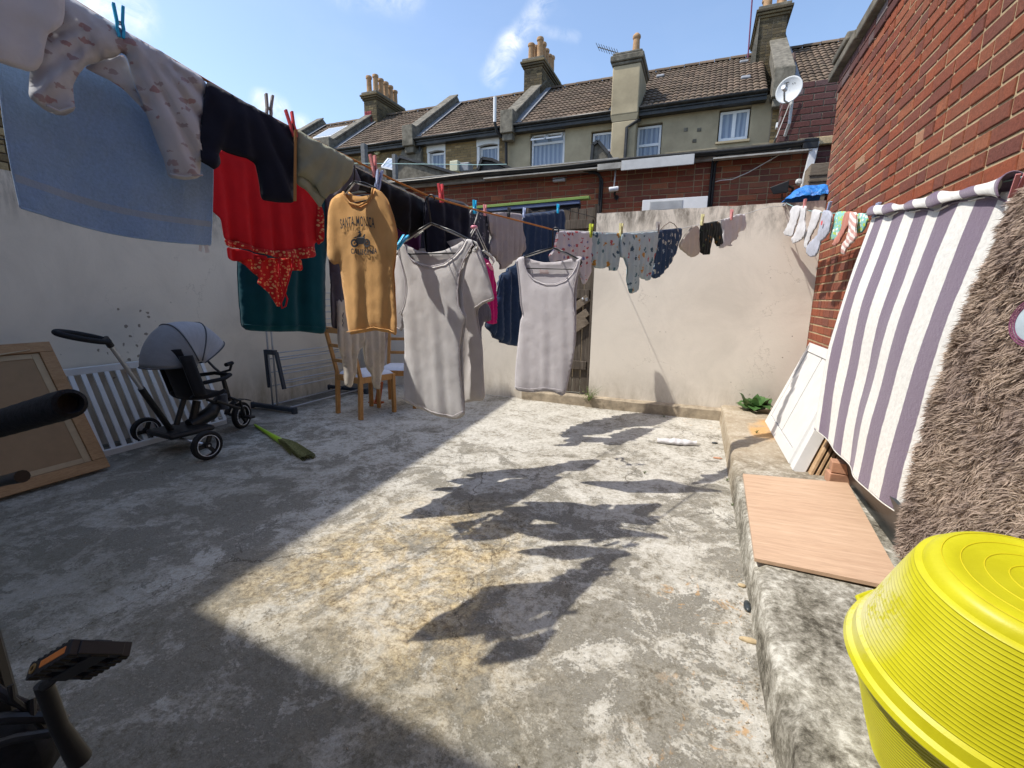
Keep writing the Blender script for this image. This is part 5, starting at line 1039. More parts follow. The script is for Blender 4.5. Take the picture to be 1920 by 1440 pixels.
    for k in range(17):
        a=k*2.4+r.uniform(-.2,.2); L_=r.uniform(.17,.25)*(1 if k<11 else .8); lift=r.uniform(.35,.95) if k<11 else r.uniform(.9,1.25); w=L_*.30; d=Vector((math.cos(a),math.sin(a)*.7,0)); s=Vector((-d.y,d.x,0)).normalized()
        g=MB()
        def lf(u,v):
            x=(u-.5)*2; ww=w*math.sin(math.pi*min(1,v**.8*.96+.04))**.8; z=math.sin(lift)*L_*v*1.15-.42*L_*(v**2.4)*(1-lift*.5)+.02*math.sin(k*3.1+v*5)
            q=c+d*(math.cos(lift)*L_*v+.02)+s*x*ww+Vector((0,0,z+.02*abs(x)*(1-v)+.006*math.sin(v*14+k)*abs(x))); q.z=max(q.z,.168); q.y=min(q.y,5.155); return q
        g.grid(lf,6,10); obj('leaf',g,M['leaf'],t,smooth=True)
    # weeds
    def weed(px,py,z,n,h,label,y=None):
        p=at(px,py,z=z) if y is None else at(px,py,y=y); t=thing('weed',label,'weed',p); g=MB(); r=random.Random(int(px))
        for k in range(n):
            a=r.uniform(0,6.28); tip=p+Vector((math.cos(a)*h*r.uniform(.2,.8),math.sin(a)*h*r.uniform(.1,.5)-.01,h*r.uniform(.25,1))); md=p.lerp(tip,.5)+Vector((0,0,h*.12)); g.tube([p,md,tip],[.0016,.0014,.0006],3,cap=False)
            for j in range(3):
                q=p.lerp(tip,r.uniform(.3,1)); s=h*r.uniform(.06,.13); u=Vector((r.uniform(-1,1),r.uniform(-1,1),r.uniform(-.3,.8))).normalized()*s; w=u.cross(Vector((r.random(),r.random(),1))).normalized()*s*.45; g.add([q,q+u*.5+w,q+u,q+u*.5-w],[(0,1,2,3)])
        obj('stems',g,M['weed'],t)
    weed(1104,752,.0,26,.20,'straggly pale weed at the right foot of the wooden gate',y=5.08); weed(1365,855,.0,12,.05,'tiny weed in the crack at the foot of the ledge, beside the white sock'); weed(1363,902,0,12,.04,'small weed at the ledge foot, halfway along the laminate board end'); weed(1208,888,0,14,.035,'tiny green weed in a concrete crack in the middle of the yard'); weed(1418,812,.165,12,.04,'little weed on the ledge beside the white doors'); weed(1372,948,0,8,.03,'faint weed sprig at the ledge foot, nearest of those beside the board'); weed(1245,782,0,14,.03,'low dark weed against the plinth of the cream wall')
    def pebble(nm,px,py,s,mat,label,cat,sz=(1,1,1),z=0):
        p=at(px,py,z=z); g=MB(); g.lathe([(0.001,-1)]+[(math.cos(a),math.sin(a)) for a in np.linspace(-1.3,1.3,7)]+[(.001,1)],(0,0,0),(0,0,1),12); r=random.Random(int(px)); g.v=[(v[0]*s*sz[0]*r.uniform(.88,1.1)+p.x,v[1]*s*sz[1]*r.uniform(.9,1.08)+p.y,(v[2]*s*sz[2]*r.uniform(.85,1.1))+p.z+s*sz[2]*.7) for v in g.v]; tag(obj(nm,g,mat,smooth=True),label,cat)
    pebble('dark_pebble',1401,1140,.016,M['trough'],'smooth black pebble on the floor against the ledge','pebble',(1,2.3,.8)); pebble('stone_chip',1404,1204,.024,M['mortar'],'flat sandy stone chip on the floor below the ledge','stone',(1.5,.5,.45)); pebble('stone_chip',1391,1100,.014,M['mortar'],'small pale stone chip just beyond the black pebble','stone',(1.3,.8,.6)); pebble('dark_pebble',1340,832,.016,M['trough'],'small dark scrap lying right of the white sock','scrap',(1.6,.6,.6)); pebble('stone_chip',996,746,.025,M['redblock'],'little brown stone under the hanging vest at the back','stone',(1.5,.7,.7)); pebble('leaf_scrap',1345,860,.02,M['redblock'],'dry brown leaf scrap at the foot of the ledge','leaf',(1.8,.8,.4))
    r=random.Random(9); g=MB()
    for k in range(1600):
        x=r.uniform(-4.2,.28); y=r.uniform(.4,5.0); 
        q_=r.random()
        if q_<.30: x=.285-abs(r.gauss(0,.05))
        elif q_<.5: y=5.09-abs(r.gauss(0,.07)); x=r.uniform(-1.1,.28)
        elif q_<.6: x=-4.48+abs(r.gauss(0,.08))
        s=r.uniform(.0012,.004)*(1.4 if r.random()<.08 else 1); g.add([(x-s,y,.006),(x,y-s*.8,.006),(x+s,y,.006),(x,y+s,.006),(x,y,.006+s*.8)],[(0,1,4),(1,2,4),(2,3,4),(3,0,4)])
    tag(obj('grit',g,M['plinth']),'loose sandy grit scattered over the concrete yard','grit',kind='stuff')
    # sock on the floor
    t=MB(); a=at(1232,830,z=.0); b=at(1306,836,z=.0)
    def sk(u,v):
        p=a.lerp(b,u); w=.060*(1-.3*abs(u-.35))*math.sin(math.pi*min(.97,u*1.04+.03))**.4; an=v*2*math.pi; q=p+Vector((0,math.cos(an)*w,0.022+.024*math.sin(an)+.018*noise.noise(Vector((u*8,v*3,1))))); q.z=max(q.z,.007); return q
    t.grid(sk,30,16); tag(obj('dropped_sock',t,M['whitecot'],smooth=True),'crumpled white sock lying on the sunny concrete','sock')
    # ---------------- yellow tubs
    def tub(base,axis,r0,h,r1,label):
        ax=Vector(axis).normalized(); t=thing('rubber_tub',label,'tub',base); pr=[(0,.010),(.03,.008),(.06,.004)]
        prof=[(0.0,.0)]
        for rr in (.28,.30,.48,.50,.68,.70): prof+= [(r0*rr,.0018 if int(rr*100)%10 in (8,) else 0)]
        prof+=[(r0*.84,0),(r0*.92,.004),(r0*.97,.012),(r0*1.0,.026)]
        nR=22
        for k in range(nR):
            a=.03+(h-.045-.03)*k/nR; rr=r0+(r1-r0)*((a/h)**.85); dl=(h-.075)/nR
            prof+=[(rr,a),(rr+.0005,a+dl*.05),(rr+.0005,a+dl*.13),(rr+.0002,a+dl*.19)]
        prof+=[(r1-.004,h-.045),(r1,h-.02),(r1+.010,h-.014),(r1+.013,h-.004),(r1+.009,h+.003),(r1-.002,h),(r1-.006,h-.03)]
        g=MB(); g.lathe(prof,base,ax,96); g.v=[tuple(Vector(v)) for v in g.v]; obj('tub_wall',g,M['tub'],t,smooth='auto',solid=.004)
        g=MB()
        for rr in (.29,.49,.69,.86): g.lathe([(r0*rr,-.0018),(r0*rr+.0010,-.0030),(r0*rr+.0020,-.0018)],base,ax,72)
        obj('mould_line',g,M['tubring'],t,smooth=True)
        u=Vector((-.60,.80,0)); u=(u-ax*u.dot(ax)).normalized(); v=ax.cross(u)
        for s in (1,-1):
            g=MB(); c=Vector(base)+ax*(h-.004)+u*s*(r1+.004); g.tube([c+v*.06-u*s*.006,c+v*.045+u*s*.014+ax*.004,c+u*s*.018+ax*.006,c-v*.045+u*s*.014+ax*.004,c-v*.06-u*s*.006],[.006,.007,.007,.007,.006],8); obj('handle',g,M['tub'],t,smooth='auto')
        return t
    tub((.661,1.106,.722),(-.03,.18,-1),.176,.285,.252,'upper yellow rubber tub turned upside down, its moulded base facing the sky')
    tub((.665,1.165,.166),(-.02,-.01,1),.176,.272,.246,'lower yellow rubber tub standing upright, capped by the upturned one')
    # ---------------- bicycle, only its near end in view
    t=thing('bicycle','black bicycle at the left edge, only grip, brake lever, pedal and crank showing','bicycle',(-1.25,.3,0))
    G0=at(128,757,t=.50); G1=at(-60,812,t=.60); d=(G1-G0).normalized()
    g=MB(); n=18; pts=[G0.lerp(G1,k/n) for k in range(n+1)]; rad=[.0165]+[.0172 if k%2 else .0168 for k in range(n)]; g.tube(pts,rad,20,cap=False); g.lathe([(.0165,0),(.0160,-.004),(.0118,-.006),(.0105,-.002),(.0098,.006)],G0,d,20); obj('grip',g,M['foam'],t,smooth='auto')
    g=MB(); g.lathe([(.0098,.004),(.004,.006),(.0,.006)],G0,d,20); g.tube([G0+d*.006,G0+d*.007],.004,6); obj('bar_end',g,M['rubber'],t,smooth='auto')
    g=MB(); B1=G1+d*.16; g.tube([G1-d*.02,G1+d*.08,B1,B1+d*.1+Vector((0,0,-.03))],.0125,12); obj('handlebar',g,M['black'],t,smooth='auto')
    L0=at(42,893,t=.53); L1=at(-40,912,t=.56); g=MB(); g.tube([L0,L0.lerp(L1,.3),L1,G1+d*.03+Vector((0,0,-.03))],[.0075,.0065,.007,.009],12); obj('brake_lever',g,M['black'],t,smooth='auto')
    HS=G1+d*.26+Vector((0,0,-.05))
    # frame, wheels
    wy=HS.y; g=MB(); g.tube([HS,Vector((HS.x-.03,HS.y+.02,.82))],.02,12); obj('head_tube',g,M['black'],t,smooth='auto')
    P0=at(145,1240,t=.70); P1=at(70,1290,t=.73)
    K0=at(82,1288,t=.745); K1=at(150,1425,t=.80)        # crank from pedal axle to bottom bracket end
    # pedal
    pd=(at(205,1205,t=.68)-at(108,1262,t=.70)); pdn=pd.normalized(); pc=at(152,1238,t=.69); up_=((CO-pc).normalized()+R2*.45-U2*.45); sd=pdn.cross(up_).normalized(); up_=sd.cross(pdn).normalized()
    Mx=Matrix((( pdn.x,sd.x,up_.x,pc.x),(pdn.y,sd.y,up_.y,pc.y),(pdn.z,sd.z,up_.z,pc.z),(0,0,0,1)))
    g=MB(); L_=.047
    for s in (-1,1): g.box((-L_,s*.034-.007,-.011),(L_,s*.034+.007,.011),Mx)
    for x in (-L_+.004,-.012,.012,L_-.004): g.box((x-.006,-.03,-.010),(x+.006,.03,.010),Mx)
    for k in range(7): 
        for s in (-1,1):
            for zz in (-.0125,.0095): g.box((-L_+.003+k*.0135,s*.034-.0075,zz),(-L_+.009+k*.0135,s*.034+.0075,zz+.003),Mx)
    g.box((-L_-.002,-.012,-.012),(L_,.012,.012),Mx)
    p=obj('pedal',g,M['black'],t,bevel=.0015)
    nearside=-1 if (Mx.to_3x3()@Vector((0,-1,0))).dot(CO-pc)>0 else 1; ns=nearside
    g=MB(); g.box((-.018,ns*.0412-.0008,-.005),(L_-.010,ns*.0412+.0026,.005),Mx); obj('reflector',g,M['orange'],p,bevel=.001)
    g=MB(); g.lathe([(.0035,0),(.0068,0),(.0068,.0014),(.0035,.0014)],Mx@Vector((-L_+.014,ns*.0415,0)),sd*ns,16,closed=True); obj('axle_ring',g,M['brass'],p)
    g=MB(); g.tube([Mx@Vector((-L_-.002,0,0)),K0],.008,10); obj('pedal_axle',g,M['black'],t,smooth='auto')
    g=MB(); g.tube([K0+Vector((0,0,.006)),K0.lerp(K1,.08),K0.lerp(K1,.5)+Vector((.0,-.004,.0)),K1],[.012,.0125,.0125,.017],12); obj('crank',g,M['black'],t,smooth='auto')
    # chain case and bottom bracket mass
    BB=at(35,1400,t=.86); g=MB()
    def bb(u,v):
        a=u*2*math.pi; b=(v-.5)*math.pi; q=Vector((math.cos(a)*math.cos(b)*.085,math.sin(a)*math.cos(b)*.055,math.sin(b)*.075)); q*=1+.16*noise.noise(q*22); return BB+q
    g.grid(bb,40,24); obj('motor_housing',g,M['rubber'],t,smooth=True)
    for k,(a,b,r_) in enumerate((((-10,1290,.80),(70,1330,.83),.008),((20,1285,.80),(60,1340,.82),.005),((-20,1350,.79),(95,1345,.83),.010),((-20,1400,.78),(110,1372,.82),.008),((0,1300,.9),(-60,1250,.95),.02),((60,1310,.82),(95,1380,.83),.006))):
        A=at(a[0],a[1],t=a[2]); Bq=at(b[0],b[1],t=b[2]); g=MB(); g.tube([A,A.lerp(Bq,.5)+Vector((0,-.01,.012)),Bq],r_,8); obj('cable' if r_<.009 else 'frame_tube',g,M['black'],t,smooth='auto')
    FR=Vector((HS.x-.05,HS.y+.05,.85)); g=MB(); g.tube([FR,BB+Vector((-.02,0,0))],.022,10); g.tube([BB,Vector((BB.x-.1,BB.y-.25,.85))],.018,10); obj('frame_tube',g,M['black'],t,smooth='auto')
    for c in (Vector((BB.x-.25,BB.y-.45,.33)),Vector((HS.x-.35,HS.y+.55,.33))):
        g=MB(); 
    return
yard_things()
# ------------------------------------------------------------------ washing
def inside(p,poly):
    x,y=p; c=False; j=len(poly)-1
    for i in range(len(poly)):
        xi,yi=poly[i]; xj,yj=poly[j]
        if (yi>y)!=(yj>y) and x<(xj-xi)*(y-yi)/(yj-yi)+xi: c=not c
        j=i
    return c
def edist(P,poly):
    d=np.full(len(P),1e9)
    for i in range(len(poly)):
        a=np.array(poly[i-1]); b=np.array(poly[i]); ab=b-a; L2=max(1e-12,(ab**2).sum()); t=np.clip(((P-a)@ab)/L2,0,1); d=np.minimum(d,np.hypot(*(P-(a+t[:,None]*ab)).T))
    return d
def smooth_poly(pts,n=2,sharp=()):
    """corner cutting, so that cloth edges run in curves"""
    for _ in range(n):
        q=[]
        for i in range(len(pts)):
            a=pts[i-1]; b=pts[i]; c=pts[(i+1)%len(pts)]
            q.append((b[0]*.86+a[0]*.14,b[1]*.86+a[1]*.14)); q.append((b[0]*.86+c[0]*.14,b[1]*.86+c[1]*.14))
        pts=q
    return pts
class Folds:
    def __init__(s,amp=.02,wl_=.09,seed=0,top=None,lean=0,wr=.006,grow=.35,radial=None):
        s.a=amp; s.w=wl_; s.s=seed; s.top=top; s.lean=lean; s.wr=wr; s.g=grow; s.r=radial
    def __call__(s,x,h):
        dz=max(0,(s.top-h)) if s.top is not None else .3
        k=min(1,.12+dz/s.g); X=x+s.lean*dz
        if s.r is not None: X=math.atan2(x-s.r[0],s.r[1]-h)*.5 if s.r[1]>h else X
        ph=noise.noise(Vector((x*2.5,h*1.6,s.s*3.1)))*2.6
        v=math.sin(X*2*math.pi/s.w+ph+s.s)*.6+math.sin(X*2*math.pi/(s.w*.53)+ph*1.7+s.s*2)*.28+noise.noise(Vector((X/s.w*1.3,h*3,s.s)))*.5
        return s.a*k*v+s.wr*noise.noise(Vector((x*19,h*15,s.s+5)))+s.wr*.5*noise.noise(Vector((x*45,h*33,s.s+9)))
def panel(name,parent,pl,outline,mat,folds,off=0,puff=0,step=.014,px=True,smooth_n=2,solid=.0016,uvm=None,tilt=None,bot=None):
    """one layer of cloth that fills an outline on a hanging plane"""
    pts=[pl.loc(*p) for p in outline] if px else list(outline)
    if smooth_n: pts=smooth_poly(pts,smooth_n)
    dense=[]
    for i in range(len(pts)):
        a=np.array(pts[i-1]); b=np.array(pts[i]); n=max(1,int(np.hypot(*(b-a))/step)); dense+= [tuple(a+(b-a)*k/n) for k in range(n)]
    xs=[p[0] for p in dense]; ys=[p[1] for p in dense]; r=random.Random(5); inn=[]
    nx=int((max(xs)-min(xs))/step)+1; ny=int((max(ys)-min(ys))/step)+1
    cand=np.array([(min(xs)+(i+.5*(j%2))*step+r.uniform(-.1,.1)*step,min(ys)+j*step) for j in range(ny+1) for i in range(nx+1)])
    dd=edist(cand,dense)
    inn=[tuple(c) for c,d in zip(cand,dd) if d>step*.55 and inside(c,dense)]
    allp=dense+inn; nb=len(dense)
    v2,_,f2,ov,_,_=delaunay_2d_cdt([Vector(p) for p in allp],[(i,(i+1)%nb) for i in range(nb)],[],1,1e-6)
    P=np.array([(v.x,v.y) for v in v2]); ed=edist(P,dense); top=max(ys)
    if folds.top is None: folds.top=top
    g=MB(); vs=[];uv=[]
    for (x,h),e in zip(P,ed):
        d=off+folds(x,h)+puff*(1-math.exp(-e/.035))
        if tilt: d+=tilt*(top-h)
        vs.append(pl.pt(x,h,d)); uv.append((x,h))
    g.add(vs,[tuple(f) for f in f2],uv); return obj(name,g,mat,parent,smooth=True,solid=solid)
def garment(name,label,cat,pl,front,mat,folds=None,back=None,puff=.012,group=None,off=0,step=.014,gap=.012,**k):
    folds=folds or Folds(); c=pl.loc(*front[0]); t=thing(name,label,cat,pl.pt(c[0],c[1]),group)
    fo=[pl.loc(*p) for p in front]; folds.top=max(p[1] for p in fo)
    panel('front',t,pl,front,mat,folds,off+gap/2,puff,step,**k)
    b=Folds(folds.a,folds.w,folds.s,folds.top,folds.lean,folds.wr,folds.g,folds.r)
    panel('back',t,pl,back or front,mat,b,off-gap/2,-puff,step*1.3,**k)
    return t
def rib(parent,pl,line,r,mat,folds,off,name='hem',n=6):
    pts=[pl.loc(*p) for p in line]; out=[]
    for a,b in zip(pts,pts[1:]):
        m=max(1,int(math.hypot(b[0]-a[0],b[1]-a[1])/.012))
        for k in range(m): 
            x=a[0]+(b[0]-a[0])*k/m; h=a[1]+(b[1]-a[1])*k/m; out.append(pl.pt(x,h,off+folds(x,h)))
    x,h=pts[-1]; out.append(pl.pt(x,h,off+folds(x,h)))
    g=MB(); g.tube(out,r,n); return obj(name,g,mat,parent,smooth=True)
L1=Plane((-.85,2.7),(-1.70,.74)); L2=Plane((-2.30,1.0),(-1.33,4.6)); L3=Plane((-.85,2.7),(.66,5.17))
def rope(name,label,pts,r,mat,twist=False):
    g=MB(); out=[]
    for a,b in zip(pts,pts[1:]):
        n=max(2,int((b-a).length/.05))
        for k in range(n): out.append(a.lerp(b,k/n))
    out.append(pts[-1]); g.tube(out,r,7)
    if twist:
        for ph in (0,2.1,4.2):
            q=[]
            for i in range(len(out)*4-3):
                a=out[min(i//4,len(out)-1)]; b=out[min(i//4+1,len(out)-1)]; p=a.lerp(b,(i%4)/4); an=i*.9+ph; q.append(p+Vector((math.cos(an)*.5,0,math.sin(an)))*r*.6)
            g.tube(q,r*.5,4)
    return tag(obj(name,g,mat,smooth=True),label,'clothesline')
def peg(pl,px,py,colr,label,lean=0,s=1.0,roll=0,grip=None,cat='clothes peg'):
    """two sprung jaws gripping the line at px,py (the line end of the peg)"""
    p=pl.hit(px,py); t=thing('clothes_peg',label,'clothes peg',p); up=(Vector((0,0,1))+pl.u*math.tan(R_(lean))).normalized(); w=pl.n; side=pl.u*math.cos(R_(roll))+w*math.sin(R_(roll)); th=up.cross(side)
    L_=.072*s
    for sg in (-1,1):
        g=MB(); b=p-up*.016*s; q=[b+side*sg*.0042,b+up*.018*s+side*sg*.0075,b+up*.034*s+side*sg*.006,b+up*L_+side*sg*.0105]
        for a,c in zip(q,q[1:]): g.bar(a,c,.0062*s,.0145*s,up=th)
        obj('jaw',g,M['peg'+colr],t,bevel=.001)
    g=MB(); g.tube([p+up*.016*s+side*.010+th*.0,p+up*.020*s+side*.0,p+up*.016*s-side*.010],.0026,6); g.lathe([(.0035,-.007),(.0035,.007)],p+up*.017*s,th,10); obj('spring',g,M['chrome'],t,smooth=True)
    return t
def hanger(label,pl,hook_px,neck_px,lpx,rpx,bar=None,mat='hangerblack',ends=True,r=.0035,inner='hangerwhite'):
    p=pl.hit(*hook_px); t=thing('clothes_hanger',label,'clothes hanger',p); n=pl.hit(*neck_px); l=pl.hit(*lpx); q=pl.hit(*rpx)
    rr=.019; g=MB(); hk=[p+pl.u*(math.cos(a)*rr)+Vector((0,0,math.sin(a)*rr-rr+.004)) for a in np.linspace(-.4,3.5,12)]
    s=1 if (hk[-1]-n).length<(hk[0]-n).length else -1
    hk=hk if s==1 else [p-pl.u*(h-p).dot(pl.u)+Vector((0,0,(h-p).z)) for h in hk]
    hk+= [hk[-1].lerp(n,.35)+pl.u*.0,n]; g.tube(hk,r*.9,8); obj('hook',g,M[mat],t,smooth=True)
    for e,nm in ((l,'left'),(q,'right')):
        d=(e-n); g=MB(); g.tube([n,n+d*.5+Vector((0,0,.006)),e,e+d.normalized()*.012+Vector((0,0,-.012)),e+Vector((0,0,-.030)),e-d.normalized()*.012+Vector((0,0,-.036))],[r,r,r,r*.9,r*.85,r*.8],8); obj('arm',g,M[mat],t,smooth=True)
        if inner: g=MB(); g.tube([n+Vector((0,0,-.004))-pl.n*.006,e+Vector((0,0,-.004))-pl.n*.006],r*.8,6); obj('arm_back',g,M[inner],t,smooth=True)
    g=MB(); 
    if bar: a,b=pl.hit(*bar[0]),pl.hit(*bar[1])
    else: a,b=l+Vector((0,0,-.04)),q+Vector((0,0,-.04))
    g.tube([l+Vector((0,0,-.02)),a,b,q+Vector((0,0,-.02))],r*.8,8); obj('trouser_bar',g,M[mat],t,smooth=True)
    return t
def text_on(parent,pl,body,cpx,width_px,folds,off,mat,arc=0,sx=1.0,tall=1.0,bold=.0):
    tx=bpy.data.curves.new('txt','FONT'); tx.body=body; tx.size=1; tx.align_x='CENTER'; tx.offset=bold; tx.space_character=1.12; tx.resolution_u=3; to=bpy.data.objects.new('txt',tx); COL.objects.link(to)
    bpy.context.view_layer.update(); me=bpy.data.meshes.new_from_object(to.evaluated_get(bpy.context.evaluated_depsgraph_get())); bpy.data.objects.remove(to)
    bm=bmesh.new(); bm.from_mesh(me); bmesh.ops.triangulate(bm,faces=bm.faces); bmesh.ops.subdivide_edges(bm,edges=[e for e in bm.edges if e.calc_length()>.18],cuts=2); bmesh.ops.triangulate(bm,faces=bm.faces)
    xs=[v.co.x for v in bm.verts]; W_=max(xs)-min(xs); a=pl.loc(cpx[0]-width_px/2,cpx[1]); b=pl.loc(cpx[0]+width_px/2,cpx[1]); s=(b[0]-a[0])/W_; c=pl.loc(*cpx); sg=1 if s>0 else -1; S=abs(s)
    slope=(b[1]-a[1])/(b[0]-a[0])
    vs=[]
    for v in bm.verts:
        x=v.co.x*s; xx=v.co.x/W_*2; h=v.co.y*S*tall+arc*S*W_*(1-xx*xx)*.5
        X=c[0]+x; Hh=c[1]+h+0*slope*x; vs.append(pl.pt(X,Hh,off+folds(X,Hh)))
    bm.verts.index_update(); g=MB(); g.add(vs,[tuple(v.index for v in f.verts) for f in bm.faces]); bm.free(); return obj('printed_word',g,mat,parent)
def laundry():
    # ---- ropes
    l1=[(-120,-190),(0,-85),(118,-12),(228,57),(310,104),(387,151),(470,200),(552,243),(610,274),(663,300),(730,334),(800,366),(845,380),(890,393),(965,412),(1038,431)]
    rope('clothesline','orange twisted clothesline running from the near left towards the small hanging vest',[L1.hit(*p) for p in l1],.0042,M['rope'],True)
    rope('clothesline','thin pale cord running beside the orange rope in front of the black jacket',[L1.hit(a,b+7)-L1.n*.02 for a,b in l1[8:12]],.0025,M['cord'])
    L2z=[(-200,230),(10,262),(120,276),(240,292),(392,310),(500,325),(600,340),(700,358),(800,378),(875,388),(920,396),(985,398),(1057,392),(1110,384)]
    pts=[L2.hit(*p) for p in L2z[:-1]]; rope('clothesline','dark rear clothesline behind the shirts, ending above the wooden gate',pts+[Vector((-1.15,5.19,2.13))],.003,M['black'])
    l3=[(1040,431),(1110,435),(1170,437),(1225,432),(1280,428),(1345,414),(1395,402),(1440,388)]
    rope('clothesline','pale cord carrying the childrens clothes across to the hook on the back wall',[L3.hit(*p) for p in l3]+[Vector((.655,5.165,2.14))],.0028,M['cord'])
    S0=Vector((.675,5.165,2.165)); S1=at(1640,400,x=.915); S2=at(1925,330,x=.93)
    L4=Plane((S0.x,S0.y),(S1.x,S1.y)); L5=Plane((S1.x,S1.y),(S2.x,S2.y))
    rope('clothesline','thin teal cord carrying the baby socks and striped towel along the brick wall',[S0,L4.hit(1500,393),L4.hit(1540,398),L4.hit(1600,403),S1,S2,Vector((.95,.6,1.62))],.0026,M['tealcord'])
    g=MB(); g.lathe([(0,0),(.012,0),(.012,.012),(0,.012)],(.655,5.17,2.15),(0,-1,0),10); g.tube([(.655,5.16,2.14),(.66,5.13,2.14),(.675,5.13,2.16),(.68,5.155,2.17)],.004,6); tag(obj('wall_hook',g,M['chrome']),'small metal hook holding both lines near the blue tarpaulin','hook')
    # faint diagonal cord that leans on the back wall? (left out: only shadows are seen)
    # ---- near left
    F=Folds(.012,.11,1,wr=.004)
    P=L1.shift(.03)
    garment('white_vest','white sleeveless baby vest hanging at the top left corner, partly out of frame','vest',P,[(-110,-150),(0,-88),(90,-30),(122,-8),(121,30),(117,50),(104,60),(90,66),(84,90),(80,116),(70,130),(52,133),(20,122),(-30,108),(-110,90)],M['vest'],Folds(.014,.16,2,wr=.004),back=[(-110,-150),(0,-88),(90,-30),(122,-8),(121,22),(100,36),(75,45),(60,62),(54,90),(56,118),(66,131),(20,122),(-30,108),(-110,90)],puff=.012)
    t=garment('pyjama_trousers','grey childs pyjama trousers with a faded pattern, over the blue towel at top left','trousers',L1,[(100,-22),(160,14),(228,57),(310,104),(387,151),(383,200),(378,255),(376,333),(350,338),(318,332),(308,296),(290,248),(272,205),(250,150),(238,104),(230,97),(218,104),(190,112),(162,120),(146,140),(136,160),(141,206),(122,215),(104,213),(85,205),(54,184),(55,140),(66,80),(84,25)],M['pyjama'],Folds(.016,.12,3,wr=.006,radial=(L1.loc(228,40)[0],L1.loc(228,40)[1])),puff=.014)
    panel('inner_leg',t,L1,[(158,121),(190,108),(236,96),(252,150),(276,212),(262,192),(236,166),(205,146),(178,132)],M['pyjama'],Folds(.012,.08,4),-.02)
    f=Folds(.012,.12,3,top=L1.loc(387,151)[1]); rib(t,L1,[(318,328),(348,334),(376,331)],.0035,M['pyjama'],f,.022,'cuff'); rib(t,L1,[(88,203),(112,212),(140,204)],.0035,M['pyjama'],f,.022,'cuff')
    # blue towel behind
    LT=L1.shift(-.06); A,B,Cc,D=[LT.loc(*p) for p in ((-4,-55),(391,160),(398,457),(41,388))]
    t=thing('bath_towel','sky blue bath towel with a pale woven band, hanging behind the pyjama trousers','towel',LT.pt(*A)); fo=Folds(.014,.30,5,top=A[1],wr=.004,grow=.8); g=MB()
    def tw(u,v):
        su=.022*math.sin(u*math.pi); x=(A[0]*(1-u)+B[0]*u)*(1-v)+(D[0]*(1-u)+Cc[0]*u)*v; h=(A[1]*(1-u)+B[1]*u)*(1-v)+(D[1]*(1-u)+Cc[1]*u)*v-su*(1-v)*.8-su*v*1.1
        x+=.018*math.sin(v*3.0)*(1-u)-.01*math.sin(v*3.1)*u
        return LT.pt(x,h,-.02+fo(x,h))
    g.grid(tw,90,90); obj('terry_cloth',g,M['towelblue'],t,smooth=True,solid=.005)
    g=MB(); g.tube([tw(u,1.0) for u in np.linspace(0,1,60)],.004,6); g.tube([tw(0,v) for v in np.linspace(0,1,60)],.0035,6); g.tube([tw(1,v) for v in np.linspace(0,1,60)],.0035,6); obj('hem',g,M['towelblue'],t,smooth=True)
    q=tw(.955,1.0); g=MB(); g.add([q,q+LT.u*-.012+Vector((0,0,0)),q+LT.u*-.016-Vector((0,0,.028)),q+LT.u*-.002-Vector((0,0,.030))],[(0,1,2,3)]); g.add([q+LT.u*.004,q+LT.u*.014,q+LT.u*.018-Vector((0,0,.024)),q+LT.u*.008-Vector((0,0,.027))],[(0,1,2,3)]); obj('care_label',g,M['whitecot'],t,solid=.0006)
    # dark navy trousers with tan stripe
    P=L1.shift(.01)
    t=garment('navy_trousers','navy joggers with a tan side stripe, pegged in front of the scarlet dress','trousers',P,[(387,151),(430,176),(470,198),(520,226),(554,243),(555,262),(553,320),(552,381),(520,379),(493,373),(487,334),(481,305),(458,296),(430,286),(416,279),(409,290),(413,306),(408,314),(401,319),(388,309),(375,300),(376,240),(381,190)],M['navy'],Folds(.018,.13,6,wr=.006,radial=(L1.loc(450,120)[0],L1.loc(450,120)[1])),puff=.016)
    f=Folds(.018,.13,6,top=P.loc(554,243)[1],radial=(L1.loc(450,120)[0],L1.loc(450,120)[1]))
    g=MB(); V=[]; 
    for k in range(31):
        u=k/30; y=247+u*132; xl=P.loc(546.5-u*1.5,y); xr=P.loc(551.5-u*.5,y); V+=[P.pt(*xl,.028),P.pt(*xr,.026)]
    g.add(V,[(2*k,2*k+1,2*k+3,2*k+2) for k in range(30)]); obj('side_stripe',g,M['tan'],t,solid=.002)
    # khaki trousers
    t=garment('khaki_trousers','pale sage khaki trousers folded over the line beside the red peg','trousers',P,[(556,243),(580,257),(610,273),(640,289),(664,301),(660,322),(652,338),(640,352),(626,362),(617,364),(610,374),(603,370),(592,352),(580,340),(566,332),(555,330),(556,300),(556,270)],M['khaki'],Folds(.012,.14,7,wr=.006,radial=(L1.loc(650,250)[0],L1.loc(650,250)[1])),puff=.014)
    panel('folded_leg',t,P,[(556,322),(575,330),(596,345),(610,373),(600,390),(592,378),(575,358),(556,345)],M['khaki'],Folds(.012,.08,8),.0)
    # scarlet dress
    t=thing('sundress','scarlet sundress with gold printed border, hanging behind the navy joggers','dress',L2.hit(500,330)); PR=Plane((-1.98,1.52),(-1.62,2.05)).shift(0); PR=L2.shift(.22)
    rf=Folds(.022,.10,9,top=PR.loc(480,300)[1],wr=.005,grow=.5)
    panel('body',t,PR,[(393,300),(430,270),(480,290),(540,325),(600,372),(604,410),(601,448),(592,458),(594,480),(560,484),(528,481),(505,478),(470,462),(440,452),(418,450),(413,410),(400,398),(392,388)],M['redcl'],rf,.0,.0)
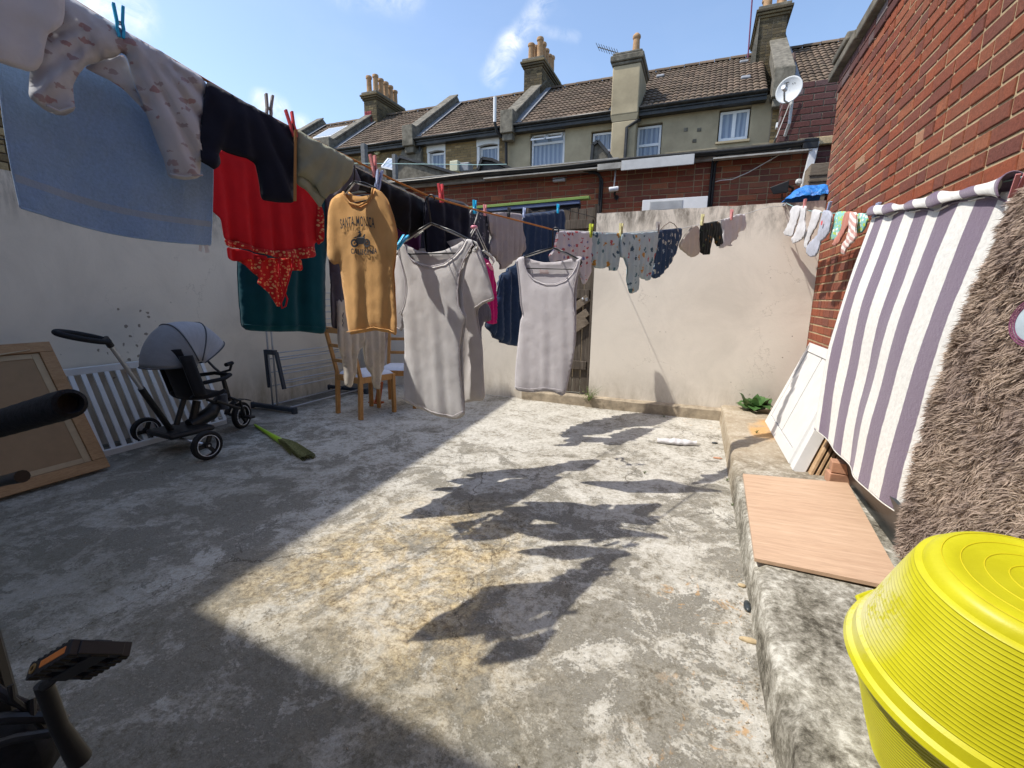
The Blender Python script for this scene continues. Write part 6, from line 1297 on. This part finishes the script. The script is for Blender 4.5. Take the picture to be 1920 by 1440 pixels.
    panel('gold_printed_border',t,PR,[(417,449),(440,451),(470,460),(505,471),(545,468),(590,462),(595,481),(560,486),(530,484),(512,482),(488,475),(460,467),(420,462)],M['redlace'],rf,.006,0,step=.01)
    panel('border_band',t,PR,[(421,463),(450,467),(475,474),(500,481),(495,490),(470,486),(445,490),(424,486)],M['redcl'],rf,.002,0,step=.01)
    panel('lower_panel',t,PR,[(445,486),(470,482),(500,484),(540,484),(568,484),(571,508),(545,507),(540,530),(537,552),(528,575),(519,575),(505,548),(484,532),(486,519),(466,502)],M['redlace'],Folds(.012,.06,10,top=rf.top),-.008,0,step=.01)
    g=MB(); q=[PR.hit(*p)+PR.n*.03 for p in ((519,482),(517,505),(521,530),(527,552),(521,566),(523,578),(530,574),(533,560),(528,548),(534,530),(541,505),(544,484))]; g.tube(q,.004,8); obj('strap',g,M['redcl'],t,smooth=True)
    panel('side_seam',t,PR,[(596,372),(604,400),(604,452),(596,460),(592,430),(594,400)],M['redlace'],rf,.01,0,step=.01)
    # teal T shirt
    P2=L2.shift(.0)
    t=garment('teal_tshirt','dark teal T shirt hanging low behind the scarlet dress','T shirt',P2,[(470,338),(530,332),(590,350),(613,372),(616,440),(611,500),(613,560),(611,627),(560,621),(510,622),(455,619),(449,560),(447,496),(452,440),(460,380)],M['teal'],Folds(.020,.16,11,wr=.005,grow=.6),puff=.02)
    f=Folds(.020,.16,11,top=P2.loc(530,332)[1],grow=.6); rib(t,P2,[(455,608),(510,611),(560,610),(611,615)],.0025,M['teal'],f,.030,'hem')
    # orange T shirt
    PO=L1.shift(.02).turned(680,400,-60)
    front=[(646,361),(633,366),(623,376),(617,400),(615,440),(614,480),(620,490),(630,497),(638,494),(642,530),(648,580),(655,628),(680,624),(705,619),(730,624),(746,629),(746,600),(741,560),(738,513),(741,490),(746,470),(745,440),(737,405),(726,375),(714,359),(703,353),(700,366),(692,378),(676,386),(660,381),(652,371)]
    back=[(646,361),(633,366),(623,376),(617,400),(615,440),(620,486),(638,480),(642,530),(648,580),(656,620),(705,615),(744,622),(741,560),(738,513),(742,480),(745,440),(737,405),(726,375),(714,359),(703,353),(695,364),(675,368),(655,366)]
    fo=Folds(.010,.10,12,wr=.003,grow=.6); t=garment('orange_tshirt','apricot orange T shirt with a motorbike print on a black hanger','T shirt',PO,front,M['orangetee'],fo,back,puff=.013)
    rib(t,PO,[(647,361),(652,372),(660,382),(676,387),(692,379),(700,367),(703,354)],.0045,M['orangetee'],fo,.014,'collar'); rib(t,PO,[(649,359),(658,366),(675,370),(693,365),(702,352)],.004,M['orangetee'],fo,-.015,'collar')
    rib(t,PO,[(655,622),(680,618),(705,613),(730,618),(745,623)],.002,M['orangetee'],fo,.020,'hem')
    wf=lambda: .034
    text_on(t,PO,'SANTA MONICA',(677,430),64,fo,.0255,M['darkgrey'],.12,tall=2.7,bold=.018); text_on(t,PO,'CALIFORNIA',(690,476),48,fo,.0255,M['darkgrey'],-.08,tall=1.5,bold=.035)
    text_on(t,PO,'1985',(657,449),10,fo,.0255,M['darkgrey']) if False else None
    # motorbike emblem made of small shapes
    c=PO.loc(683,452); s=abs(PO.loc(700,449)[0]-PO.loc(684,449)[0])/14.5; g=MB()
    def ep(x,y): X=c[0]+x*s*(1 if PO.loc(700,449)[0]>c[0] else -1); Hh=c[1]+y*s; return PO.pt(X,Hh,.0255+fo(X,Hh))
    def ring(cx,cy,r0,r1,n=18): g.add([ep(cx+math.cos(a)*r,cy+math.sin(a)*r) for r in (r0,r1) for a in np.linspace(0,2*math.pi,n+1)[:-1]],[(k,(k+1)%n,n+(k+1)%n,n+k) for k in range(n)])
    ring(-10,-4,3.2,6.2); ring(10,-4,3.2,6.2); ring(-10,-4,0,1.4); ring(10,-4,0,1.4)
    for poly in (((-9,-3),(-6,4),(2,5),(7,3),(10,-3),(4,-5),(-4,-6)),((-7,4),(-3,8),(0,12),(2,9),(0,5)),((3,5),(7,9),(9,8),(6,3)),((-12,3),(-6,6),(-7,3)),((-4,11),(-1,14),(1,12),(-1,10))): g.add([ep(*p) for p in poly],[tuple(range(len(poly)))])
    obj('motorbike_print',g,M['darkgrey'],t)
    hanger('black hanger hooked over the line, holding the orange T shirt',PO,(657,308),(664,340),(643,366),(704,352),mat='hangerblack')
    # dark things behind the orange shirt
    PB=L1.shift(-.16)
    garment('black_jacket','black jacket heaped along the line right of the khaki trousers','jacket',PB,[(662,306),(700,326),(745,350),(790,372),(806,385),(800,410),(790,430),(772,440),(752,436),(740,420),(728,395),(712,368),(690,358),(668,356),(655,345),(652,325)],M['blackcl'],Folds(.030,.10,13,wr=.014),puff=.035)
    garment('grey_lining','dark grey fabric with a pale lining showing behind the hanger hook','top',PB.shift(.05),[(656,312),(668,318),(676,340),(672,358),(652,362),(640,366),(630,372),(626,366),(636,352),(645,335)],M['darkgreycl'],Folds(.02,.05,14),puff=.01)
    garment('plum_shirt','plum purple top peeping out below the black jacket','top',PB.shift(-.1),[(735,412),(760,405),(786,412),(790,440),(785,470),(750,470),(738,450)],M['purple'],Folds(.02,.08,15),puff=.01)
    garment('charcoal_shirt','charcoal long sleeved top hanging behind the left side of the orange T shirt','top',L2.shift(.02),[(610,352),(650,362),(690,370),(700,420),(690,520),(668,560),(664,616),(640,618),(621,614),(618,560),(622,500),(615,440)],M['darkgreycl'],Folds(.022,.07,16,wr=.008),puff=.015)
    garment('black_shirt','black garment between the pale baby clothes, below the orange T shirt','top',L2.shift(-.05),[(660,362),(730,368),(735,450),(722,560),(716,622),(708,640),(698,650),(688,645),(683,622),(670,560)],M['blackcl'],Folds(.02,.07,17),puff=.012)
    garment('navy_hoodie','navy hoodie bunched round the hanger hook above the long ribbed vest','hoodie',L1.shift(-.10),[(800,368),(815,366),(835,372),(862,377),(876,386),(880,400),(879,430),(882,470),(876,505),(850,520),(822,500),(800,480),(795,440),(792,400)],M['navy'],Folds(.030,.09,18,wr=.012),puff=.03)
    garment('navy_skirt','deep navy cloth hanging between the black jacket and the white hanger','skirt',L2.shift(.06),[(742,368),(770,372),(805,380),(812,420),(805,470),(792,500),(770,500),(750,480),(745,430)],M['navy'],Folds(.02,.06,19),puff=.015)
    # baby clothes under it
    t=garment('baby_trousers','off white baby trousers hanging low in front of the pine chair, left of the pair','baby trousers',L2.shift(.04),[(632,560),(660,565),(690,570),(688,620),(676,655),(668,665),(667,700),(661,718),(655,727),(650,722),(647,690),(640,668),(634,648),(633,600)],M['cream'],Folds(.016,.05,20,wr=.008),puff=.01)
    t=garment('baby_sleepsuit','off white printed baby sleepsuit hanging low, right of the pair before the chair','baby clothes',L2.shift(.04),[(683,580),(712,575),(721,590),(722,625),(718,660),(718,690),(714,715),(708,730),(703,727),(694,700),(684,680),(681,650)],M['cream'],Folds(.016,.05,21,wr=.008),puff=.01)
    garment('baby_sleeve','slim pale baby sleeve hanging beside the sleepsuit, nearest the long vest','baby clothes',L2.shift(.0),[(712,560),(728,565),(726,620),(724,660),(722,684),(716,685),(714,660),(712,620)],M['greypink'],Folds(.01,.04,22),puff=.008)
    # ---- pale beige T shirt behind and the long ribbed vest in front
    PT=L1.shift(-.10).turned(830,480,-70)
    tf=[(762,468),(752,470),(744,484),(738,515),(732,560),(727,600),(740,612),(755,622),(758,600),(760,594),(762,660),(764,720),(775,752),(820,756),(860,758),(885,752),(911,750),(909,700),(907,650),(897,612),(893,580),(910,569),(928,562),(920,530),(910,495),(898,462),(884,450),(868,462),(848,478),(822,485),(795,482),(775,474)]
    tb=[(762,468),(752,470),(744,484),(736,560),(730,590),(756,612),(764,660),(768,740),(860,750),(908,745),(905,650),(893,580),(924,556),(910,495),(898,462),(884,450),(865,445),(838,452),(810,464),(785,466)]
    fo=Folds(.012,.15,23,wr=.003,grow=.7); t=garment('beige_tshirt','pale beige T shirt on a hanger just behind the long ribbed vest','T shirt',PT,tf,M['plaintee'],fo,tb,puff=.011)
    for ln in ([(727,596),(740,608),(755,618)],[(894,577),(910,566),(927,559)]): rib(t,PT,ln,.003,M['plaintee'],fo,.022,'cuff')
    rib(t,PT,[(884,450),(868,462),(848,478),(822,485),(795,482),(775,474),(763,468)],.0045,M['plaintee'],fo,.016,'collar')
    PV=L1.shift(.05).turned(820,500,-68)
    vf=[(748,456),(756,456),(762,462),(765,474),(774,487),(790,495),(812,499),(835,494),(855,480),(868,464),(876,448),(887,450),(889,458),(879,474),(869,494),(863,515),(860,545),(862,572),(868,587),(874,594),(869,612),(864,650),(866,700),(870,745),(874,776),(866,783),(852,786),(835,782),(813,777),(785,764),(758,752),(758,700),(760,650),(759,612),(757,594),(751,588),(760,570),(764,545),(762,520),(756,498),(750,478)]
    vb=[(748,456),(756,456),(764,462),(780,470),(805,474),(830,470),(852,460),(868,450),(876,448),(887,450),(884,468),(872,500),(866,540),(868,580),(874,594),(866,650),(870,745),(872,770),(852,780),(813,770),(758,746),(759,650),(756,592),(762,560),(760,520),(752,490)]
    fo=Folds(.006,.13,24,wr=.0015,grow=.7,lean=.05); t=garment('ribbed_vest','long pale grey ribbed vest on a black and white hanger, the biggest and nearest vest','vest',PV,vf,M['ribtank'],fo,vb,puff=.011,step=.011)
    rib(t,PV,[(757,457),(763,463),(766,475),(775,488),(790,496),(812,500),(835,495),(855,481),(868,465),(876,449)],.003,M['tank'],fo,.014,'neck_band'); rib(t,PV,[(889,458),(879,474),(869,494),(863,515),(860,545),(862,572),(868,587),(874,593)],.0028,M['tank'],fo,.012,'arm_band'); rib(t,PV,[(749,458),(750,478),(756,498),(762,520),(764,545),(760,570),(752,588)],.0028,M['tank'],fo,.012,'arm_band')
    rib(t,PV,[(757,458),(780,471),(805,475),(830,471),(852,461),(875,449)],.0035,M['tank'],fo,-.010,'back_neck_band'); rib(t,PV,[(758,745),(785,757),(813,770),(835,775),(852,779),(873,769)],.002,M['tank'],fo,.020,'hem')
    # the words at the back of the neck are too small to read: a faint printed line
    hanger('black hanger with a white hanger nested behind it, holding the long ribbed vest',PV,(808,367),(808,418),(752,455),(886,452),bar=((744,477),(884,474)),r=.0042)
    h=L1.shift(.02); p=h.hit(812,368)
    hanger('white hanger nested behind the black one, holding the beige T shirt',PT.shift(.012),(815,370),(811,422),(757,463),(893,455),mat='hangerwhite',inner=None,r=.004)
    # ---- smaller vest at the end of the rope
    P3=L1.turned(1030,431,-72).shift(.0)
    vf=[(969,487),(976,482),(984,481),(985,496),(990,510),(1002,524),(1022,532),(1042,532),(1060,525),(1073,512),(1081,497),(1083,486),(1090,484),(1087,500),(1081,520),(1077,545),(1076,575),(1080,595),(1080,640),(1076,670),(1068,705),(1061,738),(1054,742),(1040,735),(1022,733),(995,736),(966,731),(966,700),(970,660),(974,625),(977,600),(982,590),(978,570),(976,540),(973,512)]
    vb=[(969,487),(976,482),(984,481),(1000,488),(1020,492),(1040,491),(1060,488),(1083,480),(1092,482),(1086,505),(1080,545),(1080,595),(1080,640),(1066,705),(1060,730),(1022,727),(968,726),(968,690),(974,625),(979,590),(976,540),(972,510)]
    fo=Folds(.004,.13,25,wr=.0015,grow=.7); t=garment('plain_vest','smaller plain grey vest on a black hanger at the end of the orange rope','vest',P3,vf,M['tank'],fo,vb,puff=.011,step=.012)
    rib(t,P3,[(984,482),(985,497),(990,511),(1002,525),(1022,533),(1042,533),(1060,526),(1073,513),(1081,498),(1083,487)],.0028,M['tank'],fo,.014,'neck_band'); rib(t,P3,[(1090,484),(1087,500),(1081,520),(1077,545),(1076,575),(1080,595)],.0028,M['tank'],fo,.012,'arm_band'); rib(t,P3,[(970,488),(973,512),(976,540),(978,570),(982,590)],.0028,M['tank'],fo,.012,'arm_band'); rib(t,P3,[(967,724),(995,729),(1022,726),(1040,728),(1060,731)],.002,M['tank'],fo,.020,'hem')
    g=MB(); 
    for k in range(5):
        a=P3.loc(1010+ (k%2),508+k*2.6-6); b=P3.loc(1028-(k%3),508+k*2.6-6); g.add([P3.pt(a[0],a[1],-.013),P3.pt(b[0],b[1],-.013),P3.pt(b[0],b[1]-.0016,-.013),P3.pt(a[0],a[1]-.0016,-.013)],[(0,1,2,3)])
    obj('printed_label',g,M['rust'],t,solid=.0004)
    hanger('black and cream hanger at the rope end, holding the smaller vest',P3,(1042,428),(1036,464),(975,484),(1088,487),bar=((980,503),(1083,505)),r=.0042)
    # ---- rear line: floral, beige top, navy sheet, magenta
    PA=L2.shift(0)
    garment('floral_skirt','charcoal floral cloth on the rear line behind the pink hooked hanger','skirt',PA,[(874,392),(890,394),(915,397),(918,430),(915,470),(918,520),(925,585),(915,605),(900,600),(905,540),(895,470),(876,440)],M['floral'],Folds(.02,.07,26),puff=.012)
    garment('long_sleeved_shirt','pinkish beige long sleeved top on the rear line beside the navy sheet','top',PA.shift(.03),[(915,400),(935,398),(960,399),(978,401),(980,430),(985,462),(979,478),(958,492),(950,502),(938,506),(935,490),(922,478),(917,465),(925,446),(915,425),(914,412)],M['greypink'],Folds(.022,.07,27,wr=.008),puff=.015)
    fo=Folds(.040,.11,28,wr=.008,grow=.7)
    garment('navy_sheet','big navy sheet doubled over the rear line, its lower end bagging left','bed sheet',PA.shift(-.03),[(980,402),(1000,399),(1030,396),(1055,391),(1058,410),(1055,460),(1050,520),(1040,580),(1020,600),(1000,640),(975,650),(948,646),(925,632),(914,615),(916,590),(930,560),(935,520),(960,500),(978,480)],M['navysheet'],fo,puff=.035,step=.022)
    garment('magenta_shirt','bright magenta top hanging behind the sleeve of the beige T shirt','top',PA.shift(.02),[(900,480),(918,490),(926,510),(930,550),(933,590),(928,608),(914,607),(906,590),(902,540)],M['magenta'],Folds(.018,.05,29),puff=.01)
    garment('striped_scarf','dark brown ribbed cloth with pale edges beside the magenta top','scarf',PA.shift(.06),[(896,560),(915,570),(922,590),(918,602),(905,604),(900,640),(895,600)],M['darkgreycl'],Folds(.012,.03,30),puff=.008)
    # children's hanger with pink swivel
    PH=L2.shift(.35); p=PH.hit(889,392); t=thing('kids_hanger','small white hanger with a pink swivel ball and pink pegs','clothes hanger',p); g=MB(); g.tube([PH.hit(880,402),PH.hit(883,395),PH.hit(890,392),PH.hit(896,398),PH.hit(893,410),PH.hit(889,420)],.004,8); obj('hook',g,M['hangerwhite'],t,smooth=True)
    g=MB(); c=PH.hit(889,426); g.lathe([(0,-.012),(.018,-.010),(.024,0),(.018,.010),(0,.012)],c,(0,0,1),16); obj('swivel',g,M['hookpink'],t,smooth=True)
    for e in ((879,444),(912,476)): g=MB(); g.tube([c,PH.hit(*e)],.0035,8); g.tube([c+PH.n*.02,PH.hit(*e)+PH.n*.02],.0025,6); obj('arm',g,M['hangerwhite'],t,smooth=True)
    g=MB(); g.tube([PH.hit(906,470),PH.hit(918,478),PH.hit(926,490),PH.hit(922,498)],[.006,.012,.010,.005],8); obj('shoulder',g,M['hangerwhite'],t,smooth=True)
    g=MB(); g.bar(PH.hit(914,494),PH.hit(924,506),.02,.012); obj('clip',g,M['hookpink'],t,bevel=.003)
    # ---- right-hand line: children's clothes
    grp=None
    garment('childs_trousers','white childs trousers with red and blue motifs, hanging leftmost on the right line','trousers',L3,[(1046,433),(1075,434),(1110,435),(1111,460),(1108,480),(1107,505),(1100,530),(1092,534),(1088,515),(1080,500),(1064,492),(1050,488),(1034,492),(1030,480),(1040,465),(1043,450)],M['redprint'],Folds(.014,.06,31,wr=.006),puff=.007,step=.011)
    garment('childs_shirt','pale blue childs top with an animal print, right of the red patterned trousers','childs top',L3,[(1110,435),(1135,437),(1163,437),(1163,455),(1160,480),(1157,508),(1142,507),(1140,500),(1128,504),(1117,502),(1111,496),(1108,470)],M['animal'],Folds(.014,.045,32,wr=.006),puff=.007,step=.011)
    garment('animal_print_trousers','pale blue childs trousers with an animal print, one long leg hanging lowest','trousers',L3.shift(.015),[(1164,437),(1190,437),(1215,435),(1233,433),(1230,465),(1226,490),(1222,510),(1216,527),(1206,523),(1198,518),(1197,535),(1196,545),(1181,552),(1178,535),(1174,505),(1171,483),(1163,483),(1162,460)],M['animal'],Folds(.012,.055,33,wr=.006),puff=.007,step=.011)
    garment('navy_shorts','navy childs leggings with small pale motifs, tapering to a point','leggings',L3,[(1232,433),(1250,430),(1278,427),(1276,445),(1268,470),(1258,492),(1246,508),(1236,518),(1227,523),(1221,518),(1224,500),(1230,470)],M['navyprint'],Folds(.010,.05,34,wr=.006),puff=.007,step=.011)
    t=garment('cream_hat','cream folded baby bib hanging between the navy leggings and camouflage shorts','bib',L3,[(1299,423),(1308,424),(1313,440),(1312,465),(1308,478),(1297,483),(1285,474),(1272,462),(1276,452),(1288,436)],M['cream'],Folds(.008,.05,35),puff=.008,step=.010)
    garment('camouflage_shorts','tiny black camouflage shorts pegged beside the white baby suit','shorts',L3.shift(.01),[(1316,419),(1330,417),(1342,414),(1351,420),(1353,440),(1354,458),(1344,463),(1340,448),(1336,442),(1333,455),(1330,477),(1319,478),(1312,470),(1311,440)],M['camo'],Folds(.008,.04,36),puff=.008,step=.010)
    garment('white_babysuit','white baby suit hanging rightmost on the right line','baby clothes',L3,[(1352,412),(1368,408),(1384,401),(1396,402),(1398,420),(1395,432),(1386,434),(1382,446),(1370,455),(1371,462),(1362,460),(1352,466),(1345,462),(1352,448),(1355,435)],M['whitecot'],Folds(.014,.05,37,wr=.01),puff=.008,step=.010)
    # socks by the brick wall
    def sock(label,pl,pts,mat,seed,cuff=None,name='baby_sock'):
        t=garment(name,label,'sock',pl,pts,mat,Folds(.006,.05,seed,wr=.004),puff=.008,step=.009,gap=.006); return t
    sock('white baby sock, left one of the white pair nearest the hook',L4,[(1486,388),(1494,385),(1502,387),(1500,400),(1495,415),(1490,430),(1488,440),(1484,444),(1472,441),(1469,436),(1476,425),(1482,410),(1481,398)],M['whitecot'],40)
    sock('white baby sock, right one of the white pair nearest the hook',L4.shift(.02),[(1502,386),(1512,386),(1511,400),(1509,415),(1511,430),(1509,442),(1500,452),(1487,457),(1485,448),(1490,440),(1496,425),(1500,408)],M['whitecot'],41)
    sock('long white sock hanging between the white pair and the printed sock',L4,[(1524,392),(1540,395),(1537,410),(1531,425),(1522,440),(1516,455),(1514,470),(1509,462),(1508,446),(1514,430),(1521,412)],M['whitecot'],42)
    sock('blue grey sock with a red motif and a bulging toe, lowest of the row',L4.shift(.03),[(1544,394),(1556,395),(1561,405),(1558,420),(1554,436),(1546,448),(1538,452),(1536,468),(1530,480),(1520,482),(1512,474),(1513,462),(1524,450),(1534,440),(1538,420)],M['greysock'],43)
    g=MB(); c=L4.shift(.055).hit(1541,418); 
    g.lathe([(0,0),(.017,.001),(.017,.002),(0,.003)],c,L4.n,14); o=obj('red_patch',g,M['pegred']); tag(o,'small red round motif sewn on the blue grey sock','patch')
    sock('teal and green printed sock left of the rust pink sock',L4,[(1570,397),(1586,396),(1590,405),(1582,420),(1575,435),(1572,446),(1562,450),(1556,448),(1560,430),(1564,410)],M['tealprint'],44)
    sock('rust pink sock folded beside the striped sock',L4.shift(.02),[(1586,397),(1598,396),(1597,410),(1590,425),(1582,440),(1574,455),(1566,462),(1560,458),(1568,445),(1577,430),(1582,412)],M['rust'],45)
    sock('pink and white striped sock hanging with its toe pointing down',L4.shift(.035),[(1594,398),(1606,398),(1606,412),(1605,430),(1607,445),(1596,458),(1586,468),(1583,478),(1577,474),(1577,465),(1586,450),(1592,430),(1593,412)],M['pinkstripe'],46)
    sock('teal sock with a lime green tag next to the striped towel',L4,[(1610,399),(1624,401),(1628,412),(1622,425),(1617,436),(1606,438),(1603,425),(1606,412)],M['tealprint'],47)
    # ---- striped towel along the brick wall
    TL=S1.copy(); TR=at(1908,352,x=.925); BL=at(1540,815,y=3.30); BL=Vector((.765,3.34,0)); BL=at(1536,806,y=3.32); BR=at(1690,970,y=2.26)
    t=thing('striped_towel','white and mauve striped bath towel hanging along the brick wall','towel',TL)
    def st(u,v):
        p=(TL*(1-u)+TR*u)*(1-v)+(BL*(1-u)+BR*u)*v; n=Vector((-1,.1,0))
        sag=.012*math.sin(u*math.pi*3.2+.4); p=p+Vector((0,0,sag*(1-v)))
        w=.016*v*math.sin(u*8.5+v*1.3+.6)+.006*math.sin(u*21+v*2)*v+.010*noise.noise(Vector((u*5,v*4,1)))
        p=p+n*(w+.035*math.sin(v*math.pi)*(1-.3*u)); p.y+=.03*math.sin(v*2.6)*(1-u)
        # bottom hem runs lower towards the middle
        p.z-= .03*v*math.sin(u*math.pi); return p
    g=MB(); g.grid(st,130,110,lambda u,v:(u*1.06-.03,v)); obj('terry_cloth',g,M['towelstripe'],t,smooth=True,solid=.006)
    def roll(u,v):
        p=st(u,0)+Vector((-.012,0,.004)); a=v*math.pi*1.75-.7; r=.021+.006*math.sin(u*13)+.004*math.sin(u*31+1)+.012*max(0,u-.85)*8
        hang=.0
        q=p+Vector((-math.cos(a)*r,0,math.sin(a)*r*1.3)); 
        return q+Vector((-.004*math.sin(u*30),.02*math.sin(v*3),-.010*math.sin(u*11)))
    g=MB(); g.grid(roll,150,22,lambda u,v:(u*1.06+.02+v*.10,.4)); obj('rolled_edge',g,M['towelstripe'],t,smooth=True,solid=.005)
    g=MB(); g.tube([st(u,1) for u in np.linspace(0,1,80)],.005,6); obj('hem',g,M['towelstripe'],t,smooth=True)
    # ---- fur rug
    t=thing('fur_rug','shaggy taupe fur rug hanging over the line at the right edge','rug',TR)
    A=at(1950,352,x=.915); Bq=Vector((.93,.85,1.62)); Cq=Vector((.80,.85,.22)); Dq=at(1718,1035,y=2.04)
    def fs(u,v):
        p=(A*(1-u)+Bq*u)*(1-v)+(Dq*(1-u)+Cq*u)*v; p=p+Vector((-.03*math.sin(v*2.8)-.016*math.sin(u*9+v*3)-.035,0,-.03*math.sin(u*3)*v)); return p
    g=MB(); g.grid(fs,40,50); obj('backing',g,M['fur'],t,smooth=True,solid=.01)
    r=np.random.default_rng(5); n=62000; V=np.empty((n*7,3));U=np.empty((n*7,2)); F=[]
    for i in range(n):
        u,v=r.random(),r.random(); 
        if i<6000: u=abs(r.normal(0,.02))
        elif i<8000: v=1-abs(r.normal(0,.015))
        u=min(u,1);v=min(max(v,0),1); p=fs(u,v)
        q=Vector((u*9,v*12,0)); cl=Vector((noise.noise(q),noise.noise(q+Vector((7,0,0))),noise.noise(q+Vector((0,9,0)))))
        q2=Vector((u*30,v*40,3)); c2=Vector((noise.noise(q2),noise.noise(q2+Vector((7,0,0))),noise.noise(q2+Vector((0,9,0)))))
        d=Vector((-.60,.05,-.45))+cl*1.1+c2*1.5+Vector(r.normal(0,.35,3)); 
        if i<6000: d+=Vector((-.2,.75,0))
        d.x=min(d.x,-.08); d.normalize(); L_=(.026+.020*r.random())*(1 if i>=6000 else .8); w=d.cross(Vector(r.normal(0,1,3))).normalized()*(.0010+.0009*r.random())
        b=d.cross(w).normalized()*L_*.22*r.normal(0,1); dn=Vector((0,0,-L_*.18))
        pts=(p-w,p+w,p+d*L_*.4-w*.9+b*.5,p+d*L_*.4+w*.9+b*.5,p+d*L_*.75-w*.6+b*.9+dn*.5,p+d*L_*.75+w*.6+b*.9+dn*.5,p+d*L_+b+dn)
        for k in range(7): V[i*7+k]=pts[k]
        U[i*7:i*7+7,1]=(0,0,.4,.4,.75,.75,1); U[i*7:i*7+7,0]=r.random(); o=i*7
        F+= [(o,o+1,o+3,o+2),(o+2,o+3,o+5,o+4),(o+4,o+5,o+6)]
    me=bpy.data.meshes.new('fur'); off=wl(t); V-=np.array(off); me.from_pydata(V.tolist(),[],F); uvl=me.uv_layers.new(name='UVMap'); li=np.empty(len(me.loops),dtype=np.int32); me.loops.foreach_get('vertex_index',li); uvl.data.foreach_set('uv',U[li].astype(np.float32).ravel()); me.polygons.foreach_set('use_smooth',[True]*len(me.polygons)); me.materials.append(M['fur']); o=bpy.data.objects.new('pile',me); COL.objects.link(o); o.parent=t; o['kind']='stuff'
    c=at(1948,603,x=.70); g=MB(); g.lathe([(0,.004),(.035,.003),(.052,0),(.052,-.004),(0,-.004)],c,(-.9,-.35,.1),28); tag(obj('oval_patch',g,M['applique'],smooth='auto'),'pale blue rounded patch with plum stitching pinned on the fur rug','patch')
    g=MB(); 
    for rr in (.046,.051,.056): g.lathe([(rr,.002),(rr+.0018,.004),(rr+.0036,.002)],c,(-.9,-.35,.1),36)
    o=obj('stitched_edge',g,M['stitch'],bpy.data.objects['oval_patch'],smooth=True)
    # ---- pegs
    for pl,px,py,col,lab,le in (
        (L1.shift(.012),226,58,'blue','bright blue peg at the top of the pyjama trousers',-2),
        (L1.shift(.02),550,246,'red','long red peg where the navy joggers meet the khaki trousers',10),
        (L1.shift(.01),504,215,'grey','grey peg on the navy joggers just left of the red peg',-6),
        (L1.shift(.03),708,349,'lilac','lilac blue peg on the shoulder of the orange T shirt',-12),
        (L1.shift(.01),703,323,'pink','dull pink peg standing on the line above the black jacket',8),
        (L1.shift(-.05),828,372,'red','red peg on the navy hoodie, upright beside the hanger hook',6),
        (L1.shift(.06),746,462,'blue','small turquoise peg on the left shoulder of the ribbed vest',-40),
        (L2.shift(.36),890,395,'blue','turquoise peg holding the small white hanger with the pink swivel',0),
        (L2.shift(.02),909,400,'pink','brown pink peg at the edge of the floral cloth',0),
        (L2.shift(.05),954,404,'black','black peg in the middle of the beige top',3),
        (L2.shift(.02),982,404,'lilac','pale blue peg between the beige top and the navy sheet',8),
        (L2.shift(.02),1046,396,'blue','bright blue peg at the right end of the navy sheet',0),
        (L3.shift(.01),1107,440,'lime','lime green peg between the red patterned trousers and the animal top',5),
        (L3.shift(.01),1164,438,'cream','cream peg between the two animal print garments',0),
        (L3.shift(.01),1233,434,'grey','brown grey peg at the left of the navy leggings',0),
        (L3.shift(.01),1316,418,'cream','cream peg at the corner of the baby bib',4),
        (L3.shift(.01),1371,408,'pink','pink peg at the top of the white baby suit',0),
        (L4.shift(.02),1508,389,'pink','thin pink peg on the pair of white baby socks',0),
        (L4.shift(.02),1552,396,'lilac','pale blue peg over the blue grey sock, leaning right',25),
        (L4.shift(.02),1640,402,'lilac','pale blue peg at the left end of the striped towel',25)):
        peg(pl,px,py,col,lab,le,s=1.18)
    q=at(1908,352,x=.89); t=thing('clothes_peg','pale pink peg at the right end of the striped towel','clothes peg',q); g=MB(); g.bar(q+Vector((0,0,-.03)),q+Vector((0,-.03,.035)),.012,.006); obj('jaw',g,M['pegpink'],t,bevel=.001); g=MB(); g.bar(q+Vector((-.012,0,-.03)),q+Vector((-.018,-.03,.035)),.012,.006); obj('jaw',g,M['pegpink'],t,bevel=.001)
    g=MB(); q=[L3.hit(1237,432),L3.hit(1245,424),L3.hit(1256,416),L3.hit(1264,420),L3.hit(1270,428)]; g.tube(q,.003,6); tag(obj('wire_hoop',g,M['gatebrace'],smooth=True),'bent cane hoop of a small hanger above the navy leggings','clothes hanger')
laundry()
